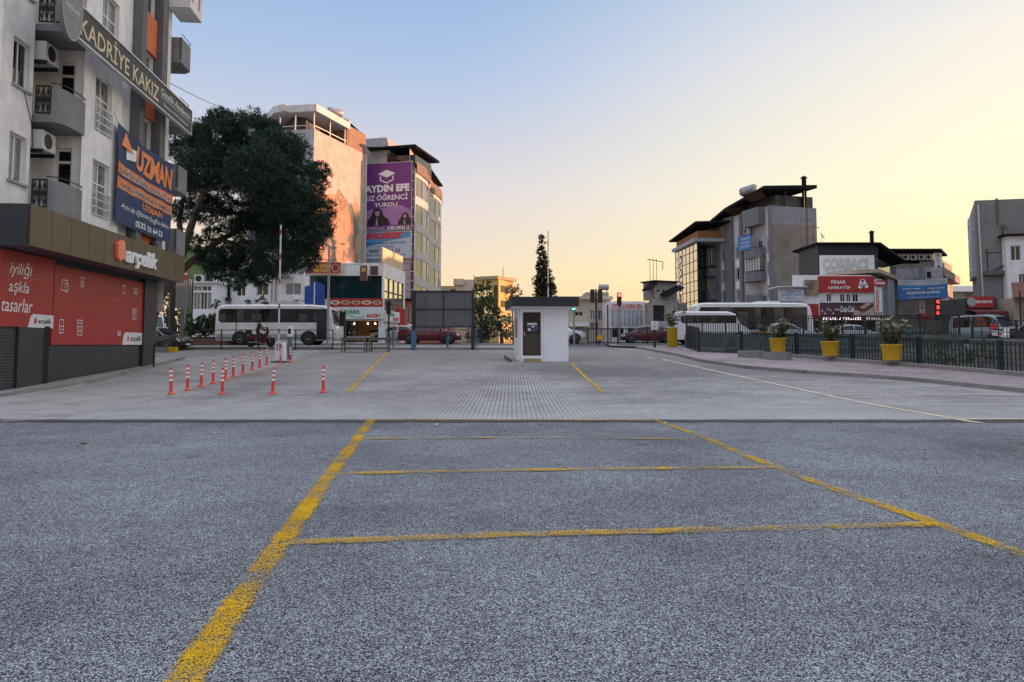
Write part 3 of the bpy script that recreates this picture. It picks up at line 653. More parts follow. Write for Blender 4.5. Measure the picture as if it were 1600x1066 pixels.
let(SK, "Güzellik Akademisi", SK.hit(251, 150)[0], SK.hit(296, 180)[0], 11.45, 11.72, lt_white, t, .012); MB().fb(SK, SK.hit(251, 150)[0], SK.hit(297, 180)[0], 11.36, 11.375, .0, .012).build('rule_line', lt_white, t); let(SK, "İletişim: 0530 123 50 09", SK.hit(256, 150)[0], SK.hit(293, 180)[0], 11.06, 11.24, lt_white, t, .012)
for i in range(5):
    a = u0 + .6 + (u1 - u0 - 1.2) * i / 4; MB().tube(SK.P(a, 11.4, -.14), SK.P(a, 11.4, -.72), .03).build('bracket', black, t)
# banner
BN = FU.off(.16); u0 = BN.hit(181, 300)[0]; u1 = BN.hit(269.5, 300)[0]; zt, zb = 9.33, 6.02
zt = BN.hit(181, 188)[1]; zb = BN.hit(178, 346)[1]; zt2 = BN.hit(269, 256)[1]; zb2 = BN.hit(265, 381)[1]
def lerp(a, b, t): return a + (b - a) * t
class Cloth:
    """a sheet hung from ropes, with folds; text laid on it follows the folds"""
    def __init__(s, fr, u0, u1, za, zb, zc, zd, amp=.05): s.a = (fr, u0, u1, za, zb, zc, zd, amp)
    def P(s, u, z, d=0):
        fr, u0, u1, za, zb, zc, zd, amp = s.a; t = (u - u0) / (u1 - u0); 
        zz = lerp(lerp(zb, zd, t), lerp(za, zc, t), z) - .16 * math.sin(math.pi * t) * (z if z > .5 else z * .4)
        return fr.P(u, zz, d + amp * (math.sin(t * 17 + z * 3) + .6 * math.sin(t * 31 - z * 8)) * .5)
    def mesh(s, mb, nu=40, nz=16, z0=0, z1=1, d=0):
        fr, u0, u1 = s.a[:3]
        vs = [s.P(lerp(u0, u1, i / nu), lerp(z0, z1, j / nz), d) for j in range(nz + 1) for i in range(nu + 1)]
        mb.smooth = True; mb.raw(vs, [(j * (nu + 1) + i, j * (nu + 1) + i + 1, (j + 1) * (nu + 1) + i + 1, (j + 1) * (nu + 1) + i) for j in range(nz) for i in range(nu)]); mb.smooth = False
    n = property(lambda s: s.a[0].n)
CL = Cloth(BN, u0, u1, zt, zb, zt2, zb2)
t = thing('banner', 'large navy and orange cloth banner roped below the long sign on the white wall', 'banner', BN.P(u0, 7))
m = MB(); CL.mesh(m); m.build('cloth', navy, t)
org = mk('banner_orange', (.72, .19, .05), rough=.7)
for a, b in ((.50, .615), (.35, .465)): m = MB(); CL.mesh(m, 40, 2, a, b, .012); m.build('stripe', org, t)
L = u1 - u0; q = lambda x: u0 + L * x
let(CL, "UZMAN", q(.28), q(.98), .66, .93, lt_orange, t, .022, bold=.04, shear=.1); MB().poly(CL, [(q(.05), .80), (q(.12), .97), (q(.24), .80)], .02).build('emblem', lt_orange, t); let(CL, "UZMAN", q(.42), q(.78), .255, .325, lt_orange, t, .02, bold=.03)
MB().poly(CL, [(q(.15), .70), (q(.28), .74), (q(.28), .86), (q(.15), .84)], .016).build('emblem', lt_white, t)
for s_, a_, b_ in (("ÜNİVERSİTEYE HAZIRLIK", .517, .60), ("ARA SINIFLARA TAKVİYE", .367, .45)): let(CL, s_, q(.05), q(.97), a_, b_, lt_white, t, .02, bold=.05); let(CL, s_, q(.055), q(.965), a_ + .006, b_ - .006, lt_black, t, .028, bold=.0)
let(CL, "Aydın'da Eğitimin Doğru Adresi", q(.06), q(.95), .15, .225, lt_white, t, .02, shear=.5); let(CL, "0532 130 64 53", q(.32), q(.80), .035, .105, lt_white, t, .02, bold=.02)
for a, b in (((u0, 1), (u0 - .1, .35)), ((u1, 1), (u1 + .25, .3)), ((u0, 0), (u0 - .15, -.2)), ((u1, 0), (u1 + .15, -.25))): p = CL.P(*a); MB().tube(p, BN.P(b[0], p.z + b[1], -.12), .012, n=5).build('rope', lt_grey, t)
# box sign under the roof, top right
t = thing('box_sign', 'white box sign with red strokes jutting out at the top of the apartment house', 'sign', FU.P(UE, 16.3))
m = MB(); m.fb(FU, UE - .7, UE + .9, 16.35, 18.4, -.2, .75); m.build('sign_box', white_sign, t)
m = MB(); m.text(FU, "F Y", UE - .5, UE + .8, 16.7, 17.6, .76, bold=.04); m.build('lettering', lt_red, t)

# ------------------------------------------------------------------ pay booth
K = G(812.5, 566); th = R(5)
t = thing('pay_booth', 'small white parking booth with flat dark roof and brown glazed door', 'booth', (K.x, K.y, gz(K.y)), th)
kf = Fr((0, 0), (1, 0)); ks = Fr((0, 3.2), (0, -1)); kr = Fr((2.28, 0), (0, 1)); kb = Fr((2.28, 3.2), (-1, 0)); H = 2.57
dh = (.13, .98, .30, 2.33)
m = MB(); m.wall(kf, 0, 2.28, -.1, H, [dh], rev=.1); m.wall(kr, 0, 3.2, -.3, H); m.wall(kb, 0, 2.28, -.3, H)
m.wall(ks, 0, 3.2, -.3, H, [(.5, 1.9, 1.15, 2.1)], rev=.08); bw_ = m.build('booth_wall', white_paint, t, world=False)
m = MB(); m.fb(kf, dh[0] + .93, dh[1] + .12, -.02, H, .0, .015); m.fb(kf, 1.12, 1.14, -.02, H - .01, 0, .012); m.fb(kf, -.02, .05, 0, H, -.02, .02); m.build('corner_trim', white_plastic, t, world=False)
door = MB()
for a in ((dh[0], dh[0] + .05, dh[2], dh[3]), (dh[1] - .05, dh[1], dh[2], dh[3]), (dh[0] + .05, dh[1] - .05, dh[2], dh[2] + .06), (dh[0] + .05, dh[1] - .05, dh[3] - .06, dh[3]), (dh[0] + .05, dh[1] - .05, 1.32, 1.37)): door.fb(kf, *a, -.08, -.02)
brown = mk('brown_tinted_panel', (.05, .042, .038), rough=.35, var=.1)
dd = door.build('door', black, t, world=False)
MB().fb(kf, dh[0] + .02, dh[1] - .02, dh[2] + .02, 1.33, -.07, -.05).build('lower_panel', brown, dd, world=False)
MB().fb(kf, dh[0] + .02, dh[1] - .02, 1.36, dh[3] - .02, -.07, -.055).build('pane', mk('dark_pane', (.012, .012, .014), rough=.15, spec=.4), dd, world=False)
m = MB(); m.fb(kf, dh[0] + .18, dh[1] - .12, 1.42, 1.86, -.05, -.045); nn_ = m.build('notice', mk('notice_print', (.05, .07, .10), rough=.6, var=.6, vs=14), dd, world=False)
for a, b, c, e in ((.38, .50, 1.45, 1.58), (.36, .80, 1.74, 1.82), (.55, .68, 1.62, 1.70)): MB().fb(kf, a, b, c, e, -.045, -.042).build('paper', white_sign, nn_, world=False)
MB().fb(kf, dh[0] + .06, dh[0] + .09, 1.2, 1.42, -.02, .03).build('handle', alu, dd, world=False)
wf = (.5, 1.9, 1.15, 2.1); o = MB().fb(ks, *wf, -.07, -.05).build('side_window', glass, t, world=False)
m = MB(); m.box(-.42, 2.72, -.45, 3.6, H, H + .46); m.build('flat_roof', mk('roof_charcoal', (.018, .02, .027), rough=.55, var=.2), t, world=False, bevel=.015)
MB().box(-.40, 2.70, -.43, 3.58, H - .02, H + .005).build('soffit', white_paint, t, world=False)
m = MB(); m.path([(-.06, .05, H), (-.06, .0, H - .12), (-.07, -.05, H - .16), (-.07, -.05, .22), (-.16, -.12, .12)], .028, 8); m.build('downpipe', white_plastic, t, world=False)
MB().box(.18, .94, -.42, -.01, -.05, .17).build('door_step', mk('yellow_stone_step', (.36, .28, .14), rough=.9, stainamt=.5), t, world=False, bevel=.01)
o = tag(MB().box(-.5, -.40, -.1, 3.3, -.05, .10).build('kerb_bar', W('rusty_kerb', (.12, .09, .08)), None, loc=(0, 0, 0)), 'low rusty kerb bar on the paving left of the booth', 'kerb bar'); o.location = (K.x, K.y, gz(K.y) + .03); o.rotation_euler = (R(2.3), 0, th)

# ------------------------------------------------------------------ bollards
def bollard(label, p):
    t = thing('bollard', label, 'bollard', p, 0, 'flexible red bollards with white bands')
    m = MB(); m.lathe([(.095, 0), (.10, .012), (.075, .03), (.048, .05), (.042, .12), (.040, .68), (.036, .72), (.018, .75)], n=14); m.build('post', red_plastic, t, world=False)
    for z in (.36, .48, .60):
        MB().lathe([(.0425, z), (.0430, z + .01), (.0430, z + .055), (.0425, z + .065)], n=14).build('reflective_band', mk('reflective_white', (.85, .82, .80), rough=.35, var=.04), t, world=False)
    return t
BP = [((267, 616.6), 'red bollard nearest the shop wall, at the near end of the long row'), ((293, 610.8), 'faded orange bollard, second from the near end of the long row'), ((314, 605), 'red bollard, third from the near end of the long row'),
      ((333, 600), 'red bollard, fourth from the near end of the long row'), ((352, 594.7), 'red bollard of the long row just behind the lone one standing out of line'), ((364.6, 590), 'red bollard of the long row, next one beyond the pair that overlap'),
      ((379.7, 584.6), 'red bollard halfway down the long row, seventh from the near end'), ((394, 579.4), 'red bollard, eighth from the near end of the long row'), ((405.6, 575), 'red bollard, second from the far end of the slanting row left of the gate'),
      ((416.6, 570.4), 'red bollard just left of the barrier gate, last of the slanting row'), ((438, 568.6), 'red bollard standing right in front of the barrier gate cabinet'), ((453.5, 566.5), 'red bollard right of the barrier gate cabinet'),
      ((347, 616.8), 'red bollard standing out of line on the pale concrete, beside the long row'), ((425.4, 615.9), 'slightly tilted red bollard standing alone between two others on the open paving'), ((505, 614.2), 'red bollard farthest right on the open paving, beside the yellow line')]
b0 = None
for p, lab in BP:
    g = G(*p); g.z += .011
    if b0 is None: b0 = bl = bollard(lab, g)
    else: bl = dup(b0, g, 0, lab)
    if 'tilted' in lab: bl.rotation_euler = (0, R(4), 0)
    else: bl.rotation_euler = (R(random.uniform(-1.5, 1.5)), R(random.uniform(-1.5, 1.5)), 0)

# ------------------------------------------------------------------ barrier gates
def gate(label, p, h, boomh, yaw=0):
    t = thing('barrier_gate', label, 'barrier', p, yaw)
    MB().box(-.21, .21, -.2, .2, .06, h).build('cabinet', white_paint, t, world=False, bevel=.02)
    MB().box(-.34, .34, -.3, .3, -.02, .06).build('base_plate', black, t, world=False)
    MB().box(-.12, .12, -.215, -.2, h - .35, h - .12).build('label_plate', lt_grey, t, world=False)
    MB().tube((-.02, -.24, h - .12), (-.02, -.2, h - .12), .1, n=12).build('hinge', black, t, world=False)
    b = MB(); b.box(-.05, .01, -.28, -.235, h - .3, boomh); bo = b.build('boom', white_plastic, t, world=False)
    z = h + .4
    while z < boomh - .2:
        MB().box(-.052, .012, -.283, -.232, z, z + .24).build('red_band', mk('dull_red_tape', (.38, .06, .04), rough=.5), bo, world=False); z += 1.15
    return t
g = G(438, 566.5); gate('white parking barrier cabinet with its striped boom raised, beside the red bollards', (g.x, g.y, gz(g.y)), .92, 1.6 + 186 * g.y / 1150 - gz(g.y))
g = at(857, 538, 40.5); gate('raised striped barrier boom rising behind the white booth', (g.x, g.y, gz(g.y)), 1.0, 1.6 + 177 * g.y / 1150 - gz(g.y))
# ticket machine beside the first gate
g = G(447.5, 563); t = thing('ticket_machine', 'narrow dark and white ticket machine just right of the barrier cabinet', 'ticket machine', (g.x, g.y + .5, gz(g.y))); t.scale = (.7, .7, .95)
MB().box(-.14, .14, -.1, .1, 0, 1.2).build('column', mk('machine_green_grey', (.12, .17, .17), rough=.5), t, world=False, bevel=.02); MB().box(-.17, .17, -.13, .12, 1.2, 1.75).build('head', white_paint, t, world=False, bevel=.03)
MB().box(-.1, .1, -.137, -.13, 1.35, 1.62).build('screen', glass, t, world=False)

# ------------------------------------------------------------------ vehicles
def lp(tab, x):
    for a, b in zip(tab, tab[1:]):
        if x <= b[0]:
            t = (x - a[0]) / (b[0] - a[0]) if b[0] > a[0] else 0; t = max(0, t)
            return [lerp(p, q, t) for p, q in zip(a, b)]
    return list(tab[-1])
SEDAN = [(-2.24, .42, .60, .60, .70), (-2.20, .30, .86, .86, .80), (-2.05, .24, .96, .96, .84), (-1.55, .2, 1.0, 1.01, .86), (-1.35, .2, 1.0, 1.10, .86), (-.85, .2, .99, 1.40, .87), (-.3, .2, .97, 1.46, .87), (.3, .2, .95, 1.43, .87), (.55, .2, .95, 1.35, .87), (1.2, .2, .93, .95, .86), (1.5, .2, .90, .90, .85), (1.95, .22, .80, .80, .80), (2.15, .26, .68, .68, .72), (2.24, .36, .52, .52, .62)]
SUV = [(-2.2, .45, .8, .8, .74), (-2.18, .36, 1.0, 1.15, .84), (-2.05, .3, 1.08, 1.45, .87), (-1.7, .28, 1.08, 1.66, .89), (-.9, .28, 1.06, 1.70, .90), (.0, .28, 1.05, 1.70, .90), (.5, .28, 1.04, 1.60, .90), (1.1, .28, 1.04, 1.08, .89), (1.5, .28, 1.0, 1.0, .88), (1.95, .3, .93, .93, .84), (2.15, .36, .80, .80, .76), (2.22, .42, .6, .6, .66)]
VAN = [(-2.5, .4, 1.0, 1.0, .8), (-2.46, .34, 1.1, 1.9, .88), (-2.3, .3, 1.12, 2.12, .92), (-1.2, .28, 1.12, 2.2, .95), (.6, .28, 1.12, 2.2, .95), (1.2, .28, 1.12, 2.05, .94), (1.85, .28, 1.14, 1.18, .92), (2.2, .3, 1.02, 1.02, .88), (2.45, .34, .8, .8, .8), (2.52, .42, .6, .6, .7)]
def vehicle(name, label, cat, loc, yaw, tab, paint, wheels, wr=.31, side=((-1.2, -.12), (-.02, .95)), ws=(.58, 1.12), rs=(-1.3, -.9), scale=1.0, beams=False, plate=True, group=None, lower=None):
    t = thing(name, label, cat, loc, yaw, group); t.scale = (scale,) * 3
    x0, x1 = tab[0][0], tab[-1][0]; xs = sorted(set([a[0] for a in tab] + [x0 + (x1 - x0) * i / 26 for i in range(27)]))
    def sec(x):
        _, zb, zs, zr, w_ = lp(tab, x); cab = max(0, zr - zs); rw = lerp(w_ * .93, w_ * .74, min(1, cab / .42))
        return [(w_ * .88, zb), (w_ * .985, zb + .12), (w_, lerp(zb, zs, .55)), (w_ * .985, zs - .07), (w_ * .95, zs), (rw + .02, max(zs + .004, zr - .09)), (rw * .90, max(zs + .008, zr - .02)), (0, max(zs + .015, zr + .015))]
    vs = []; k = 15
    for x in xs:
        s = sec(x); row = s + [(-a, b) for a, b in s[-2::-1]]; vs += [(x, a, b) for a, b in row]
    fs = [(i * k + j, i * k + j + 1, (i + 1) * k + j + 1, (i + 1) * k + j) for i in range(len(xs) - 1) for j in range(k - 1)]
    fs += [(i * k + k - 1, i * k, (i + 1) * k, (i + 1) * k + k - 1) for i in range(len(xs) - 1)] + [tuple(range(k))[::-1], tuple(range((len(xs) - 1) * k, len(xs) * k))]
    m = MB(); m.smooth = True; m.raw(vs, [f[::-1] for f in fs]); body = m.build('body', paint, t, world=False)
    body.data.set_sharp_from_angle(angle=R(38))
    gl = glass
    for s in (1, -1):
        for a, b in side:
            m = MB(); n = 8; pts = []
            xx = [lerp(a, b, i / n) for i in range(n + 1)]
            up = []; lo = []
            for x in xx:
                q = sec(x); l_, u_ = q[4], q[5]; f0, f1 = .12, .93
                if u_[1] - l_[1] < .1: f1 = .5
                P = lambda f: (x, s * (lerp(l_[0], u_[0], f) + .008), lerp(l_[1], u_[1], f) + .0)
                lo.append(P(f0)); up.append(P(f1))
            for i in range(n): m.quad(*((lo[i], lo[i + 1], up[i + 1], up[i]) if s < 0 else (lo[i + 1], lo[i], up[i], up[i + 1])))
            m.build('side_window', gl, t, world=False)
        mi = MB(); xm = side[-1][1] - .12; q = sec(xm); mi.box(xm - .06, xm + .08, min(s * q[4][0], s * (q[4][0] + .17)), max(s * q[4][0], s * (q[4][0] + .17)), q[4][1] + .02, q[4][1] + .16); mi.build('wing_mirror', paint, t, world=False, bevel=.02)
        for hx in [s_[0] + .18 for s_ in side[:2]]:
            q = sec(hx); MB().box(hx, hx + .17, min(s * q[3][0], s * (q[3][0] + .025)), max(s * q[3][0], s * (q[3][0] + .025)), q[3][1] - .03, q[3][1] + .0).build('door_handle', black, t, world=False)
        # lamps
        q = sec(x1 - .10); m = MB(); h = q[4][1]; qa = sec(x1 - .32)
        m.raw([(x1 - .02, s * q[0][0] * .62, h - .17), (x1 - .035, s * q[0][0] * .62, h - .02), (x1 - .30, s * (qa[3][0] + .012), qa[4][1] - .03), (x1 - .26, s * (qa[3][0] + .012), qa[4][1] - .2), (x1 - .09, s * (q[2][0] + .01), h - .19), (x1 - .10, s * (q[2][0] + .01), h - .03)], [(0, 1, 5, 4), (4, 5, 2, 3)] if s < 0 else [(0, 4, 5, 1), (4, 3, 2, 5)]); m.build('headlight', bulb if beams else lamp_glass, t, world=False)
        q = sec(x0 + .08); h = q[4][1]; m = MB(); qa = sec(x0 + .25)
        m.raw([(x0 - .012, s * q[0][0] * .66, h - .20), (x0 - .004, s * q[0][0] * .66, h - .03), (x0 + .22, s * (qa[3][0] + .012), qa[4][1] - .05), (x0 + .22, s * (qa[3][0] + .012), qa[4][1] - .24), (x0 + .04, s * (q[3][0] + .012), h - .22), (x0 + .05, s * (q[3][0] + .012), h - .04)], [(0, 4, 5, 1), (4, 3, 2, 5)] if s < 0 else [(0, 1, 5, 4), (4, 5, 2, 3)]); m.build('tail_light', tail, t, world=False)
    # screens
    for (a, b), nm in ((ws, 'windscreen'), (rs, 'rear_window')):
        A_, B_ = sec(a), sec(b); up, lo = (A_, B_) if A_[7][1] > B_[7][1] else (B_, A_); xu, xl = (a, b) if up is A_ else (b, a); e = .012 * (1 if nm == 'windscreen' else -1)
        ya, yb = up[6][0] * .95, lo[6][0] * .95; zu, zl = up[7][1] - .005, lo[7][1] + .02
        m = MB(); q = [(xl + e, -yb, zl), (xl + e, yb, zl), (xu + e, ya, zu), (xu + e, -ya, zu)]; m.quad(*(q if nm == 'windscreen' else q[::-1])); m.quad((xl + e, 0, zl + .02), (xu + e, 0, zu + .02), (xu + e, ya, zu), (xl + e, yb, zl)) if False else None
        m.v = [v + Vector((e, 0, .014)) for v in m.v]; m.build(nm, gl, t, world=False)
    # bumpers, plates, wheels
    for xe, sg in ((x1, 1), (x0, -1)):
        q = sec(xe - sg * .1); m = MB(); m.box(min(xe - sg * .12, xe + sg * .025), max(xe - sg * .12, xe + sg * .025), -q[1][0] * .93, q[1][0] * .93, q[0][1] + .02, q[0][1] + .16); m.build('bumper', lower or black, t, world=False, bevel=.03)
        if plate: m = MB(); m.box(min(xe + sg * .02, xe + sg * .035), max(xe + sg * .02, xe + sg * .035), -.26, .26, q[0][1] + .05, q[0][1] + .16); m.build('number_plate', white_sign, t, world=False)
    for wx in wheels:
        w_ = lp(tab, wx)[4]
        for s in (1, -1):
            y0, y1 = s * (w_ - .2), s * (w_ + .012)
            ar = MB(); n = 14
            pts = [(wx + (wr + .075) * math.cos(a), wr + (wr + .075) * math.sin(a)) for a in [R(-12) + i * R(204) / n for i in range(n + 1)]]
            f2 = Fr((0, s * (w_ + .004)), (1, 0) if s < 0 else (-1, 0)); ar.quad(*[(x, s * (w_ + .004), z) for x, z in (pts if s < 0 else pts[::-1])]); ar.build('wheel_arch', black, t, world=False)
            wo = MB(); wo.lathe([(wr * .6, y0), (wr - .03, y0), (wr, y0 + s * .03), (wr, y1 - s * .03), (wr - .03, y1), (wr * .6, y1)], (wx, 0, wr), 20, 'y'); wheel = wo.build('wheel', tyre, t, world=False)
            rm = MB(); rm.lathe([(wr * .62, y1 - s * .01), (wr * .60, y1 + s * .006), (wr * .5, y1 - s * .012), (wr * .16, y1 - s * .002), (.01, y1 + s * .004)], (wx, 0, wr), 18, 'y')
            rim_ = rm.build('rim', rim_m, wheel, world=False)
            sp = MB()
            for i in range(5):
                a = i * 2 * math.pi / 5 + .3; sp.box(0, 0, 0, 0, 0, 0) if False else None
                c0 = Vector((wx + wr * .36 * math.cos(a), y1 + s * .006, wr + wr * .36 * math.sin(a))); r_ = wr * .11
                sp.quad(*[(c0 + Vector((r_ * math.cos(b), 0, r_ * math.sin(b))))[:] for b in [-s * j * 2 * math.pi / 8 for j in range(8)]])
            sp.build('rim_opening', black, wheel, world=False)
    return t
def carpaint(n, c, r=.28, var=.04): return mk(n, c, rough=r, coat=.5, var=var)
p_maroon = carpaint('maroon_car_paint', (.125, .010, .02)); p_beige = carpaint('beige_car_paint', (.42, .36, .27)); p_white = carpaint('white_car_paint', (.72, .72, .70)); p_silver = carpaint('silver_car_paint', (.36, .38, .41)); p_black = carpaint('black_car_paint', (.012, .014, .018)); p_red = carpaint('dark_red_car_paint', (.10, .01, .015)); p_green = carpaint('dark_green_car_paint', (.02, .06, .05)); p_grey = carpaint('grey_green_van_paint', (.16, .20, .20))
def pv(px, Y): g = at(px, HOR, Y); return (g.x, Y, gz(Y) + .01)
WS = (-1.38, 1.42)
vehicle('parked_car', 'maroon saloon car waiting on the road behind the empty billboard', 'car', pv(672, 56.3), 0, SEDAN, p_maroon, WS, scale=1.06)
vehicle('parked_car', 'beige boxy old saloon in front of the baker shop, half behind the maroon car', 'car', pv(622, 59.6), R(180), SEDAN, p_beige, WS, scale=1.0)
vehicle('parked_car', 'white car mostly hidden behind the maroon car', 'car', pv(668, 62.5), 0, SUV, p_white, WS, scale=.95)
vehicle('white_suv', 'white sport utility car emerging from behind the right side of the booth', 'car', pv(868, 56.0), 0, SUV, p_white, WS, wr=.36, side=((-1.5, -.3), (-.2, .85)))
vehicle('parked_car', 'dark red car with its nose to the left, behind the right traffic lights', 'car', pv(1012, 60), R(180), SEDAN, p_red, WS)
vehicle('parked_car', 'silver hatchback behind the railings and the first hanging flower pot', 'car', pv(1224, 55.5), 0, SEDAN, p_silver, WS, scale=1.08)
vehicle('parked_car', 'grey car behind the railings next to the pedestrian in dark clothes', 'car', pv(1330, 56), 0, SEDAN, p_silver, WS, scale=1.0)
vehicle('parked_car', 'dark green car behind the railings and the third hanging flower pot', 'car', pv(1404, 57), R(180), SEDAN, p_green, WS, scale=1.0)
vehicle('parked_van', 'grey green van parked beneath the maroon awnings on the right', 'van', pv(1541, 56), R(-70), VAN, p_grey, (-1.6, 1.6), wr=.34, side=((-2.1, -.6), (-.5, 1.5)), ws=(1.25, 1.8), rs=(-2.46, -2.49))
vehicle('parked_car', 'dark car parked at the right edge beyond the fence', 'car', pv(1597, 52.5), R(15), SEDAN, p_black, WS)
vehicle('ambulance', 'white ambulance van with an orange stripe behind the corner of the shop', 'ambulance', pv(236, 53), R(-62), VAN, p_white, (-1.6, 1.6), wr=.36, side=((-2.1, -.7), (.55, 1.6)), ws=(1.25, 1.8), rs=(-2.46, -2.49))
amb = bpy.data.objects['ambulance']; MB().box(-2.3, 1.6, .955, .965, .8, .98).build('orange_stripe', lt_orange, amb, world=False); MB().box(-2.3, 1.6, -.965, -.955, .8, .98).build('orange_stripe', lt_orange, amb, world=False)
MB().box(.5, .75, -.6, .6, 2.2, 2.34).build('light_bar', white_plastic, amb, world=False, bevel=.03)
vehicle('parked_car', 'black car parked by the kerb at the far end of the shop', 'car', pv(240, 45.8), R(-6), SEDAN, p_black, WS, scale=1.0)

# buses: rounded body from a side profile
def bus(label, loc, yaw, L, Hh, Wd, paint, lower, prof, win, doors, wheels, wr=.46, name='bus', extra=None, winmat=None, nwin=7):
    glass_cur = mk('bus_curtain_glass', (.055, .055, .06), rough=.12, spec=.7, var=.4, vs=5)
    t = thing(name, label, 'bus' if 'bus' in name else 'minibus', loc, yaw)
    m = MB(); n = len(prof)
    ins = .10
    cx, cz = sum(p[0] for p in prof) / n, sum(p[1] for p in prof) / n
    ring = []
    for y, k_ in ((-Wd / 2, ins), (-Wd / 2 + ins, 0), (Wd / 2 - ins, 0), (Wd / 2, ins)):
        ring.append([(x - math.copysign(min(k_, abs(x - cx)), x - cx) * (1 if abs(x - cx) > L * .4 else 0), y, z - (k_ if z > Hh * .7 else 0)) for x, z in prof])
    vs = sum(ring, []); fs = [(r * n + i, r * n + (i + 1) % n, (r + 1) * n + (i + 1) % n, (r + 1) * n + i) for r in range(3) for i in range(n)] + [tuple(range(n)), tuple(range(3 * n, 4 * n))[::-1]]
    m.smooth = True; m.raw(vs, [f[::-1] for f in fs]); b = m.build('body', paint, t, world=False); b.data.set_sharp_from_angle(angle=R(32))
    for s in (1, -1):
        y = s * (Wd / 2 + .006); x0, x1, z0, z1 = win
        f = Fr((0, s * Wd / 2), (1, 0) if s < 0 else (-1, 0)); U = lambda a: a if s < 0 else -a
        rr = .14; pts = [(U(x0), z0 + rr), (U(x0), z1 - rr), (U(x0 + rr), z1), (U(x1), z1), (U(x1), z0), (U(x0 + rr), z0)]
        wb = MB().poly(f, pts if s > 0 else pts[::-1], .006, .012).build('window_band', winmat or glass, t, world=False)
        for i in range(1, nwin):
            xx = lerp(x0, x1, i / nwin); MB().fb(f, min(U(xx - .03), U(xx + .03)), max(U(xx - .03), U(xx + .03)), z0, z1, .013, .018).build('window_post', black, wb, world=False)
        for i in range(nwin):       # curtains and seats seen through the glass
            if random.random() < .75:
                a, c_ = lerp(x0, x1, (i + random.uniform(.08, .2)) / nwin), lerp(x0, x1, (i + random.uniform(.35, .9)) / nwin); MB().fb(f, min(U(a), U(c_)), max(U(a), U(c_)), z0 + .08, z1 - random.choice((.05, .35)), .0125, .0135).build('curtain', glass_cur, wb, world=False)
        for d0, d1 in doors:
            MB().fb(f, min(U(d0), U(d1)), max(U(d0), U(d1)), .42, z1, .013, .02).build('door', mk('bus_door_glass', (.03, .035, .04), rough=.15), t, world=False) if s < 0 else None
        MB().fb(f, min(U(prof_x0 + .15), U(prof_x1 - .25)), max(U(prof_x0 + .15), U(prof_x1 - .25)), .38, .80, .0, .008).build('skirt', lower, t, world=False) if lower else None
        for xx in [lerp(prof_x0, prof_x1, q) for q in (.18, .36, .88)]: MB().fb(f, min(U(xx), U(xx + .05)), max(U(xx), U(xx + .05)), .35, z0, .009, .013).build('panel_gap', black, t, world=False)
        for wx in wheels:
            c = [(wx + (wr + .1) * math.cos(a), .08 + wr + (wr + .1) * math.sin(a)) for a in [R(-20) + i * R(220) / 16 for i in range(17)]]
            MB().quad(*[(x, s * (Wd / 2 + .012), z - .08) for x, z in (c if s < 0 else c[::-1])]).__class__ 
            a_ = MB(); a_.quad(*[(x, s * (Wd / 2 + .014), z - .06) for x, z in (c if s < 0 else c[::-1])]); a_.build('wheel_arch', black, t, world=False)
            y0, y1 = s * (Wd / 2 - .28), s * (Wd / 2 + .03); wo = MB(); wo.lathe([(wr * .55, y0), (wr - .04, y0), (wr, y0 + s * .04), (wr, y1 - s * .04), (wr - .04, y1), (wr * .55, y1)], (wx, 0, wr), 22, 'y'); wh = wo.build('wheel', tyre, t, world=False)
            MB().lathe([(wr * .58, y1 - s * .01), (wr * .5, y1 + s * .005), (wr * .42, y1 - s * .03), (wr * .2, y1 - s * .03), (wr * .18, y1 + s * .02), (.01, y1 + s * .02)], (wx, 0, wr), 18, 'y').build('rim', rim_m, wh, world=False)
    return t
def prof(L, H, front=.35, zb=.35):
    a = L / 2
    return [(-a + .12, zb), (-a, zb + .3), (-a + .03, H * .55), (-a + .10, H - .25), (-a + .35, H - .04), (-a + .8, H), (a - 1.3 - front, H), (a - .55 - front * .4, H - .07), (a - .28, H - .32), (a - .10, H * .62), (a, H * .38), (a, zb + .2), (a - .12, zb)]
prof_x0, prof_x1 = -4.15, 4.15
bus_white = carpaint('bus_white_paint', (.74, .74, .72), .4, .08); bus_grey = mk('bus_skirt_grey', (.36, .36, .36), rough=.5, var=.1)
b = bus('white and grey coach driving past behind the low black railing', pv(436, 52.3), 0, 8.3, 2.86, 2.35, bus_white, bus_grey, prof(8.3, 2.86), (-3.85, 3.72, 1.62, 2.56), [(2.95, 3.75)], (-2.35, 2.4))
m = MB(); m.raw([(-.6, -.8, 2.85), (1.9, -.8, 2.85), (1.9, .8, 2.85), (-.6, .8, 2.85), (-.4, -.7, 3.12), (1.4, -.7, 3.12), (1.4, .7, 3.12), (-.4, .7, 3.12)], [(3, 2, 1, 0), (4, 5, 6, 7), (0, 1, 5, 4), (1, 2, 6, 5), (2, 3, 7, 6), (3, 0, 4, 7)]); m.build('roof_unit', mk('dusty_roof_unit', (.36, .34, .30), rough=.7), b, world=False)
MB().box(-1.9, -1.2, -.4, .4, 2.85, 2.96).build('roof_hatch', white_plastic, b, world=False, bevel=.02)
f = Fr((0, -2.35 / 2), (1, 0))
for x, z, s_ in ((-3.4, 1.15, .22), (-2.05, 1.4, .12), (-.6, 1.40, .12), (.65, 1.32, .22), (1.95, 1.25, .2)): emblem(f, x, z, s_, .01, .004, b, lt_red if x < .8 else lt_grey, 'logo')
for x, wd_ in ((-2.4, .5), (-.9, .45), (1.5, .4), (2.3, .45)): MB().fb(f, x, x + wd_, 1.08, 1.13, .01, .014).build('lettering', lt_grey, b, world=False)
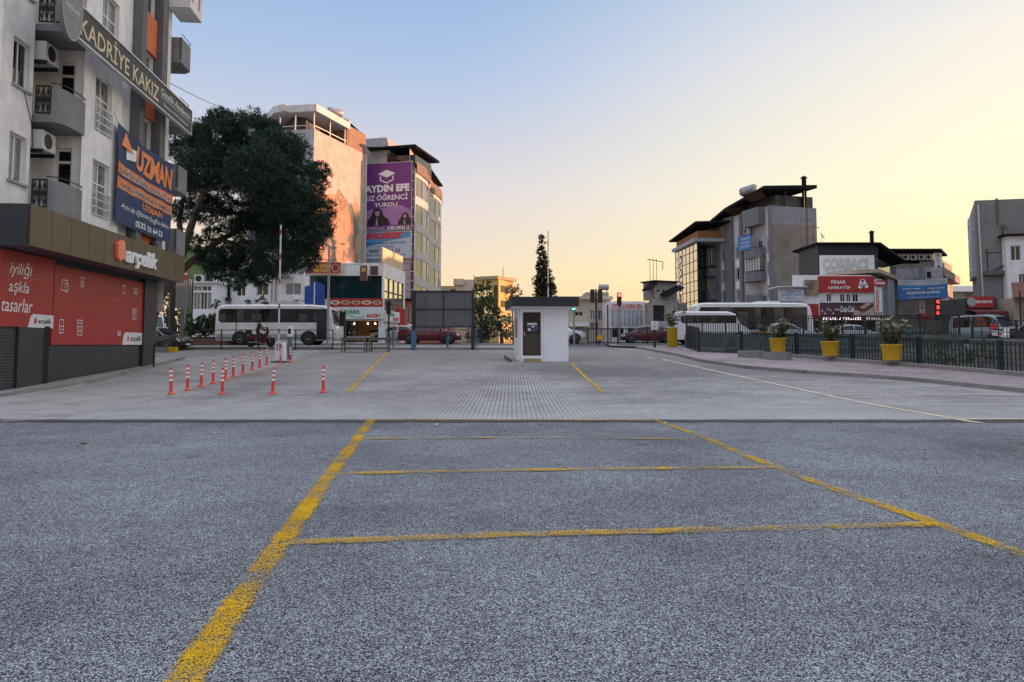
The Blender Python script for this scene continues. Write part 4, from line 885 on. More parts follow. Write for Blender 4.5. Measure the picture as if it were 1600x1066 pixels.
m = MB(); m.quad((4.04, -.95, 1.45), (4.04, .95, 1.45), (3.88, .9, 2.46), (3.88, -.9, 2.46)); m.v = [v + Vector((.06, 0, .02)) for v in m.v]; m.build('windscreen', glass, b, world=False)
for s in (-1, 1):
    MB().tube((4.1, s * .85, .85), (4.2, s * .85, .85), .11, n=12).build('headlight', lamp_glass, b, world=False)
    m = MB(); m.path([(3.9, s * 1.1, 2.5), (4.2, s * 1.25, 2.45), (4.25, s * 1.25, 2.2)], .025); m.box(4.18, 4.28, s * 1.25 - .1, s * 1.25 + .1, 1.8, 2.2); m.build('wing_mirror', black, b, world=False)
MB().box(3.95, 4.22, -1.1, 1.1, .36, .56).build('bumper', bus_grey, b, world=False, bevel=.04)
prof_x0, prof_x1 = -4.5, 4.5
b = bus('long dark windowed city bus behind the white minibus on the right', pv(1172, 58.5), 0, 9.3, 3.15, 2.5, p_white, None, prof(9.3, 3.15, .1), (-4.3, 4.05, .95, 2.80), [(3.2, 4.1)], (-2.6, 2.7), nwin=6)
m = MB(); m.quad((4.6, -1.05, 1.1), (4.6, 1.05, 1.1), (4.4, 1.0, 2.75), (4.4, -1.0, 2.75)); m.v = [v + Vector((.06, 0, .02)) for v in m.v]; m.build('windscreen', glass, b, world=False)
MB().box(.4, 2.2, -.7, .7, 3.14, 3.3).build('roof_unit', white_plastic, b, world=False, bevel=.04)
prof_x0, prof_x1 = -2.6, 2.5
def prof2(L, H): a = L / 2; return [(-a + .08, .35), (-a, .6), (-a + .02, H * .6), (-a + .1, H - .15), (-a + .4, H), (a - 1.6, H - .02), (a - 1.05, H - .2), (a - .72, H * .62), (a - .2, H * .50), (a, H * .40), (a, .5), (a - .1, .35)]
b = bus('white minibus with small roof windows behind the railings, in front of the big bus', pv(1108, 54.5), 0, 5.5, 2.42, 2.0, p_white, None, prof2(5.5, 2.42), (-2.3, 1.75, 1.55, 2.12), [], (-1.6, 1.75), wr=.36, name='minibus', nwin=4)
m = MB(); m.quad((2.05, -.8, 1.5), (2.05, .8, 1.5), (1.78, .75, 2.2), (1.78, -.75, 2.2)); m.v = [v + Vector((.04, 0, .01)) for v in m.v]; m.build('windscreen', glass, b, world=False)

# ------------------------------------------------------------------ fences
def Pz(p, z=0): return Vector((p[0], p[1], gz(p[1]) + z))
def iron_fence(name, label, cat, pts, h, mat, post_w=.09, step=.13, bar=.011, rails=(.08, 1), z0=0, post_h=None, mid=False, group=None, post_every=None, zlev=None, lower=0):
    o = Vector(pts[0]); base = (o.x, o.y, zlev if zlev is not None else gz(o.y) + z0)
    t = thing(name, label, cat, base, 0, group)
    Z = (lambda p, z: Vector((p[0], p[1], zlev + z))) if zlev is not None else (lambda p, z: Vector((p[0], p[1], gz(p[1]) + z0 + z)))
    segs = []
    for a, b in zip(pts, pts[1:]):
        a, b = Vector(a[:2]), Vector(b[:2]); L = (b - a).length; k = max(1, round(L / post_every)) if post_every else 1
        for i in range(k): segs.append((a.lerp(b, i / k), a.lerp(b, (i + 1) / k)))
    for i, (a, b) in enumerate(segs):
        for p in ((a,) if i < len(segs) - 1 else (a, b)):
            w2 = post_w / 2; m = MB(); q = Z(p, 0); m.box(q.x - w2, q.x + w2, q.y - w2, q.y + w2, q.z - .05, q.z + (post_h or h + .04)); m.build('post', mat, t)
        m = MB(); dr = (b - a).normalized(); L = (b - a).length; s0, s1 = post_w * .6, L - post_w * .6; nn = Vector((dr.y, -dr.x))
        def bar3(p, q, r, rz=None):
            rz = rz or r; pp = [p + Vector((nn.x * sx * r, nn.y * sx * r, sz * rz)) for sx, sz in ((1, -1), (-1, -1), (-1, 1), (1, 1))]; qq = [q + Vector((nn.x * sx * r, nn.y * sx * r, sz * rz)) for sx, sz in ((1, -1), (-1, -1), (-1, 1), (1, 1))]
            m.raw(pp + qq, [(0, 1, 2, 3), (7, 6, 5, 4), (0, 4, 5, 1), (1, 5, 6, 2), (2, 6, 7, 3), (3, 7, 4, 0)])
        for r in rails: bar3(Z(a + dr * s0, h * r), Z(a + dr * s1, h * r), .02, .022)
        if lower: bar3(Z(a + dr * s0, lower / 2), Z(a + dr * s1, lower / 2), .03, lower / 2)
        k = int((s1 - s0) / step)
        if step < 5:
            for j in range(1, k):
                p = a + dr * (s0 + (s1 - s0) * j / k); q = Z(p, h * rails[0]); m.box(q.x - bar, q.x + bar, q.y - bar, q.y + bar, q.z, q.z + h * (rails[-1] - rails[0]))
        if mid:
            for r in (.32, .5, .68): bar3(Z(a + dr * s0, h * r), Z(a + dr * s1, h * r), .008, .010)
        m.build('railing_panel', mat, t)
    return t
# front fence along the canal
fp = [(p.x, p.y + .12) for p in FEN]
iron_fence('canal_fence', 'dark green iron fence along the pink pavement, carrying yellow flower pots', 'fence', fp[1:-1], 1.12, green_metal, .17, .16, .016, (.06, .93, 1.0), mid=True, z0=.12, post_h=1.2)
iron_fence('canal_fence', 'dark railing with tall pickets running back beside the tall yellow planter', 'fence', [fp[1], (11.75, 49.55)], 1.35, green_metal, .10, .14, .012, (.05, .9, 1.0), z0=.12, post_every=3)
# low kerb wall under it
m = MB()
for a, b in zip(fp[2:], fp[3:]):
    a, b = Vector(a), Vector(b); d = (b - a).normalized(); nn = Vector((d.y, -d.x)) 
    vs = []
    for zz in (-.1, .26):
        for p, s_ in ((a, .32), (b, .32), (b, -.12), (a, -.12)): q = p + nn * s_; vs.append((q.x, q.y, gz(p.y) + zz))
    m.hexa([vs[i] for i in (0, 1, 2, 3)] + [vs[i] for i in (4, 5, 6, 7)])
tag(m.build('low_kerb_wall', kerb_mat, None, loc=(0, 0, 0)), 'low stained kerb wall at the foot of the green fence', 'low wall')
for (x0, x1, yb, yt), lab in (((1152, 1188, 564, 553), 'rough stone block at the fence foot, left one of the two'), ((1190, 1230, 567.5, 554), 'rough stone block at the fence foot, right one of the two')):
    a = G(x0, yb - 2); b = G(x1, yb); m = MB(); dz = gz(a.y); d = (b - a); d.z = 0; L = d.length; d.normalize(); f = Fr((a.x, a.y), d); m.fb(f, 0, L, dz, dz + .46, -.5, 0)
    tag(m.build('stone_block', kerb_mat, None, loc=(a.x, a.y, dz), bevel=.05), lab, 'stone block')
# fences beyond the canal
iron_fence('canal_fence', 'long dark picket fence on the far side of the canal, in front of the buses', 'fence', [(11.8, 49.75), (30.2, 49.75)], 1.25, black, .11, .15, .020, (.0, .86, 1.0), zlev=2.27, post_every=2.6, lower=.0)
m = MB(); m.box(11.7, 30.4, 49.6, 49.95, -.2, 2.25); tag(m.build('canal_parapet', mk('green_parapet', (.085, .10, .095), rough=.7, var=.4, vs=1.5, stainamt=.5), None, loc=(20, 49.7, 0)), 'dark green parapet beam under the far picket fence', 'parapet')
iron_fence('canal_fence', 'dark railing of square panels beyond the canal at the right edge', 'fence', [(30.8, 49.3), (46, 45.5)], 1.15, green_metal, .11, .42, .02, (.0, .35, .7, 1.0), zlev=2.0, post_every=2.6)
m = MB(); m.hexa([(30.6, 49.2, -.2), (46, 45.4, -.2), (46.1, 45.7, -.2), (30.7, 49.5, -.2), (30.6, 49.2, 1.97), (46, 45.4, 1.97), (46.1, 45.7, 1.97), (30.7, 49.5, 1.97)]); tag(m.build('canal_parapet', canal_mat, None, loc=(38, 47, 0)), 'stained concrete wall under the square panel railing at the right', 'parapet')
for k_, (lvl, Y0) in enumerate(((1.05, 46.5), (.45, 44.2), (-.2, 42))):      # stepped pipes and bridge beams over the canal
    tag(MB().box(FEN[2].x + 1.2 + k_ * 1.5, 24 + k_ * 2, Y0, Y0 + .3, lvl, lvl + .28).build('canal_beam', mk('beam_grey_green', (.06, .08, .08), rough=.7, stainamt=.5), None, loc=(16, Y0, lvl)), ['upper', 'middle', 'lowest'][k_] + ' of the dark beams crossing above the canal behind the flower pots', 'beam', 'beams across the canal')
iron_fence('roadside_railing', 'low black railing in front of the white coach', 'railing', [(-20.5, 46.1), (-11.2, 46.1)], 1.12, black, .06, 9, .01, (.05, .55, 1.0), z0=.13, post_every=2.3)
iron_fence('roadside_railing', 'dark picket railing across the road behind the maroon car and the booth', 'railing', [(-5.2, 60.9), (13.5, 60.9)], 1.25, mk('navy_rail', (.03, .045, .07), rough=.5), .09, .19, .016, (.06, .92), zlev=1.68, post_every=2.5)
iron_fence('roadside_railing', 'dark picket railing at the junction between the booth and the tall yellow planter', 'railing', [(5.6, 54.4), (12.2, 54.4)], 1.2, black, .08, .19, .014, (.06, .95), zlev=1.62, post_every=2.2)

# yellow planters and plants
def plant(base, h, sp, n, seed, mat, name='foliage', lean=.5, leaf=.10):
    rnd = random.Random(seed); m = MB(); st = MB()
    for i in range(n):
        a = rnd.uniform(0, 6.28); r0 = rnd.uniform(0, sp * .35); p = Vector(base) + Vector((r0 * math.cos(a), r0 * math.sin(a), 0)); hh = h * rnd.uniform(.45, 1)
        d = Vector((math.cos(a) * lean * rnd.uniform(.3, 1.5), math.sin(a) * lean * rnd.uniform(.3, 1.5), 1)).normalized(); prev = p
        for k in range(1, 6):
            q = p + d * hh * k / 5 + Vector((d.x, d.y, 0)) * .12 * (k / 5) ** 2; st.tube(prev, q, .008, n=4, caps=False); prev = q
            for j in range(5):
                b = rnd.uniform(0, 6.28); l_ = leaf * rnd.uniform(.6, 1.3); dl = Vector((math.cos(b), math.sin(b), rnd.uniform(-.2, .9))).normalized(); sd_ = dl.cross(Vector((0, 0, 1))).normalized() * l_ * .22
                m.quad(q, q + dl * l_ * .5 + sd_, q + dl * l_, q + dl * l_ * .5 - sd_)
    return m, st
leaf1 = mk('planter_leaf', (.17, .17, .085), rough=.7, var=.4, vs=9); leaf2 = mk('bush_leaf', (.035, .06, .025), rough=.7, var=.4, vs=4)
stem = mk('plant_stem', (.12, .10, .06), rough=.8)
def pot(label, p, r, h, ph, seed, cat='flower pot', name='flower_pot', zrel=None, tall=False):
    t = thing(name, label, cat, p)
    m = MB(); m.lathe([(r * .80, 0), (r * .82, .02), (r * .98, h - .05), (r * 1.03, h - .04), (r * 1.04, h), (r * .94, h), (r * .92, h - .06), (.01, h - .06)] if not tall else [(r * .9, 0), (r, .02), (r * 1.0, h - .05), (r * 1.05, h - .04), (r * 1.05, h), (r * .94, h), (.01, h - .05)], n=22); m.build('pot', yellow_pot, t, world=False)
    a, b = plant((0, 0, h - .06), ph, r, 20, seed, leaf1, leaf=.24); a.build('foliage', leaf1, t, world=False); b.build('stems', stem, t, world=False)
    if not tall: 
        m = MB(); m.box(-.03, .03, r * .9, r * 1.15, h * .5, h * .62); m.build('bracket', black, t, world=False)
    return t
def potat(label, x, yb, yt, w_, ph, seed, off=.45):
    # hang just in front of the fence line
    for a, b in zip(FEN, FEN[1:]):
        pa, pb = a, b
        r = ray(x, yb); 
        # intersect ray's vertical plane with fence segment
        den = (pb.x - pa.x) * r.y - (pb.y - pa.y) * r.x
        t_ = (-(pa.x) * r.y + (pa.y) * r.x) / den
        if 0 <= t_ <= 1: break
    Y = pa.y + (pb.y - pa.y) * t_ - off; s_ = Y / FPX
    c = at(x, yb, Y); pot(label, (c.x, Y, c.z), w_ / 2 * s_, (yb - yt) * s_, ph, seed)
potat('yellow flower pot hung on the fence above the stone blocks', 1216, 549.5, 528.5, 26, 1.15, 1)
potat('middle one of the three yellow flower pots hung on the fence', 1297.5, 556, 533.5, 28, 1.2, 2)
potat('yellow flower pot nearest the right edge, hung on the fence', 1393.5, 563, 538.5, 31, 1.25, 3)
g = at(1049, HOR, 48.6); pot('tall yellow cylinder planter standing at the corner of the pink pavement', (g.x, g.y - .3, gz(g.y) + .12), .33, 1.25, 1.5, 4, 'planter', 'planter', tall=True)
g = at(1193, 522, 52.5); pot('small yellow tub between the white minibus and the silver car', (g.x, 52.5, gz(52.5)), .40, 1.0, .5, 9, 'planter', 'planter', tall=True)

# ------------------------------------------------------------------ benches, billboard, posts, lights
def table(label, px, Y, L):
    p = at(px, HOR, Y); t = thing('market_table', label, 'table', (p.x, Y, gz(Y) + .01), R(random.uniform(-2, 2)), 'wooden market tables')
    m = MB()
    for i in range(5): m.box(-L / 2, L / 2, -.42 + i * .17, -.42 + i * .17 + .155, .80, .84)
    m.build('tabletop', wood, t, world=False)
    m = MB(); m.box(-L / 2 + .05, L / 2 - .05, -.38, -.35, .68, .80); m.box(-L / 2 + .05, L / 2 - .05, .35, .38, .68, .80); m.build('apron', wood, t, world=False)
    for sx in (-1, 1):
        for sy in (-1, 1): MB().box(sx * (L / 2 - .12) - .04, sx * (L / 2 - .12) + .04, sy * .36 - .04, sy * .36 + .04, 0, .80).build('leg', wood, t, world=False)
    MB().box(-L / 2 + .15, L / 2 - .15, -.02, .02, .22, .28).build('stretcher', wood, t, world=False)
    return t
table('left wooden market table, grey plank top, beside the coach front', 554, 43.5, 1.55)
table('right wooden market table, over the far end of the yellow line', 593, 43.8, 1.3)
tag(MB().box(-.62, .62, -.32, .32, 0, .09).build('folded_tarp', mk('grey_tarp', (.28, .28, .27), rough=.8), None), 'flat grey folded tarp lying on the left market table', 'tarp'); bpy.data.objects['folded_tarp'].location = (at(560, HOR, 43.5).x, 43.5, gz(43.5) + .853)
# billboard seen from the back
t = thing('billboard', 'empty grey billboard panel on two dark posts, in front of the maroon car', 'billboard', (at(693, HOR, 46.1).x, 46.1, gz(46.1)))
bf = Fr((0, 46.0), (1, 0)); r = bf.rect(649, 456.5, 737, 510)
m = MB(); m.fb(bf, *r, -.06, -.02); pan = m.build('panel', mk('grey_sheet', (.13, .125, .13), rough=.75, var=.12, streak=.3), t)
m = MB()
cx, cz = (r[0] + r[1]) / 2, (r[2] + r[3]) / 2
for a in ((r[0] - .06, r[1] + .06, r[3], r[3] + .09), (r[0] - .06, r[1] + .06, r[2] - .08, r[2]), (r[0], r[1], cz - .03, cz + .03)): m.fb(bf, *a, -.05, .03)
m.fb(bf, cx - .035, cx + .035, r[2], r[3], -.05, .026); m.build('frame', green_metal, t)
for x, mt, wd_ in ((646.5, blue_metal, .12), (739, green_metal, .07)):
    u = bf.hit(x, 500)[0]; m = MB(); m.fb(bf, u - wd_, u + wd_, gz(46) - .05, r[3] + .1, -.14, .04); m.build('post', green_metal, t)
    m = MB(); m.fb(bf, u - wd_ - .03, u + wd_ + .03, gz(46) + .02, gz(46) + 1.25, -.16, .06); m.build('post_base', mt, t)
def post(name, label, x, Y, h, mat, r=.05, cat='post', group=None):
    p = at(x, HOR, Y); t = MB(); t.tube((0, 0, 0), (0, 0, h), r, n=10); t.lathe([(r * 1.7, 0), (r * 1.6, .05), (r * 1.05, .08)], n=10); t.lathe([(r * 1.15, h), (r, h + .03), (.005, h + .05)], n=10)
    o = tag(t.build(name, mat), label, cat, group); o.location = (p.x, Y, gz(Y)); return o
post('bollard_post', 'blue painted post left of the billboard, before the beige car', 614, 47.5, 1.15, blue_metal, .06, group='blue posts along the roadside pavement')
post('bollard_post', 'blue painted post under the billboard, before the maroon car front wheel', 699.5, 46.8, 1.15, blue_metal, .07, group='blue posts along the roadside pavement')
post('bollard_post', 'blue painted post just right of the billboard', 744, 47.3, 1.1, blue_metal, .05, group='blue posts along the roadside pavement')
post('kerb_post', 'black post on the pavement at the far corner of the shop', 241, 31.0, .95, black, .035, cat='post')
def lamp_pole(label, x, yt, Y, r=.09):
    p = at(x, HOR, Y); h = at(x, yt, Y).z - gz(Y); t = thing('street_pole', label, 'street pole', (p.x, Y, gz(Y)))
    MB().tube((0, 0, 0), (0, 0, h), r, r * .75, n=12).build('pole', steel, t, world=False)
    m = MB(); m.path([(0, 0, h - .15), (.5, 0, h + .12), (.9, 0, h + .08)], .02); m.box(.8, 1.05, -.06, .06, h + .02, h + .10); m.box(-.3, -.1, -.06, .06, h - .1, h + .0); m.box(-.3, 0, -.02, .02, h - .06, h - .03); m.build('camera_arm', alu, t, world=False)
    MB().lathe([(r * 2, 0), (r * 1.9, .04), (r * 1.2, .06)], n=12).build('base_flange', steel, t, world=False)
lamp_pole('grey street pole with a small camera arm between the pine and the red shop sign', 512, 383, 49)
def traffic_light(label, x, yb, Y, ytop, lit, two=False, side=0, yaw=0):
    p = at(x, HOR, Y); s_ = Y / FPX; h = at(x, ytop, Y).z - gz(Y); t = thing('traffic_light', label, 'traffic light', (p.x, Y, gz(Y)), yaw)
    MB().tube((0, 0, 0), (0, 0, h), .07, n=10).build('pole', black if lit == 'off' else steel, t, world=False)
    heads = [(side, 0)] + ([(-side, .0)] if two else [])
    for i, (sx, _) in enumerate(heads):
        hb = MB(); hb.box(sx * .28 - .16, sx * .28 + .16, -.2, .06, h - 1.0, h - .03); b_ = hb.build('signal_head', black, t, world=False, bevel=.02)
        for j, c in enumerate(('red', 'amber', 'green')):
            zc = h - .2 - j * .30; mt = black
            if lit == c and i == 0: mt = sig_red if c == 'red' else sig_green
            MB().tube((sx * .28, -.235, zc), (sx * .28, -.20, zc), .13 if lit == c and i == 0 else .105, n=16).build('lens', mt if mt is not black else mk('unlit_lens', (.04, .04, .03), rough=.2), b_, world=False)
            m = MB(); n = 8
            for q in range(n):
                a0, a1 = math.pi * q / n, math.pi * (q + 1) / n; C0 = lambda a, y: (sx * .28 + .125 * math.cos(a), y, zc + .125 * math.sin(a)); m.quad(C0(a0, -.2), C0(a1, -.2), C0(a1, -.36), C0(a0, -.36))
            m.build('visor', black, b_, world=False)
    return t
traffic_light('traffic light with dark lamps at the corner of the baker shop, above the beige car', 607, 530, 55, 470, 'off', side=0)
traffic_light('traffic light with a lit green lamp, just right of the booth', 897, 533, 54, 465, 'green', side=-.2)
traffic_light('traffic light with two black heads side by side on one pole', 932, 533, 54, 452, 'off', two=True, side=1)
traffic_light('traffic light with a lit red lamp on a tall pole', 968, 532, 55, 457, 'red', side=0)
traffic_light('black traffic light head beside the coach front', 538, 530, 50, 487, 'off', side=-.6)
p = at(950, HOR, 50.5); t = thing('sign_post', 'thin black post with nothing on top, between the traffic lights', 'post', (p.x, 50.5, gz(50.5))); MB().tube((0, 0, 0), (0, 0, 2.9), .05, n=8).build('pole', black, t, world=False); MB().lathe([(.12, 0), (.1, .05), (.05, .08)], n=8).build('base', black, t, world=False)
p = at(1023, HOR, 47); t = thing('notice_board', 'small white parking notice on a dark post left of the tall yellow planter', 'sign', (p.x, 47, gz(47)))
MB().box(-.07, .07, -.05, .05, 0, 1.85).build('post', black, t, world=False); nb = MB().box(-.22, .22, -.08, -.05, 1.25, 1.80).build('plate', white_sign, t, world=False); nf = Fr((0, 0), (1, 0))
MB().fb(nf, -.06, .04, 1.62, 1.74, .08, .084).build('pictogram', lt_red, nb, world=False)
for z in (1.50, 1.42, 1.34): MB().fb(nf, -.14, .14, z, z + .025, .08, .084).build('text_line', lt_black, nb, world=False)
p = at(937, HOR, 53.2); t = thing('yellow_box', 'small yellow utility box on a short leg near the traffic lights', 'utility box', (p.x, 53.2, gz(53.2)))
MB().box(-.2, .2, -.15, .15, .35, .72).build('box_body', yellow_pot, t, world=False, bevel=.05); MB().box(-.04, .04, -.04, .04, 0, .35).build('leg', black, t, world=False)

# ------------------------------------------------------------------ people
skin = mk('skin', (.35, .20, .14), rough=.6, var=.05); cloth_dark = mk('dark_clothes', (.018, .02, .028), rough=.85, var=.25, vs=8); hair = mk('dark_hair', (.015, .012, .01), rough=.7)
def figure(label, loc, yaw, J, group=None, cloth=None, helmet=False):
    """J: joint positions in local coordinates"""
    t = thing('person', label, 'person', loc, yaw)
    names = list(J); V = []; E_ = []; Rr = []
    def add(p, r, par=None):
        V.append(p); Rr.append(r); i = len(V) - 1
        if par is not None: E_.append((par, i))
        return i
    pel = add(J['pelvis'], .125); ch = add(J['chest'], .135, pel); sh = add(J['neck'], .07, ch); nk = add(J['head0'], .055, sh); hd = add(J['head1'], .088, nk); h2 = add(J['head2'], .075, hd)
    for s in ('l', 'r'):
        a = add(J['sh' + s], .062, sh); b = add(J['el' + s], .045, a); c = add(J['wr' + s], .030, b); pv_ = Vector(J['wr' + s]); dd_ = (pv_ - Vector(J['el' + s])).normalized(); sd_ = Vector((0, 0, 1)).cross(dd_); sd_ = sd_.normalized() if sd_.length > .1 else Vector((1, 0, 0))
        pm = add(pv_ + dd_ * .05, .030, c)
        for k, (o, l_) in enumerate(((-.03, .07), (-.01, .085), (.01, .08), (.03, .065))): f1 = add(pv_ + dd_ * .095 + sd_ * o, .010, pm); add(pv_ + dd_ * (.095 + l_ * .6) + sd_ * o + Vector((0, 0, -.025)), .008, f1)
        th_ = add(pv_ + dd_ * .05 - sd_ * .045, .011, pm); add(pv_ + dd_ * .09 - sd_ * .055 + Vector((0, 0, -.01)), .009, th_)
        a = add(J['hip' + s], .095, pel); b = add(J['kn' + s], .065, a); c = add(J['an' + s], .045, b); add(J['toe' + s], .036, c)
    me = bpy.data.meshes.new('body'); me.from_pydata([tuple(v) for v in V], E_, []); me.materials.append(cloth or cloth_dark)
    o = bpy.data.objects.new('body', me); C.objects.link(o); o.parent = t
    sk = o.modifiers.new('s', 'SKIN'); sk.use_smooth_shade = True
    for i, v in enumerate(me.skin_vertices[0].data): v.radius = (Rr[i],) * 2; v.use_root = (i == 0)
    ss = o.modifiers.new('u', 'SUBSURF'); ss.levels = ss.render_levels = 1
    dg = bpy.context.evaluated_depsgraph_get(); m2 = bpy.data.meshes.new_from_object(o.evaluated_get(dg)); o.modifiers.clear(); o.data = m2
    m2.materials.clear(); m2.materials.append(cloth or cloth_dark); m2.materials.append(skin); hz = Vector(J['head0']).z + .01; wl, wrr = Vector(J['wrl']), Vector(J['wrr'])
    for p in m2.polygons:
        c = p.center
        if c.z > hz or (c - wl).length < .15 and (c - wl).dot(wl - Vector(J['ell'])) > 0 or (c - wrr).length < .15 and (c - wrr).dot(wrr - Vector(J['elr'])) > 0: p.material_index = 1
    hc = (Vector(J['head1']) + Vector(J['head2'])) / 2; fd = Vector(J.get('face', (1, 0, 0))); sd_ = Vector((0, 0, 1)).cross(fd)
    m = MB(); n0 = len(m.v); m.lathe([(.01, .125), (.06, .118), (.095, .08), (.108, .03), (.106, -.03), (.09, -.06)] if not helmet else [(.01, .15), (.08, .135), (.125, .08), (.138, .0), (.13, -.07), (.11, -.1)], tuple(hc - fd * .018), 16); m.build('helmet' if helmet else 'hair', black if helmet else hair, t, world=False)
    f_ = MB()
    for s in (-1, 1): c = hc + fd * .092 + sd_ * .03 * s; f_.lathe([(.012, -.008), (.012, .008)], tuple(c), 8)
    f_.build('eyes', hair, t, world=False)
    m = MB(); c = hc + fd * .10 - Vector((0, 0, .02)); m.raw([c + Vector((0, 0, .03)), c + sd_ * .014 - Vector((0, 0, .01)), c - sd_ * .014 - Vector((0, 0, .01)), c + fd * .025 - Vector((0, 0, .008))], [(0, 1, 3), (0, 3, 2), (1, 2, 3)]); m.build('nose', skin, t, world=False)
    return t
# motorcycle with rider (facing right)
mp = pv(407, 47.4)
t = thing('motorcycle', 'dark red motorcycle with luggage box, ridden past the barrier gate', 'motorcycle', (mp[0], mp[1], mp[2] + .13), 0)
for x in (-.62, .66):
    w_ = MB().lathe([(.23, -.05), (.29, -.045), (.31, 0), (.29, .045), (.23, .05), (.22, 0)], (x, 0, .31), 22, 'y').build('wheel', tyre, t, world=False)
    m = MB(); m.lathe([(.225, -.015), (.225, .015)], (x, 0, .31), 16, 'y'); m.build('rim', rim_m, w_, world=False)
redp = carpaint('motorcycle_red', (.16, .015, .02))
def sideshape(pts, hw, name, mat, par, bev=.02): m = MB(); f = Fr((0, 0), (1, 0)); m.poly(f, pts, -hw, hw); return m.build(name, mat, par, world=False, bevel=bev)
sideshape([(-.9, .62), (-.7, .52), (-.25, .45), (0, .28), (.3, .26), (.42, .55), (.52, .86), (.40, .98), (.22, .78), (0, .68), (-.35, .70), (-.85, .74)], .15, 'fairing', redp, t)
sideshape([(-.7, .72), (-.1, .70), (.05, .76), (-.1, .80), (-.7, .84)], .13, 'seat', black, t)
sideshape([(-.95, .78), (-.62, .78), (-.60, 1.08), (-.92, 1.10)], .20, 'top_box', black, t)
sideshape([(.44, .92), (.52, .90), (.40, 1.28), (.36, 1.28)], .14, 'windscreen', glass, t, .005)
m = MB(); m.tube((.66, .09, .31), (.44, .09, .95), .025); m.build('fork', steel, t, world=False); m = MB(); m.tube((.66, -.09, .31), (.44, -.09, .95), .025); m.build('fork', steel, t, world=False)
MB().tube((.36, -.33, 1.03), (.36, .33, 1.03), .018).build('handlebar', black, t, world=False); MB().box(-.15, .2, -.12, .12, .2, .48).build('engine', steel, t, world=False, bevel=.03)
MB().tube((.53, 0, .80), (.60, 0, .80), .08, n=14).build('headlight', lamp_glass, t, world=False); MB().tube((-.75, -.14, .3), (-.1, -.14, .28), .045).build('exhaust', steel, t, world=False)
for s in (-1, 1): m = MB(); m.tube((.34, s * .25, 1.03), (.36, s * .34, 1.22), .01); m.box(.34, .36, s * .34 - .06, s * .34 + .06, 1.2, 1.28); m.build('mirror', black, t, world=False)
J = dict(pelvis=(-.22, 0, .92), chest=(-.16, 0, 1.24), neck=(-.10, 0, 1.46), head0=(-.07, 0, 1.52), head1=(-.05, 0, 1.61), head2=(-.05, 0, 1.70))
for s, k in (('l', 1), ('r', -1)): J.update({'sh' + s: (-.09, k * .18, 1.41), 'el' + s: (.08, k * .26, 1.18), 'wr' + s: (.27, k * .27, 1.07), 'hip' + s: (-.18, k * .10, .88), 'kn' + s: (.22, k * .20, .72), 'an' + s: (.10, k * .18, .34), 'toe' + s: (.26, k * .18, .28)})
figure('rider in dark jacket leaning to the handlebar of the motorcycle', (mp[0], mp[1], mp[2] + .13), 0, J)
def standing(label, px, Y, yaw=0, z=None, stride=.12, group=None, cloth=None):
    p = at(px, HOR, Y)
    J = dict(pelvis=(0, 0, .95), chest=(.02, 0, 1.25), neck=(.02, 0, 1.45), head0=(.03, 0, 1.51), head1=(.05, 0, 1.60), head2=(.05, 0, 1.68))
    for s, k in (('l', 1), ('r', -1)): J.update({'sh' + s: (.01, k * .19, 1.40), 'el' + s: (-.02 - k * stride * .6, k * .24, 1.12), 'wr' + s: (.08 - k * stride, k * .23, .88), 'hip' + s: (0, k * .10, .92), 'kn' + s: (.04 + k * stride * .6, k * .10, .50), 'an' + s: (k * stride, k * .10, .09), 'toe' + s: (.16 + k * stride, k * .11, .04)})
    return figure(label, (p.x, Y, gz(Y) if z is None else z), yaw, J, cloth=cloth)
standing('pedestrian in a long dark coat behind the far picket fence, near the red kebab sign', 1353, 52.5, R(180), stride=.15, z=1.75)
standing('person in dark clothes standing by the entrance of the baker shop', 549, 56.5, R(-60), stride=.04)
standing('person in dark clothes at the far end of the shop, beside the white ambulance', 273, 50.5, R(100), stride=.06)
# scooter at the right
sp_ = at(1567, HOR, 51); t = thing('scooter', 'white and red scooter parked behind the square panel railing', 'scooter', (sp_.x, 51, gz(51) + .35), R(20))
for x in (-.55, .6): MB().lathe([(.15, -.05), (.2, -.04), (.22, 0), (.2, .04), (.15, .05)], (x, 0, .22), 18, 'y').build('wheel', tyre, t, world=False)
sideshape([(-.8, .4), (-.3, .3), (.2, .22), (.45, .25), (.5, .9), (.42, 1.0), (.33, .5), (0, .42), (-.1, .72), (-.8, .78)], .17, 'bodywork', p_white, t); sideshape([(-.75, .78), (-.12, .74), (-.1, .82), (-.7, .88)], .14, 'seat', black, t); sideshape([(-.7, .45), (-.3, .4), (-.25, .6), (-.7, .65)], .18, 'side_panel', red_plastic, t)
MB().tube((.42, -.3, 1.05), (.42, .3, 1.05), .02).build('handlebar', black, t, world=False); MB().box(-1.0, -.68, -.2, .2, .85, 1.2).build('delivery_box', red_plastic, t, world=False, bevel=.03)

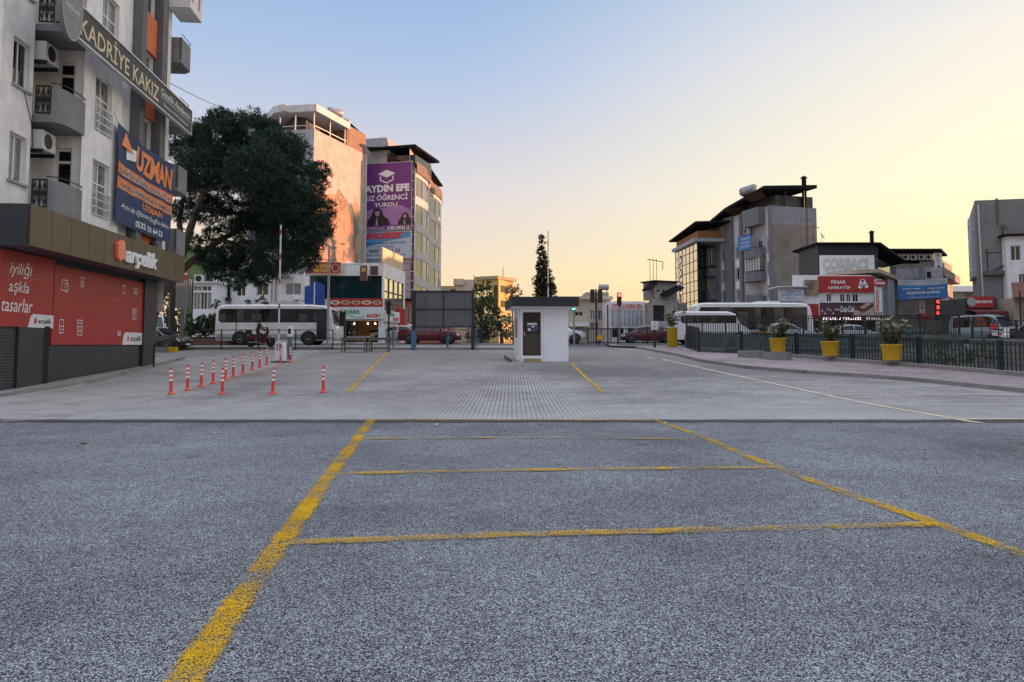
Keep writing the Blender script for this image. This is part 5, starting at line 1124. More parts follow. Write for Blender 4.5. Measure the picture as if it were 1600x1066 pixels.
# ------------------------------------------------------------------ buildings around the square
def cornerbody(name, label, fa, fb, z1, mat, holesA=(), holesB=(), depth=12, z0=0, cat='building', roofmat=None, matB=None, wname='wall', backw=None):
    """fa: facade seen first from the left, fb: facade to its right (starting where fa ends)"""
    p0 = fa.P(0, 0); p1 = fa.P(fa.L, 0); p2 = fb.P(fb.L, 0)
    back = backw or (p2 - p1) + (p0 - p1); c = p1 + back
    base = (p1.x, p1.y, gz(min(p1.y, 57)))
    t = thing(name, label, cat, base)
    m = MB(); m.wall(fa, 0, fa.L, z0, z1, holesA); w1 = m.build(wname, mat, t)
    m = MB(); m.wall(fb, 0, fb.L, z0, z1, holesB); w2 = m.build(wname, matB or mat, t)
    m = MB(); a = p2; b = p2 + (p0 - p1); d = p0
    m.quad((a.x, a.y, z0), (b.x, b.y, z0), (b.x, b.y, z1), (a.x, a.y, z1)); m.quad((b.x, b.y, z0), (d.x, d.y, z0), (d.x, d.y, z1), (b.x, b.y, z1))
    m.quad((d.x, d.y, z1), (p1.x, p1.y, z1), (a.x, a.y, z1), (b.x, b.y, z1)); m.build('rear_wall_and_roof', mat, t)
    return t, w1, w2
def block(name, label, xa, xb, Y, yt, dep, mat, cat='building', holes=(), z1=None, side=None, Yb=None):
    """box building whose front runs between two pixel columns at depth Y"""
    f = between(xa, Y, xb, Yb or Y); z1 = z1 if z1 is not None else at((xa + xb) / 2, yt, Y).z
    t = thing(name, label, cat, (f.P(0, 0).x, Y, gz(57))); hs = [f.rect(*h) for h in holes]
    m = MB(); m.wall(f, 0, f.L, 0, z1, hs)
    a, b, c, d = f.P(0, 0), f.P(f.L, 0), f.P(f.L, 0, -dep), f.P(0, 0, -dep)
    for p, q in ((b, c), (c, d), (d, a)): m.quad((p.x, p.y, 0), (q.x, q.y, 0), (q.x, q.y, z1), (p.x, p.y, z1))
    m.quad(*[(p.x, p.y, z1) for p in (a, b, c, d)]); m.build('wall', mat, t)
    for h in hs: window(f, h, t)
    return t, f, z1
def sign(fr, r, mat, parent, d=.05, th=.12, name='sign_board', frame=None, label=None):
    o = MB().fb(fr, *r, d, d + th).build(name, mat, parent, label=label)
    if frame:
        m = MB(); e = .05
        for a in ((r[0] - e, r[0], r[2] - e, r[3] + e), (r[1], r[1] + e, r[2] - e, r[3] + e), (r[0], r[1], r[2] - e, r[2]), (r[0], r[1], r[3], r[3] + e)): m.fb(fr, *a, d, d + th + .03)
        m.build('sign_frame', frame, o)
    return o
def sub(r, a, b, c, e): u0, u1, z0, z1 = r; return (lerp(u0, u1, a), lerp(u0, u1, b), lerp(z0, z1, c), lerp(z0, z1, e))

# --- tall block with the peeling painted side wall
def peel_mat():
    m, n, l, b = nodes('peeling_painted_wall'); tc = N(n, 'TexCoord').outputs['Object']; sx = N(n, 'SeparateXYZ'); l.new(tc, sx.inputs[0])
    base = mixc(n, l, mapr(n, l, noise(n, l, tc, 1.2, 6, .7), .35, .65, 0, 1), (.62, .46, .39), (.48, .34, .28))
    wob = N(n, 'Math', operation='ADD'); l.new(sx.outputs[2], wob.inputs[0]); l.new(mapr(n, l, noise(n, l, tc, .8, 5, .6), .2, .8, -1.2, 1.2), wob.inputs[1])
    c = mixc(n, l, mapr(n, l, wob.outputs[0], 14.2, 13.9, 0, .85), base, (.56, .25, .13))
    pat = mapr(n, l, noise(n, l, tc, .5, 9, .75), .505, .535, 0, .95); low = mapr(n, l, wob.outputs[0], 14.5, 10.5, 0, 1)
    mu = N(n, 'Math', operation='MULTIPLY'); l.new(pat, mu.inputs[0]); l.new(low, mu.inputs[1]); c = mixc(n, l, mu.outputs[0], c, (.19, .175, .15))
    mp = N(n, 'Mapping'); l.new(tc, mp.inputs[0]); mp.inputs['Scale'].default_value = (3, 3, .1); st = mapr(n, l, noise(n, l, mp.outputs[0], 1, 6, .7), .55, .72, 0, .6); hi = mapr(n, l, sx.outputs[2], 14.5, 19.6, 0, 1)
    mu = N(n, 'Math', operation='MULTIPLY'); l.new(st, mu.inputs[0]); l.new(hi, mu.inputs[1]); c = mixc(n, l, mu.outputs[0], c, (.25, .12, .07))
    l.new(c, b.inputs['Base Color']); b.inputs['Roughness'].default_value = .9; return m
fA = between(428, 66.6, 485, 66); fB = between(485, 66, 568, 75.2); zt = 21.2
t, w1, w2 = cornerbody('apartment_block', 'tall block with peeling sunlit salmon side wall and a roof terrace, behind the pine', fA, fB, zt, W('pale_grey_render', (.40, .40, .43)), matB=peel_mat())
fL = between(384, 76, 428, 66.6); m = MB(); m.wall(fL, 0, fL.L, 0, zt); m.build('wall', wall_grey, t)
# terrace: posts, roof slab, rail, penthouse
pts = [fL.P(.0, 0, .3), fL.P(fL.L, 0, .5), fA.P(fA.L * .30, 0, .9), fA.P(fA.L * .36, 0, .35), fA.P(fA.L + .35, 0, .35), fB.P(fB.L * .60, 0, .35), fB.P(fB.L * .60, 0, -9), fL.P(0, 0, -5)]
m = MB(); P = [(p.x, p.y) for p in pts]; z0_, z1_ = 22.75, 23.4; n = len(P)
m.raw([(x, y, z0_) for x, y in P] + [(x, y, z1_) for x, y in P], [tuple(range(n))[::-1], tuple(range(n, 2 * n))] + [(i, (i + 1) % n, n + (i + 1) % n, n + i) for i in range(n)]); m.build('terrace_roof', W('pale_slab', (.62, .60, .58)), t)
for f, us in ((fL, (.3, .7)), (fA, (.02, .45, .97)), (fB, (.30, .58))):
    for u in us: p = f.P(f.L * u, 0, -.15); MB().tube((p.x, p.y, zt), (p.x, p.y, z0_), .07, n=8).build('terrace_post', alu, t)
m = MB(); m.fb(fA, 0, fA.L, zt + .35, zt + .41, -.1, -.04); m.fb(fB, 0, fB.L * .6, zt + .35, zt + .41, -.1, -.04); m.fb(fL, 0, fL.L, zt + .35, zt + .41, -.1, -.04); m.build('terrace_rail', alu, t)
m = MB(); a = fB.P(fB.L * .60, 0, -.02); b = fB.P(fB.L, 0, -.02); c = fB.P(fB.L, 0, -8); d = fB.P(fB.L * .60, 0, -8); m.prism([(a.x, a.y), (b.x, b.y), (c.x, c.y), (d.x, d.y)], zt, zt + 2.1); m.build('penthouse', W('rusty_render', (.30, .17, .11), streak=.6), t)
m = MB(); m.prism([(p.x, p.y) for p in (fL.P(.3, 0, -1.2), fL.P(fL.L, 0, -1.4), fA.P(fA.L - 1.5, 0, -1.4), fB.P(fB.L * .58, 0, -2.2), fB.P(fB.L * .58, 0, -8), fL.P(.3, 0, -8))], zt, z0_, cap=False); m.build('penthouse', charcoal, t)
def tank(label, c, r=.35, L=1.2, az=0):
    t_ = thing('water_tank', label, 'water tank', c, az); m = MB(); m.lathe([(r * .3, -L / 2), (r * .9, -L / 2 + .02), (r, -L / 2 + .08), (r, L / 2 - .08), (r * .9, L / 2 - .02), (r * .3, L / 2)], (0, 0, r + .35), 16, 'x'); m.build('tank_body', steel, t_, world=False)
    for s in (-1, 1): m = MB(); m.box(s * L * .3 - .03, s * L * .3 + .03, -.25, .25, 0, .4); m.build('leg', black, t_, world=False)
    return t_
p = fB.P(fB.L * .62, 0, -1.5); tank('upper one of two steel water tanks on the roof of the peeling block', (p.x, p.y, zt + 2.75 ), .42, 1.5, R(40)); p = fB.P(fB.L * .72, 0, -1.2); tank('lower one of two steel water tanks on the roof of the peeling block', (p.x, p.y, zt + 2.12), .40, 1.4, R(40))
m = MB(); a = fB.P(fB.L * .70, 0, -.6); m.quad(a + Vector((0, 0, zt + 2.9)), a + Vector((1.2, 1.6, zt + 2.0)), a + Vector((.2, 2.4, zt + 2.0)), a + Vector((-1, .8, zt + 2.9))); tag(m.build('solar_panel', glass, None, loc=a + Vector((0, 0, zt + 2))), 'dark tilted solar panel behind the steel water tanks', 'solar panel')
p = fL.P(fL.L * .35, 0, -1); tag(dish((p.x, p.y, 24.2), None, .75, R(200), tilt=.6), 'large satellite dish on the pale terrace roof of the peeling block', 'satellite dish'); p = fL.P(0, 0, .3); tag(dish((p.x - .6, p.y + .2, 23.9), None, .5, R(170)), 'smaller satellite dish left of the large one, above the pine', 'satellite dish')
# remains of a mural on the side wall
q = lambda a, b, c, e: (lerp(0, fB.L, a), lerp(0, fB.L, b), c, e)
m = MB(); m.fb(fB, fB.L * .86, fB.L * .98, 5.5, 17.4, .0, .012); m.build('grey_strip', W('grey_paint_strip', (.36, .36, .31), streak=.7), w2)
m = MB(); a, b = fB.L * .62, fB.L * .88; m.poly(fB, [(a, 15.4), (a + .9, 15.6), (b, 12.9), (a + 1.6, 12.3), (a + 1.3, 13.6)], .02); m.build('mural_patch', mk('mural_green', (.17, .20, .15), rough=.9, var=.4, vs=3), w2)
m = MB(); m.poly(fB, [(fB.L * .36, 15.2), (fB.L * .45, 16.6), (fB.L * .62, 15.6), (fB.L * .55, 14.6), (fB.L * .42, 14.5)], .02); m.build('mural_patch', mk('mural_brown', (.33, .20, .12), rough=.9, var=.5, vs=3), w2)
m = MB(); m.fb(fB, fB.L * .05, fB.L * .6, 6.2, 7.2, 0, .02); m.build('mural_patch', mk('mural_blue', (.33, .42, .46), rough=.9, var=.3, vs=2), w2)
m = MB(); m.fb(fB, fB.L * .62, fB.L * .80, 5.4, 9.8, 0, .03); pw = m.build('old_poster', W('old_poster', (.60, .50, .48), streak=.3), w2)
m = MB(); m.text(fB, "UTLU", fB.L * .64, fB.L * .78, 7.9, 8.5, .035); m.build('lettering', lt_grey, pw)
p = fB.P(fB.L, 0, .05); MB().tube((p.x, p.y, 3), (p.x, p.y, zt), .08, n=6).build('downpipe', alu, t)

# --- block with the purple poster
fA = between(567, 77.4, 645, 76); fB = between(645.2, 76, 686, 95); z_par = 20.35
clad = W('grey_cladding', (.40, .41, .43), streak=.15, bump=0)
t, w1, w2 = cornerbody('apartment_block', 'grey clad block with a purple poster, wavy side bays and a roof terrace', fA, fB, z_par, clad, matB=W('warm_grey_render', (.42, .39, .37)))
m = MB(); z = 2.5
while z < z_par: m.fb(fA, 0, fA.L - .3, z, z + .04, 0, .008); z += .75
m.build('cladding_joint', dark_grey, w1)
m = MB(); m.fb(fA, 0, fA.L * .44, z_par, 23.5, -6, 0); m.build('stair_tower', clad, t); m = MB(); m.raw([fA.P(fA.L * .44, 23.5, 0), fA.P(fA.L * .50, 21.8, 0), fA.P(fA.L * .44, 21.8, 0), fA.P(fA.L * .44, 23.5, -3), fA.P(fA.L * .50, 21.8, -3), fA.P(fA.L * .44, 21.8, -3)], [(0, 2, 1), (3, 4, 5), (0, 1, 4, 3), (2, 5, 4, 1)]); m.build('gable_piece', wall_grey, t)
m = MB(); m.fb(fA, fA.L * .44, fA.L, z_par, 21.5, -5, -.25); m.build('terrace_glazing', glass, t); m = MB(); m.fb(fA, fA.L * .42, fA.L + .2, 22.2, 22.45, -7, .3); 
p = [fB.P(-.2, 0, .2), fB.P(fB.L, 0, .4), fB.P(fB.L, 0, -5), fB.P(-.2, 0, -5)]; m.build('terrace_roof', roof_dark, t)
m = MB(); n_ = 4; m.raw([v + Vector((0, 0, zz)) for zz in (22.12, 22.24) for v in p], [(0, 3, 2, 1), (4, 5, 6, 7), (0, 1, 5, 4), (1, 2, 6, 5), (2, 3, 7, 6), (3, 0, 4, 7)]); m.build('roof_edge', roof_dark, t)
m = MB(); m.wall(fB, 0, fB.L, z_par, 22.1, d=-.5); m.build('attic_wall', cream, t)
m = MB(); m.fb(fA, fA.L * .955, fA.L + .02, 0, z_par + .02, .0, .12); bc = m.build('brown_column', mk('brown_tile', (.09, .045, .035), rough=.4), t)
m = MB(); z = 1.5
while z < z_par: m.fb(fA, fA.L * .954, fA.L + .03, z, z + .08, .12, .128); z += .95
m.build('tile_joint', alu, bc)
# wavy bays: floors bulge out
lev = [2.4 + 2.86 * i for i in range(7)]
warm_glass = mk('warm_window_glass', (.10, .08, .06), rough=.06, spec=.9, var=.5, vs=.8)
bulge = lambda u: .55 * abs(math.sin(u / fB.L * math.pi * 2.0)) + .12
for i, z in enumerate(lev):
    us = [fB.L * j / 24 for j in range(25)]
    m = MB()
    for a, b in zip(us, us[1:]):
        for (za, zb, k_) in ((z - .45, z + .02, 0),):
            m.hexa([fB.P(a, za, bulge(a) + k_), fB.P(b, za, bulge(b) + k_), fB.P(b, za, 0), fB.P(a, za, 0), fB.P(a, zb + .4, bulge(a) + k_), fB.P(b, zb + .4, bulge(b) + k_), fB.P(b, zb + .4, 0), fB.P(a, zb + .4, 0)])
    bay = m.build('bay_band', W('pale_band', (.52, .49, .47)), t)
    if z + 2.5 < z_par + 1.5:
        m = MB()
        for a, b in zip(us, us[1:]): m.quad(fB.P(a, z + .42, bulge(a) - .06), fB.P(b, z + .42, bulge(b) - .06), fB.P(b, min(z + 2.41, z_par), bulge(b) - .06), fB.P(a, min(z + 2.41, z_par), bulge(a) - .06))
        m.build('bay_glazing', warm_glass, bay)
        for a in us[::3]: MB().fb(fB, a - .05, a + .05, z + .42, min(z + 2.41, z_par), bulge(a) - .08, bulge(a) + .02).build('mullion', white_plastic, bay)
m = MB(); 
for a, b in zip(us, us[1:]): m.quad(fB.P(a, z_par - .8, bulge(a) + .15), fB.P(b, z_par - .8, bulge(b) + .15), fB.P(b, z_par + .35, bulge(b) + .15), fB.P(a, z_par + .35, bulge(a) + .15))
m.build('brown_parapet', mk('brown_cladding', (.16, .08, .06), rough=.6), t)
# posters
pr = fA.rect(569.5, 258, 643.5, 361.5); pr2 = fA.rect(569.5, 361.5, 643.5, 403)
purple = mk('purple_vinyl', (.16, .035, .20), rough=.5, var=.08); purple_l = mk('lilac_vinyl', (.34, .20, .42), rough=.5)
po = sign(fA, pr, purple, t, .06, .1, 'poster', alu); U = lambda x: fA.hit(x, 300)[0]; Zz = lambda y: fA.hit(606, y)[1]; D = .17
let(fA, "AYDIN EFE", U(571), U(641), Zz(300.5), Zz(289), lt_white, po, D, bold=.05); let(fA, "KIZ ÖĞRENCİ", U(571), U(638), Zz(313.5), Zz(302.5), lt_white, po, D, bold=.02); let(fA, "YURDU", U(586), U(622), Zz(323.5), Zz(317), lt_white, po, D, bold=.02)
cx_, cz_ = U(605), Zz(272)
m = MB(); m.poly(fA, [(cx_ - 1.0, cz_), (cx_, cz_ - .42), (cx_ + 1.0, cz_), (cx_, cz_ + .42)], D); m.build('emblem', lt_white, po)
m = MB(); m.stroke(fA, [(cx_ - .72, cz_ - .25), (cx_ - .72, cz_ - .65), (cx_, cz_ - 1.0), (cx_ + .72, cz_ - .65), (cx_ + .72, cz_ - .25)], .13, D); m.build('emblem', lt_white, po)
m = MB(); m.poly(fA, [(U(570), Zz(352)), (U(628), Zz(352)), (U(643), Zz(352)), (U(643), Zz(330)), (U(628), Zz(322)), (U(570), Zz(328))], D - .005); m.build('picture_ground', purple_l, po)
for sx, sc_, nm in ((591, .80, 'near'), (634, .55, 'far')):      # two graduates printed on the poster
    c = U(sx); zb = Zz(352); S = lambda L_: [(c + x * sc_, zb + y * sc_) for x, y in L_]
    m = MB(); m.poly(fA, S([(-1.5, 0), (1.9, 0), (1.6, .7), (.9, 1.25), (.6, 2.0), (-.55, 2.0), (-.9, 1.2), (-1.4, .6)]), D); m.build('printed_gown', mk('print_black', (.02, .012, .025), rough=.5), po)
    m = MB(); m.poly(fA, [(c + .34 * sc_ * math.cos(a), zb + (1.62 + .44 * math.sin(a)) * sc_) for a in [i * .45 for i in range(14)]], D + .005); m.build('printed_face', mk('print_face', (.42, .22, .25), rough=.5), po)
    m = MB(); m.poly(fA, S([(-.7, 2.05), (0, 1.85), (.7, 2.05), (0, 2.3)]), D + .01); m.build('printed_cap', mk('print_black', (.02, .012, .025)), po)
    m = MB(); m.poly(fA, S([(-.25, 0), (.1, 0), (.0, .95), (-.12, .95)]), D + .012); m.build('printed_collar', lt_grey, po)
let(fA, "aydinefekizyurdu.com", U(570), U(602), Zz(358.5), Zz(354.5), lt_white, po, D); let(fA, "0 850 308 81 13", U(607), U(641), Zz(359), Zz(354), lt_white, po, D, bold=.03)
po = sign(fA, pr2, mk('pale_blue_vinyl', (.42, .55, .66), rough=.5, var=.15, vs=.5), t, .06, .1, 'poster', alu)
m = MB(); m.poly(fA, [(U(570), Zz(362.5)), (U(643), Zz(362.5)), (U(643), Zz(372)), (U(600), Zz(378)), (U(570), Zz(388))], D - .005); m.build('blue_wedge', mk('print_blue', (.08, .30, .50), rough=.5), po)
let(fA, "EGES", U(570.5), U(632), Zz(373.5), Zz(364), lt_red, po, D, shear=.35, bold=.06); let(fA, "SOLAR ENERJİ ve GÜVENLİK", U(570.5), U(637), Zz(382.5), Zz(377.5), lt_blue, po, D, bold=.02); let(fA, "SİSTEMLERİ", U(590), U(618), Zz(388), Zz(384), lt_blue, po, D)
let(fA, "0256 214 11 22", U(579), U(627), Zz(394.5), Zz(389.5), lt_black, po, D, bold=.03); let(fA, "egesguvenlik.com.tr - egessolar.com", U(571), U(636), Zz(400.5), Zz(397), lt_black, po, D)

# --- baker shop at the corner
fA = between(480, 58, 598.5, 58); fB = between(598.5, 58, 632, 65)
fr_ = lambda a, b: (fA.hit(540, a)[1], fA.hit(540, b)[1]); zg0, zg1 = fA.hit(540, 467)[1], fA.hit(540, 431)[1]; zt = fA.hit(540, 411)[1]
hA = [(fA.hit(484, 450)[0], fA.L - .15, zg0, zg1), (fA.hit(541, 450)[0], fA.hit(592, 450)[0], 1.75, 3.45)]
sb_ = fB.L; hB = [(.25, sb_ - .5, zg0 - .9, zg1 - .1)]
t, w1, w2 = cornerbody('shop_building', 'corner shop building with dark glazed upper floor and a white baker sign', fA, fB, zt, wall_white, hA, hB)
m = MB(); m.fb(fA, *hA[0], -.14, -.1); g_ = m.build('shop_glazing', glass_teal, t)
m = MB()
for i in range(1, 9): u = lerp(hA[0][0], hA[0][1], i / 9); m.fb(fA, u - .03, u + .03, zg0, zg1, -.1, -.06)
m.build('mullion', black, g_)
m = MB(); m.fb(fB, *hB[0], -.14, -.1); g_ = m.build('side_glazing', glass_lite, t)
m = MB()
for i in range(0, 5): u = lerp(hB[0][0], hB[0][1], i / 4); m.fb(fB, u - .06, u + .06, hB[0][2], hB[0][3], -.1, -.03)
m.fb(fB, hB[0][0], hB[0][1], zg0 + .6, zg0 + .7, -.1, -.04); m.fb(fB, hB[0][0], hB[0][1], zg0 - .2, zg0 - .05, -.1, -.04); m.build('mullion', dark_grey, g_)
r = hA[1]; m = MB(); m.fb(fA, *r, -2.6, -2.55); m.build('shop_back_wall', mk('bakery_wall', (.40, .25, .12), rough=.7), t); m = MB(); m.fb(fA, r[0], r[1], r[3] + .02, r[3] + .05, -2.6, -.2); m.build('shop_ceiling', wall_white, t)
for i in range(3): MB().fb(fA, r[0] + 1.3, r[1] - .1, 1.9 + i * .42, 1.95 + i * .42, -2.5, -1.9).build('shelf', wood, t)
for i in range(14): m = MB(); u = r[0] + 1.35 + (i % 7) * .2; z = 1.96 + (i // 7) * .42; m.fb(fA, u, u + .15, z, z + .16, -2.3, -2.0); m.build('bread', mk('bread_crust', (.45, .22, .07), rough=.7), t)
for u in (r[0] + .5, (r[0] + r[1]) / 2 + .3, r[1] - .4): m = MB(); c = fA.P(u, r[3] - .22, -.8); m.lathe([(.02, .08), (.07, 0), (.02, -.06)], tuple(c), 10); m.build('lamp', bulb, t)
m = MB(); m.fb(fA, r[0] + .9, r[0] + .97, 1.7, r[3], -.12, -.05); m.fb(fA, r[0], r[0] + .07, 1.7, r[3], -.12, -.05); m.fb(fA, r[1] - .07, r[1], 1.7, r[3], -.12, -.05); m.build('door_frame', black, t)
sg = fA.rect(516, 466.5, 598, 479.5); red_band = sign(fA, sg, red_sign, t, .02, .1, 'menu_band')
for i in range(5):
    a = sub(sg, i / 5 + .03, (i + 1) / 5 - .03, .15, .85); cu, cz = (a[0] + a[1]) / 2, (a[2] + a[3]) / 2
    m = MB(); m.poly(fA, [(cu + .38 * math.cos(b), cz + .16 * math.sin(b)) for b in [j * .5 for j in range(12)]], .125); p_ = m.build('food_picture', lt_white if i in (0, 3) else lt_gold, red_band)
    m = MB(); m.poly(fA, [(cu + .26 * math.cos(b), cz + .10 * math.sin(b)) for b in [j * .5 for j in range(12)]], .13); m.build('food', mk('food_brown', (.35, .12, .04), rough=.6), p_)
sg = fA.rect(524, 480, 598, 499); ws_ = sign(fA, sg, white_sign, t, .02, .22, 'shop_sign')
a = sub(sg, .08, .36, .42, .88); let(fA, "ek", a[0] + .05, lerp(a[0], a[1], .38), a[2], a[3], lt_red, ws_, .25, bold=.03); let(fA, "mese", lerp(a[0], a[1], .40), a[1] + .6, a[2], a[3] - .12, lt_green, ws_, .25, bold=.03)
a = sub(sg, .06, .62, .25, .36); m = MB(); m.stroke(fA, [(lerp(a[0], a[1], k / 10), a[2] + .14 * math.sin(k / 10 * 6)) for k in range(11)], .05, .25); m.build('swoosh', lt_green, ws_)
a = sub(sg, .68, .97, .14, .42); let(fA, "BAKERY", *a, lt_red, ws_, .25, bold=.04)
zz = fB.hit(606, 486)[1], fB.hit(606, 503)[1]; ws2 = sign(fB, (.1, fB.L * .62, zz[1], zz[0]), white_sign, t, .02, .2, 'shop_sign'); let(fB, "mese", .2, fB.L * .35, zz[1] + .45, zz[0] - .12, lt_green, ws2, .23, bold=.03); let(fB, "BAKERY", fB.L * .3, fB.L * .6, zz[1] + .1, zz[1] + .4, lt_red, ws2, .23, bold=.03)
s3 = sign(fB, (fB.L * .64, fB.L * .95, zz[1] - .3, zz[0] + .4), red_sign, t, .02, .1, 'menu_band')
r_ = fA.rect(480.5, 411.5, 534, 428); fs_ = sign(fA, r_, red_sign, t, .3, .15, 'grill_sign', lt_gold)
a = sub(r_, .22, .72, .52, .90); let(fA, "MANGALIM", *a, lt_yellow, fs_, .46, bold=.03); a = sub(r_, .24, .70, .10, .44); let(fA, "FASTFOOD", *a, lt_yellow, fs_, .46, bold=.03)
for k in (.11, .85): a = sub(r_, k - .05, k + .06, .15, .85); cu, cz = (a[0] + a[1]) / 2, (a[2] + a[3]) / 2; m = MB(); m.stroke(fA, [(cu + .28 * math.cos(b), cz + .3 * math.sin(b)) for b in [j * .45 for j in range(15)]], .06, .46); m.build('emblem', lt_gold, fs_)
m = MB(); a = fA.rect(477, 441, 508, 477); m.poly(fA, [(a[0], a[2]), (a[1], a[2]), (a[1], a[3] - .3), (a[1] - .35, a[3] - .05), (a[0] + .8, a[3]), (a[0] + .35, a[3] - .3), (a[0], a[3] - .35)], .12, .16); ta = tag(m.build('tarpaulin', mk('blue_tarp', (.015, .07, .30), rough=.5, var=.25, vs=2), None, loc=fA.P(a[0], a[2])), 'bright blue tarpaulin hanging at the left end of the dark shop windows', 'tarpaulin')
MB().fb(fA, a[0] + .75, a[0] + .83, a[2], a[3], .17, .21).build('strap', lt_white, ta)
z0_, z1_ = fB.hit(600, 441)[1], fB.hit(600, 418)[1]; ob = thing('roof_box_sign', 'blank pale board glowing orange in the low sun on the baker shop roof', 'sign', fB.P(0, zt)); MB().fb(fB, -.2, fB.L * .9, zt + .05, zt + 1.25, -.2, -.05).build('panel', W('pale_panel', (.65, .50, .30), streak=.1), ob)
MB().fb(fB, .5, .58, zt - .02, zt + 1.2, -.3, -.21).build('leg', black, ob); MB().fb(fB, fB.L * .7, fB.L * .7 + .08, zt - .02, zt + 1.2, -.3, -.21).build('leg', black, ob)
f2 = Fr(fA.P(fA.hit(565, 430)[0], 0, .6), (1, -.25)); w_ = thing('blade_sign', 'narrow brown and yellow flag sign hanging above the dark shop windows', 'sign', f2.P(0, fA.hit(570, 442)[1])); MB().fb(f2, 0, .62, fA.hit(570, 442)[1] + .1, fA.hit(570, 417)[1], -.03, .03).build('panel', mk('brown_sign', (.12, .05, .03), rough=.5), w_); let(f2, "35", .12, .5, fA.hit(570, 426)[1], fA.hit(570, 420)[1], lt_yellow, w_, .035, bold=.03); MB().tube(f2.P(-.05, fA.hit(570, 415)[1], 0), f2.P(.3, fA.hit(570, 415)[1], -1.0), .02).build('bracket', black, w_)
a = fA.rect(580, 416.5, 592, 430.5); o = sign(fA, a, mk('brown_sign', (.12, .05, .03), rough=.5), None, .3, .08, 'small_sign'); tag(o, 'small square brown sign on the white parapet above the baker shop', 'sign')
# frame mast behind the shop
a = between(596, 70, 608, 70); t = thing('lattice_frame', 'black open frame mast between the baker shop roof and the blue poster', 'mast', a.P(0, 8))
m = MB(); zz0, zz1 = a.hit(600, 421)[1], a.hit(600, 402)[1]
for k in (0, a.L): m.fb(a, k - .04, k + .04, zz0 - 1, zz1, -.04, .04)
m.build('upright', black, t); MB().fb(a, 0, a.L, zz1 - .08, zz1, -.035, .035).build('crossbar', black, t); MB().fb(a, 0, a.L, (zz0 + zz1) / 2, (zz0 + zz1) / 2 + .06, -.035, .035).build('crossbar', black, t)
t, f, z1 = block('low_building', 'salmon painted low building between the baker shop and the billboard', 631, 700, 68, 470, 8, W('salmon_render', (.50, .17, .10)), holes=[(634, 478, 640, 505)])
MB().fb(f, -.3, f.L, z1, z1 + .2, -8, .4).build('roof', roof_dark, t)

# --- white house and green house behind the coach
t, f, z1 = block('house', 'plain white house with four windows behind the coach, under the pine', 330, 481, 63.5, 398, 3, wall_white, 'house', holes=[(347, 447, 361, 467), (370, 444, 383.5, 463), (401, 442, 419, 461.5), (446, 442.5, 470, 461)])
a = f.rect(430, 421, 458, 434); sb = MB().fb(f, a[0], a[1], a[2], a[2] + .95, 0, 1.0).build('balcony', W('dirty_white', (.48, .46, .44), streak=.6), t)
ac_unit(f, f.hit(449, 420)[0], a[3] + .12, t, .7, .5, .3, d0=.6); ac_unit(f, f.hit(460, 430)[0], f.hit(460, 478)[1], t, .8, .55, .3)
for x in (361, 425, 431): u = f.hit(x, 440)[0]; MB().tube(f.P(u, 1.7, .06), f.P(u, z1, .06), .05, n=6).build('downpipe', steel, t)
m = MB(); m.fb(f, f.hit(342, 468)[0], f.hit(362, 468)[0], f.hit(342, 470)[1], f.hit(342, 466)[1], 0, .5); m.build('window_box', black, t)
t, f, z1 = block('house', 'green painted house between the shop corner and the white house', 285, 329, 65, 385, 3, W('green_render', (.13, .20, .07)), 'house', holes=[(316, 428, 327, 440)])
ac_unit(f, f.hit(306, 435)[0], f.hit(306, 442)[1], t, .9, .7, .3)
t, f, z1 = block('glazed_porch', 'white framed glazed porch in front of the green house', 300, 331, 60.5, 443, 3, white_paint, 'porch', holes=[(302, 457, 312, 484), (313, 457, 323, 484), (324, 457, 330, 484), (302, 447, 315, 455), (316, 447, 330, 455)])
MB().fb(f, -.15, f.L + .15, z1, z1 + .12, -3.2, .25).build('roof', alu, t)
f = between(272, 49.5, 298, 50.5); t = thing('hoarding', 'pale striped metal hoarding on dark posts behind the shop corner', 'hoarding', f.P(0, 1.5)); z0_, z1_ = f.hit(285, 482)[1], f.hit(285, 436)[1]
MB().fb(f, 0, f.L, z0_, z1_, -.05, .0).build('panel', W('hoarding_sheet', (.40, .39, .37), streak=.5), t); 
m = MB(); k = 9
for i in range(k + 1): u = f.L * i / k; m.fb(f, u - .02, u + .02, z0_, z1_, .002, .03)
m.build('rib', dark_grey, t); MB().fb(f, -.4, -.05, 1.4, z1_ + .1, -.1, .1).build('post', black, t); MB().fb(f, f.L * .35, f.L * .55, 1.2, z0_, -.1, .1).build('post', dark_grey, t); MB().tube(f.P(f.L - .1, 1.2, .2), f.P(f.L - .1, z1_, .2), .04).build('post', black, t)
p = at(291, 428, 48.5); t = thing('no_entry_sign', 'red sign with a white bar, edge of the bronze fascia', 'sign', (p.x, p.y, p.z)); MB().box(-.13, .13, -.03, 0, -.42, .42).build('plate', lt_red, t, world=False); MB().box(-.09, .09, -.04, -.03, -.08, .06).build('white_bar', lt_white, t, world=False); MB().tube((0, .03, -3.3), (0, .03, .42), .03).build('pole', steel, t, world=False)

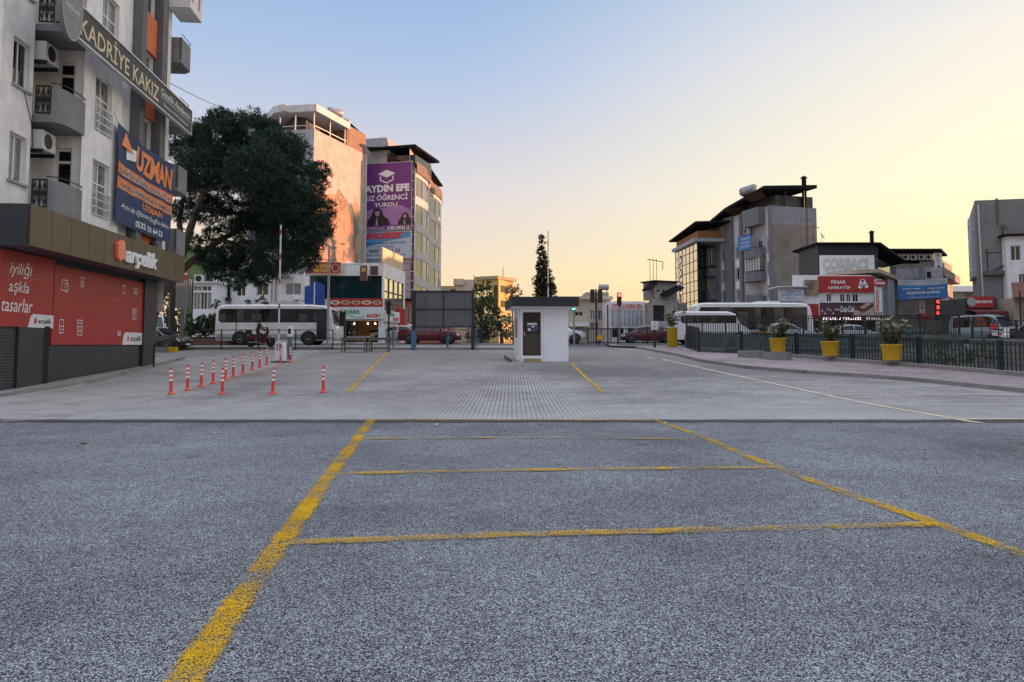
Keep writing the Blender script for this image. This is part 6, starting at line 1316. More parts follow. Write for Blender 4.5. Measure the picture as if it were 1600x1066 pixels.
# --- far yellow buildings left of the booth
yel = W('yellow_render', (.60, .42, .14), streak=.15)
t, f, z1 = block('office_building', 'far ochre building with flat roof right above the empty billboard', 683, 746, 130, 447, 8, W('ochre_render', (.42, .33, .18)), holes=[(704, 452, 716, 462)])
t, f, z1 = block('office_building', 'far pale building with a rooftop slab behind the round trees', 712, 744, 124, 437, 7, cream); MB().fb(f, -.4, f.L * .4, z1 - .9, z1 + .1, -4, .5).build('roof_slab', cream, t)
fA = between(744, 118, 779, 116); fB = between(779, 116, 802, 122); z1 = fA.hit(760, 437)[1]
t, w1, w2 = cornerbody('office_building', 'far yellow building lit by the low sun, with a dark window strip', fA, fB, z1, yel, [fA.rect(771, 446, 778, 480)], matB=yel)
MB().fb(fA, *fA.rect(771, 446, 778, 480), -.15, -.1).build('window', glass, t); MB().fb(fA, -.3, fA.L, z1, z1 + .5, -6, .3).build('roof_edge', W('ochre_render', (.42, .33, .18)), t)
for i in range(4): z = z1 - 3 - i * 3; MB().fb(fA, .2, fA.L * .7, z, z + 1.3, -.02, .03).build('window', glass_lite, t)
for i in range(5): z = z1 - 2 - i * 2.4; MB().fb(fB, .8, fB.L - .8, z, z + 1.1, -.02, .03).build('window', glass, t)
for x, y in ((741, 430), (753, 431), (778, 430), (786, 418)): p = at(x, 440, 118); h = at(x, y, 118).z; tag(MB().tube((0, 0, -2), (0, 0, h - p.z), .06, n=6).build('antenna_mast', black, None), {741: 'short antenna mast at the left end of the far yellow building', 753: 'short antenna mast second from left on the far yellow building', 778: 'short antenna mast near the dark window strip of the yellow building', 786: 'tallest thin mast on the far yellow building'}[x], 'mast'); bpy.data.objects[[o.name for o in C.objects if o.name.startswith('antenna_mast')][-1]].location = p
t = thing('kiosk_roof_hut', 'low hut with a red tiled hip roof behind the railing', 'hut', (at(746, HOR, 66).x, 66, 1.67)); f = between(724, 66, 769, 66); zb, zp = f.hit(746, 525)[1], f.hit(746, 514)[1]
MB().fb(f, .3, f.L - .3, 1.6, zb, -2.5, 0).build('wall', cream, t); m = MB(); A_ = [f.P(0, zb, .3), f.P(f.L, zb, .3), f.P(f.L, zb, -3), f.P(0, zb, -3)]; r1, r2 = f.P(f.L * .28, zp, -1.3), f.P(f.L * .72, zp, -1.3)
m.raw(A_ + [r1, r2], [(0, 1, 5, 4), (1, 2, 5), (2, 3, 4, 5), (3, 0, 4), (0, 3, 2, 1)]); m.build('hip_roof', tile_red, t)

# --- low buildings right of the booth
t, f, z1 = block('low_building', 'long cream two storey building behind the traffic lights', 860, 955, 92, 468, 8, cream, holes=[(865, 476, 878, 486), (898, 487, 911, 494), (922, 485, 930, 500), (934, 485, 942, 500), (944, 484, 952, 499), (898, 503, 912, 515), (922, 504, 936, 516)])
MB().fb(f, -.2, f.L + .2, z1, z1 + .35, -8, .6).build('cornice', cream, t); MB().fb(f, f.L * .3, f.L * .62, z1 - 3.4, z1 - 2.9, 0, 1.1).build('balcony', wall_white, t)
MB().fb(f, f.hit(918, 460)[0], f.L, z1 + .35, f.hit(918, 455)[1], -7, -2).build('penthouse', W('buff_render', (.40, .33, .25)), t)
p = f.P(f.hit(948, 456)[0], f.hit(918, 455)[1], -3); tank('horizontal water tank on the roof behind the red traffic light', (p.x, p.y, p.z), .38, 1.3, 0)
t, f, z1 = block('low_building', 'white corner building with red lettering across its top and glass below', 952, 1008, 85, 471, 7, wall_white, holes=[(956, 512, 975, 528), (980, 512, 1003, 528)])
r_ = f.rect(954, 474, 1005, 484); s1 = sign(f, r_, white_sign, t, .03, .1); let(f, "OTO BAL & KAYMAK GIDA", *sub(r_, .03, .97, .12, .88), lt_red, s1, .14, bold=.04)
g_ = f.rect(954, 486, 1005, 509); gg = MB().fb(f, *g_, .03, .08).build('shopfront_glass', mk('pale_glass', (.30, .36, .40), rough=.15, spec=.7, var=.3, vs=.8), t)
for i in range(9): u = lerp(g_[0], g_[1], i / 8); MB().fb(f, u - .04, u + .04, g_[2], g_[3], .08, .13).build('mullion', white_plastic, gg)
f2 = Fr(f.P(f.L, 0), (.3, 1)); m = MB()
t, f, z1 = block('low_building', 'buff building with a balcony right of the red lettered building', 1006, 1030, 88, 476, 7, W('buff_render', (.40, .33, .25)), holes=[(1010, 484, 1018, 492)])
MB().fb(f, 0, f.L, z1 - 3.2, z1 - 2.2, 0, 1).build('balcony', cream, t); MB().fb(f, -.2, f.L + .3, z1, z1 + .25, -7, .4).build('cornice', cream, t)
fA = between(1012, 84, 1019, 77); fB = between(1019, 77, 1062, 78.5); z1 = fB.hit(1040, 470)[1]; zt = fB.hit(1022, 440)[1]
t, w1, w2 = cornerbody('house', 'old grey house with jutting roofs and a balcony left of the mirrored glass tower', fA, fB, fB.hit(1022, 468)[1], W('old_grey_render', (.33, .30, .28), streak=.6), matB=W('old_grey_render', (.33, .30, .28)))
u0_ = fB.hit(1024, 450)[0]; m = MB(); m.fb(fB, u0_, fB.L, fB.hit(1022, 468)[1], zt, -2.2, -.3); up = m.build('upper_storey', W('old_grey_render', (.33, .30, .28)), t); m = MB(); m.fb(fB, u0_ - .2, fB.L, zt, zt + .14, -2.4, .15); m.build('roof', roof_dark, up)
for x in (1029, 1038): a = fB.rect(x, 452.5, x + 3, 456); MB().fb(fB, *a, -.3, -.28).build('window', glass, up)
zc = fB.hit(1022, 468)[1]; m = MB(); P0 = [fB.P(-.5, zc + .9, .5), fB.P(u0_, zc + 1.7, .5), fB.P(u0_, zc + 1.7, -1), fB.P(-.5, zc + .9, -1)]; m.raw(P0 + [p + Vector((0, 0, .15)) for p in P0], [(0, 3, 2, 1), (4, 5, 6, 7), (0, 1, 5, 4), (1, 2, 6, 5), (2, 3, 7, 6), (3, 0, 4, 7)]); m.build('lean_to_roof', roof_dark, t)
m = MB(); P0 = [fB.P(u0_ + .8, zc + .2, .9), fB.P(fB.L, zc + 1.2, .9), fB.P(fB.L, zc + 1.5, -.3), fB.P(u0_ + .8, zc + .5, -.3)]; m.raw(P0 + [p + Vector((0, 0, .15)) for p in P0], [(0, 3, 2, 1), (4, 5, 6, 7), (0, 1, 5, 4), (1, 2, 6, 5), (2, 3, 7, 6), (3, 0, 4, 7)]); m.build('awning_roof', roof_dark, t)
MB().fb(fB, u0_ - .3, fB.L, zc - 3.4, zc - 2.3, 0, 1.2).build('balcony', wall_grey, t); MB().fb(fB, .2, 1.6, zc - 2.6, zc - .6, -.02, .03).build('window', glass, t); MB().fb(fB, 3.4, 4.6, zc - 2.3, zc - .3, -.02, .03).build('window', glass_cur, t)
m = MB(); a = fB.P(.2, zc + 2, -.5); 
for k in range(3): m.tube(a + Vector((k * .35, 0, 0)), a + Vector((k * .35, 0, 2.3)), .03, n=5)
m.path([a + Vector((-.3, 0, 2.3)), a + Vector((1.4, 0, 2.0)), a + Vector((1.4, .4, 1.2))], .04); m.build('roof_frame', black, t)

# --- mirrored glass tower
fA = between(1057.5, 117, 1092, 105); fB = between(1092, 105, 1107, 108.5); z1 = fA.hit(1060, 392)[1]
t, w1, w2 = cornerbody('glass_building', 'narrow office building with gold mirrored glass grid and white vertical lettering', fA, fB, z1, glass_lite, matB=glass_teal)
m = MB(); k = 6
for i in range(k + 1): u = fA.L * i / k; m.fb(fA, u - .06, u + .06, 1, z1, .0, .05)
z = 2.0
while z < z1: m.fb(fA, 0, fA.L, z, z + .1, 0, .048); z += 1.45
m.build('glazing_grid', black, w1); m = MB(); m.fb(fA, -.4, fA.L + .4, z1, z1 + .5, -8, .5); m.build('cornice', wall_grey, t)
m = MB(); m.fb(fA, -.5, fA.L * .95, z1 + .5, z1 + 1.7, -6, -.3); m.build('attic', W('rust_band', (.35, .18, .10)), t); P0 = [fA.P(-1, z1 + 1.7, .8), fA.P(fA.L + 2, z1 + 2.4, .8), fA.P(fA.L + 2, z1 + 2.6, -6), fA.P(-1, z1 + 1.9, -6)]; m = MB(); m.raw(P0 + [p + Vector((0, 0, .25)) for p in P0], [(0, 3, 2, 1), (4, 5, 6, 7), (0, 1, 5, 4), (1, 2, 6, 5), (2, 3, 7, 6), (3, 0, 4, 7)]); m.build('roof', roof_dark, t)
for i, ch in enumerate("DURSOO"): z = 3.6 + i * 2.05; let(fA, ch, fA.L * .10, fA.L * .27, z, z + 1.7, lt_white, t, .15, bold=.06)

# --- grey apartment block
fA = between(1107, 110, 1208, 95); fB = between(1208, 95, 1281, 96.9); z1 = fB.hit(1210, 322)[1]; L = fA.L
px = lambda x: fA.hit(x, 430)[0]
cols_ = [(px(1150.5), px(1158)), (px(1128.5), px(1134)), (px(1200.5), px(1205))]; lv = [4.6, 7.6, 10.6, 13.6]
hA = [(a, b, z, z + 1.5) for a, b in cols_ for z in lv] + [(px(1185), px(1192), z - .3, z + 1.7) for z in lv]
t, w1, w2 = cornerbody('apartment_block', 'grey five storey apartment block with curved balconies and a slanting dark roof', fA, fB, z1, W('light_grey_render', (.44, .43, .44)), hA, matB=W('patchy_concrete', (.235, .205, .18), streak=.5, vs=.35, var=.3))
for h in hA: window(fA, h, t)
for x0, x1 in ((1121, 1126), (1135, 1147.5), (1159, 1163), (1205.5, 1208.5)): m = MB(); m.fb(fA, px(x0), px(x1), 1, z1, .0, .35); m.build('pilaster', W('mid_grey_render', (.17, .175, .19)), t)
for a, b in cols_: 
    m = MB(); m.fb(fA, a - .15, b + .15, lv[3] + 2.0, z1 - .6, 0, .05); m.build('panel', W('pink_white', (.60, .54, .53)), t)
    for z in lv[:3]: MB().fb(fA, a - .1, b + .1, z + 1.7, z + 2.75, .0, .05).build('panel', wall_white, t)
def cbalc(f, u0, u1, z, dp, ht, mat, par):
    pl = [(u0, 0), (u0 + .05, dp * .6), (u0 + .5, dp * .95), ((u0 + u1) / 2, dp), (u1 - .5, dp * .95), (u1 - .05, dp * .6), (u1, 0)]
    m = MB(); P = [f.P(a, z, b) for a, b in pl]; Q = [p + Vector((0, 0, .15)) for p in P]; k = len(P); m.raw(P + Q, [tuple(range(k)), tuple(range(k, 2 * k))[::-1]] + [(i, k + i, k + (i + 1) % k, (i + 1) % k) for i in range(k)]); sb = m.build('balcony_slab', mat, par)
    curved_parapet(f, pl, z + .15, z + ht).build('parapet', mat, sb); m = MB(); m.path([f.P(a, z + ht + .12, b) for a, b in pl], .03); m.build('rail', black, sb); return sb
gr = W('mid_grey_render', (.17, .175, .19))
for i, z in enumerate((3.6, 6.7, 9.9, 13.0)):
    if i: cbalc(fA, px(1174), px(1197), z, 1.3, 1.25, gr, t)
for i, z in enumerate((4.6, 7.6, 11.0)): cbalc(fA, px(1108), px(1122), z + .5, 1.2, 1.2, gr, t)
m = MB(); m.fb(fA, px(1175), px(1196), 11.3, 13.0, .1, .9); bb = m.build('enclosed_balcony', glass_cur, t)
for i in range(6): u = lerp(px(1175), px(1196), i / 5); MB().fb(fA, u - .06, u + .06, 11.3, 13.0, .9, .95).build('mullion', white_plastic, bb)
m = MB(); m.fb(fA, px(1109), px(1121), 13.2, 15.5, .1, .9); bb = m.build('enclosed_balcony', glass_cur, t)
for i in range(4): u = lerp(px(1109), px(1121), i / 3); MB().fb(fA, u - .06, u + .06, 13.2, 15.5, .9, .95).build('mullion', white_plastic, bb)
m = MB(); m.fb(fA, px(1172), px(1197), z1 - 2.3, z1, 0, 1.1); m.build('loggia_parapet', gr, t); m = MB(); m.fb(fA, px(1108), px(1121), 16.0, 18.6, 0, 1.0); m.build('loggia_parapet', gr, t)
for z in (7.3 + 2.6, 16.4): ac_unit(fA, px(1170), z + .1, t, 1.1, .8, .4, d0=.3)
a = fA.rect(1167, 366, 1189, 377); s_ = sign(fA, (px(1167.5), px(1188), 14.2, 16.2), blue_cloth, t, 1.35, .04, 'cloth_sign')
for k in range(3): m = MB(); m.text(fA, ("SATILIK DAİRE", "HUKUK BÜROSU", "0256 214 00 09")[k], px(1172), px(1187), 15.6 - k * .55, 15.95 - k * .55, 1.40); m.build('lettering', lt_white, s_)
m = MB(); m.wall(fB, 0, fB.L, z1 - 2.4, z1 + .02, d=.02); m.build('grey_band', W('mid_grey_render2', (.24, .25, .28)), w2)
m = MB(); m.fb(fB, fB.L * .78, fB.L * .78 + .12, 1, z1, .02, .1); m.build('downpipe', dark_grey, t)
pp = [fA.P(-1.2, z1 - 1.6, 1.2), fA.P(L * .45, z1 + .7, 1.3), fA.P(L + .6, z1 + 2.0, 1.3), fB.P(fB.L * .93, z1 + 2.5, .9), fB.P(fB.L * .80, z1 + 2.2, -8), fA.P(0, z1 - 1.0, -8)]
m = MB(); k = len(pp); m.raw(pp + [p + Vector((0, 0, .45)) for p in pp], [(0, 1, 5), (1, 4, 5), (1, 2, 4), (2, 3, 4), (6, 11, 7), (7, 11, 10), (7, 10, 8), (8, 10, 9)] + [(i, (i + 1) % k, k + (i + 1) % k, k + i) for i in range(k)]); m.build('slanting_roof', roof_dark, t)
m = MB(); m.fb(fA, .6, L - .5, z1 - .1, z1 + .3, -7, -.6); m.fb(fA, L * .5, L - .5, z1 + .3, z1 + 1.6, -7, -1.2); m.build('attic', charcoal, t)
p = fA.P(L * .72, z1 + 1.9, .2); tank('white water tank on top of the grey apartment block', (p.x, p.y, p.z), .65, 2.6, R(-70))
for u in (.35, .75): m = MB(); a = fB.P(fB.L * u, z1, -.2); m.tube((a.x, a.y, z1), (a.x, a.y, z1 + 2.3), .12, n=8); m.build('roof_post', black, t)
a = fB.P(fB.L * .80, z1, -.5); m = MB(); m.tube((a.x, a.y, z1), (a.x, a.y, z1 + 4.0), .3, n=10); m.tube((a.x, a.y, z1 + 4.1), (a.x, a.y, z1 + 4.4), .5, .1, n=10); m.build('chimney', roof_dark, t)

# --- kebab shop building
fA = between(1240, 70, 1366, 70); fB = between(1366, 70, 1402, 80); z1 = fA.hit(1300, 430)[1]
zz = lambda y: fA.hit(1300, y)[1]; ux = lambda x: fA.hit(x, 450)[0]
hA = [(ux(1291), ux(1299), zz(472), zz(459)), (ux(1312), ux(1320), zz(472), zz(459)), (ux(1322), ux(1329), zz(472), zz(459)), (ux(1331), ux(1341), zz(472), zz(459))]
t, w1, w2 = cornerbody('shop_building', 'kebab shop building with a red upper sign and printed brown and red front', fA, fB, z1, wall_white, hA, matB=wall_grey)
for h in hA: window(fA, h, t, d=-.05, g=glass)
r_ = (ux(1278), ux(1364), zz(457), zz(432)); s_ = sign(fA, r_, red_sign, t, .05, .2, 'shop_sign'); let(fA, "PINAR", ux(1297), ux(1320), zz(444), zz(438.5), lt_white, s_, .26, bold=.02); let(fA, "APERATİF", ux(1291), ux(1327), zz(452), zz(446.5), lt_white, s_, .26, bold=.02)
m = MB(); m.stroke(fA, [(ux(1341), zz(451)), (ux(1346), zz(437)), (ux(1353), zz(450))], .32, .26); m.build('emblem', lt_white, s_); m = MB(); m.stroke(fA, [(ux(1341), zz(446)), (ux(1352), zz(446))], .25, .265); m.build('emblem', lt_grey, s_)
sign(fA, (ux(1256), ux(1277.5), zz(461), zz(438)), mk('food_print', (.25, .17, .12), rough=.5, var=.6, vs=1.3), t, .05, .2, 'picture_board')
sign(fA, (ux(1256), ux(1278), zz(495), zz(475)), red_sign, t, .02, .06, 'printed_panel')
cb = sign(fA, (ux(1280), ux(1364), zz(494), zz(473)), mk('cola_print', (.075, .03, .045), rough=.5, var=.5, vs=.8), t, .02, .06, 'printed_panel')
m = MB(); m.poly(fA, [(ux(1330), zz(494)), (ux(1364), zz(494)), (ux(1364), zz(474)), (ux(1352), zz(474)), (ux(1335), zz(484))], .085); m.build('printed_shape', mk('print_cream', (.45, .36, .28), rough=.5, var=.4), cb); m = MB(); m.stroke(fA, [(ux(1332), zz(480)), (ux(1348), zz(486)), (ux(1363), zz(476))], .35, .09); m.build('printed_shape', mk('print_brown', (.15, .06, .04)), cb)
let(fA, "Coca-Cola", ux(1311), ux(1333), zz(488), zz(478), lt_white, cb, .095, shear=.4, bold=.02)
for i in range(7): u = ux(1283 + i * 4.3); c_ = (u, zz(486 + 4 * math.sin(i * 2))); m = MB(); m.poly(fA, [(c_[0] + .12 * math.cos(a), c_[1] + .12 * math.sin(a)) for a in [j * .8 for j in range(8)]], .09); m.build('printed_dot', mk('print_cream', (.45, .36, .28)), cb)
ls = sign(fA, (ux(1262), ux(1385), zz(501), zz(494.6)), mk('dark_red_sign', (.16, .012, .02), rough=.4), t, .3, .25, 'lit_sign'); 
neonw = mk('lit_white_letters', (.95, .9, .9), emit=.5, var=0); let(fA, "PINAR APERATİF", ux(1281), ux(1341), zz(500), zz(495.6), neonw, ls, .56, bold=.03); let(fA, "DÖNER LAHMACUN", ux(1348), ux(1384), zz(499.5), zz(496), neonw, ls, .56)
m = MB(); m.fb(fA, ux(1256), ux(1366), 1.5, zz(501.2), -.03, .02); m.build('shopfront', glass, t)
m = MB(); m.fb(fA, 0, ux(1256), 1.5, zz(475), .02, .05); m.build('shopfront', wall_grey, t); r_ = (ux(1214), ux(1254), zz(471), zz(452)); s_ = sign(fA, r_, mk('white_blue_sign', (.50, .56, .60), rough=.5), t, .3, .1, 'notary_sign')
let(fA, "EMLAK", *sub(r_, .35, .62, .68, .88), lt_blue, s_, .41); let(fA, "GAYRİMENKUL DANIŞMANLIK", *sub(r_, .08, .92, .42, .58), lt_blue, s_, .41); let(fA, "0256 213 21 12", *sub(r_, .3, .7, .16, .30), lt_black, s_, .41)
m = MB(); m.fb(fA, ux(1212), ux(1256), zz(450), zz(448), -2, .8); m.build('awning', alu, t)
for i in range(4): MB().fb(fA, ux(1281 + i * 22), ux(1289 + i * 22 if i < 3 else 1364), zz(471), zz(460), .0, .03).build('printed_panel', white_sign, t) if i in (0, 3) else None
# white soup sign on the roof and dark roof room
fR = fA.off(-3.0); r_ = fR.rect(1281, 399, 1367, 429.5); s_ = thing('rooftop_sign', 'big white rooftop sign with grey outlined letters above the red kebab sign', 'sign', fR.P(r_[0], r_[2])); MB().fb(fR, *r_, -.15, 0).build('panel', white_sign, s_)
m = MB(); m.text(fR, "ÇORBACI", *sub(r_, .04, .88, .10, .84), .01, bold=.05); m.build('lettering', lt_grey, s_); m = MB(); m.text(fR, "ÇORBACI", *sub(r_, .05, .87, .14, .80), .02, bold=-.01); m.build('lettering', white_sign, s_)
for k in (.1, .5, .9): MB().fb(fR, lerp(r_[0], r_[1], k), lerp(r_[0], r_[1], k) + .12, z1 - .2, r_[2], -.14, -.03).build('leg', black, s_)
fR2 = fA.off(-3.6); a = fR2.rect(1278, 383, 1372, 401); m = MB(); m.fb(fR2, a[0], a[1], z1 - .1, a[3], -5, 0); m.build('roof_room', mk('dark_room', (.025, .03, .035), rough=.6), t)
m = MB(); P0 = [fR2.P(a[0] - .3, a[3], .6), fR2.P(a[1], a[3], .6), fR2.P(a[1] + 3.4, a[3] - 1.7, -1.0), fR2.P(a[1] + 3.4, a[3] - 1.7, -6), fR2.P(a[0] - .3, a[3], -6)]; k = 5; m.raw(P0 + [p + Vector((0, 0, .2)) for p in P0], [(0, 4, 3, 2, 1), (5, 6, 7, 8, 9)] + [(i, (i + 1) % k, k + (i + 1) % k, k + i) for i in range(k)]); m.build('roof', roof_dark, t)
m = MB(); m.fb(fB, -.3, fB.L, z1 + .2, z1 + .55, -4, .7); m.build('cornice', W('buff_render', (.40, .33, .25)), t); m = MB(); railing(m, fB.off(.3), 0, fB.L, z1 + .55, z1 + 1.6, 0, .5, .02); m.build('roof_railing', black, t)
m = MB(); a = fB.hit(1381, 450)[0], fB.hit(1391, 450)[0]; m.fb(fB, a[0], a[1], 1.5, z1 + .2, 0, .4); m.build('pillar', mk('blue_grey_column', (.27, .31, .35), rough=.5), t)
for z in (5.2, 3): MB().fb(fB, fB.L * .72, fB.L * .97, z, z + 1.5, -.02, .03).build('window', glass, t)
ns = between(1368, 67, 1379, 67); r_ = ns.rect(1368, 437, 1379, 488); s_ = thing('blade_sign', 'tall white vertical sign with red letters beside the kebab shop', 'sign', ns.P(0, r_[2])); MB().fb(ns, *r_, -.25, 0).build('panel', white_sign, s_)
for i, ch in enumerate("DÖNER"): z = r_[3] - 1.0 - (i + 1) * .44 * (r_[3] - r_[2] - 1.0) / 2.25; let(ns, ch, ns.L * .28, ns.L * .72, z + .04, z + .04 + .38, lt_red if i != 1 else lt_black, s_, .012, bold=.04)
cu, cz = ns.L * .8, r_[3] - .35; m = MB(); m.poly(ns, [(cu + .62 * math.cos(a), cz + .3 * math.sin(a)) for a in [j * .35 for j in range(18)]], .02, .15); ov = m.build('oval_plate', red_sign, s_); let(ns, "PINAR", cu - .45, cu + .45, cz - .1, cz + .14, lt_white, ov, .16, bold=.04)
p = fR2.P(2.8, at(1318, 383, 76).z, -1); q = p; t = thing('rooftop_antenna', 'rusty open roof frame with a small dish above the white soup sign', 'antenna', p); m = MB()
for dx in (0, 1.3): m.tube(p + Vector((dx, 0, 0)), p + Vector((dx, 0, 2.6)), .045, n=5)
m.build('upright', mk('rust', (.20, .11, .06), rough=.8), t)
for z, e in ((.5, .1), (1.6, .6), (2.4, .05)): MB().tube(p + Vector((-e, 0, z)), p + Vector((1.3 + e, 0, z)), .035, n=5).build('crossbar', mk('rust', (.2, .11, .06)), t)
dish(p + Vector((2.1, 0, .7)), t, .42, R(60))
a = fR2.P(fR2.hit(1386, 400)[0], at(1386, 390, 74).z, -3); t = tag(MB().tube(a, a + Vector((0, 0, 2.1)), .2, n=10).tube(a + Vector((0, 0, 2.15)), a + Vector((0, 0, 2.35)), .34, .05, n=10).build('chimney_pipe', roof_dark, None, loc=a), 'dark metal chimney pipe with a cap between the two right roofs', 'chimney')

# --- building with the row of air conditioners
fA = between(1394, 79, 1463, 79); fB = between(1463, 79, 1492, 92); z1 = fA.hit(1430, 396)[1]; zz = lambda y: fA.hit(1430, y)[1]; ux = lambda x: fA.hit(x, 450)[0]
t, w1, w2 = cornerbody('shop_building', 'taupe building with five air conditioners in a row under its roof edge', fA, fB, z1, W('taupe_render', (.25, .22, .20)), [fA.rect(1408, 408, 1437, 412)], matB=W('brown_side_render', (.27, .21, .18)))
m = MB(); P0 = [fA.P(-.6, z1 + .2, .9), fA.P(fA.L + .4, z1 + .2, .9), fB.P(fB.L * .25, z1 + .0, .9), fB.P(fB.L * .3, z1 + .1, -7), fA.P(-.6, z1 + .2, -7)]; k = 5; m.raw(P0 + [p + Vector((0, 0, .2)) for p in P0], [(0, 4, 3, 2, 1), (5, 6, 7, 8, 9)] + [(i, (i + 1) % k, k + (i + 1) % k, k + i) for i in range(k)]); m.build('roof', roof_dark, t)
for x in (1398, 1410, 1422, 1434.5, 1446): ac_unit(fA, ux(x), zz(406.5), t, .62, .55, .3)
a = fA.hit(1465, 430)[0]; f2 = Fr(fA.P(fA.L, 0, .3), (1, .25)); vs_ = thing('blade_sign', 'pale vertical sign with dark slanted letters at the roof corner', 'sign', f2.P(0, zz(433))); MB().fb(f2, 0, .95, zz(434), zz(395.5), -.12, 0).build('panel', white_sign, vs_)
for i, ch in enumerate("ALYINA"): let(f2, ch, .28, .68, zz(402 + i * 6) , zz(397 + i * 6), lt_blue, vs_, .012)
sgb = sign(fA, (ux(1436), ux(1462), zz(441), zz(420)), wall_grey, t, .0, 1.4, 'roof_cabin'); MB().fb(fA, ux(1437.5), ux(1444), zz(436), zz(427), 1.4, 1.43).build('window', glass, sgb)
m = MB(); m.fb(fA, 0, fA.L, zz(436), zz(420), .0, .06); m.build('grey_band', wall_grey, t)
CB = Cloth(fA.off(1.6), fA.off(1.6).hit(1403, 450)[0], fA.off(1.6).hit(1481, 450)[0], fA.off(1.6).hit(1403, 436)[1], fA.off(1.6).hit(1403, 469)[1], fA.off(1.6).hit(1480, 434)[1], fA.off(1.6).hit(1480, 465)[1], .05)
bn = thing('banner', 'blue and white cloth banner with lines of white writing in front of the taupe building', 'banner', CB.P(CB.a[1], 0)); m = MB(); CB.mesh(m, 30, 10, 0, .70); m.build('blue_cloth', blue_cloth, bn); m = MB(); CB.mesh(m, 30, 5, .70, 1); m.build('white_cloth', mk('pale_cloth', (.50, .54, .58), rough=.8), bn)
q = lambda x: lerp(CB.a[1], CB.a[2], x)
let(CB, "AYDIN BÜYÜKŞEHİR BELEDİYEMİZE", q(.1), q(.92), .86, .95, lt_blue, bn, .02); let(CB, "KÖPRÜ VE YOL ÇALIŞMALARI İÇİN", q(.06), q(.95), .74, .82, lt_blue, bn, .02)
let(CB, "BAŞKANIMIZ", q(.10), q(.45), .47, .58, lt_white, bn, .02, bold=.02); let(CB, "ÖZLEM VURGUN", q(.58), q(.93), .47, .58, lt_white, bn, .02, bold=.02); let(CB, "TEŞEKKÜR EDERİZ", q(.16), q(.84), .22, .40, lt_white, bn, .02, bold=.03); let(CB, "YEDİEYLÜL MAHALLESİ ESNAFLARI", q(.22), q(.80), .05, .13, lt_white, bn, .02)
for a_, b_ in (((CB.a[1], 1), -.3), ((CB.a[2], 1), .4)): p = CB.P(*a_); MB().tube(p, p + Vector((b_, .5, .5)), .02, n=5).build('rope', lt_grey, bn)
sign(fA, (ux(1402), ux(1437), zz(492), zz(470)), mk('bike_print', (.33, .30, .30), rough=.6, var=.35, vs=.9), t, .02, .05, 'printed_panel')
s_ = sign(fA, (ux(1432), ux(1440), zz(490), zz(471)), white_sign, t, .4, .1, 'vertical_sign'); [let(fA, ch, ux(1434), ux(1438), zz(477 + i * 6), zz(473 + i * 6), lt_black, s_, .51, bold=.04) for i, ch in enumerate("CEX")]
s_ = sign(fA, (ux(1424), ux(1440), zz(501), zz(491)), red_sign, t, 1.0, .6, 'red_canopy'); let(fA, "PETROL", ux(1427), ux(1437), zz(495), zz(493), lt_white, s_, 1.61)
s_ = sign(fA, (ux(1455.5), ux(1463), zz(501), zz(469)), W('dark_neon_board', (.06, .05, .05), streak=.1), t, .5, .1, 'neon_sign'); [let(fA, ch, ux(1457), ux(1462), zz(474.5 + i * 8.6), zz(469.5 + i * 8.6), neon, s_, .62, bold=.04) for i, ch in enumerate("CİĞ")]
s_ = sign(fA.off(1.2), (fA.off(1.2).hit(1469, 450)[0], fA.off(1.2).hit(1480, 450)[0], zz(506), zz(461)), white_sign, None, 0, .15, 'neon_sign'); tag(s_, 'white vertical sign with red glowing letters under the end of the blue banner', 'sign'); g2 = fA.off(1.2); [let(g2, ch, g2.hit(1471, 450)[0], g2.hit(1478, 450)[0], zz(484 + i * 8.4), zz(477 + i * 8.4), neon, s_, .17, bold=.06) for i, ch in enumerate("GLU")]
m = MB(); z = 3
while z < z1 - 1: m.fb(fB, .5, fB.L - .5, z, z + .9, 0, .9); z += 3
m.build('balcony', W('brown_side_render', (.27, .21, .18)), t); 
for i in range(4): MB().fb(fB, 2 + i * 3, 3.2 + i * 3, z1 - 3.5, z1 - 2, -.02, .03).build('window', glass_lite, t)

# --- far right
t, f, z1 = block('low_building', 'small distant building with a white flat roof in the gap on the right', 1487, 1535, 120, 456, 6, W('taupe_render', (.25, .22, .20)), holes=[(1494, 468, 1500, 474)]); MB().fb(f, -.4, f.L, z1, z1 + .9, -6, .6).build('roof', white_paint, t); let(f, "TARAFTAR", f.hit(1507, 455)[0], f.hit(1523, 455)[0], z1 - .9, z1 - .2, lt_black, t, .05)
f = between(1488, 60, 1512, 60); za = f.hit(1498, 470)[1]; ar = [(0, 1.2), (f.L, 1.2), (f.L, za - .9)] + [(f.L / 2 + f.L / 2 * math.cos(a), za - .9 + .9 * math.sin(a)) for a in [i * math.pi / 10 for i in range(1, 10)]] + [(0, za - .9)]
m = MB(); m.poly(f, ar, -1.6, 0); tag(m.build('transformer_hut', W('hut_concrete', (.20, .19, .18)), None, loc=f.P(0, 1.6)), 'round topped grey concrete hut beside the glowing red signs', 'hut')
fA = between(1523.5, 70, 1532, 62.5); fB = between(1532, 62.5, 1625, 61.5); z1 = fB.hit(1535, 313)[1]; zz = lambda y: fB.hit(1560, y)[1]; ux = lambda x: fB.hit(x, 420)[0]
t, w1, w2 = cornerbody('apartment_block', 'bare stained concrete building at the right edge with a white vertical sign', fA, fB, z1, W('stained_concrete', (.23, .21, .20), streak=.6), matB=W('stained_concrete', (.23, .21, .20)))
m = MB(); m.fb(fB, ux(1560), ux(1563), zz(352), z1 + .1, 0, .12); m.fb(fB, ux(1568), ux(1573.5), 1.5, zz(352), 0, .35); m.fb(fB, ux(1536), ux(1570), zz(430), zz(424), 0, .5); m.build('concrete_frame', W('dark_stained_concrete', (.13, .125, .12), streak=.4), t)
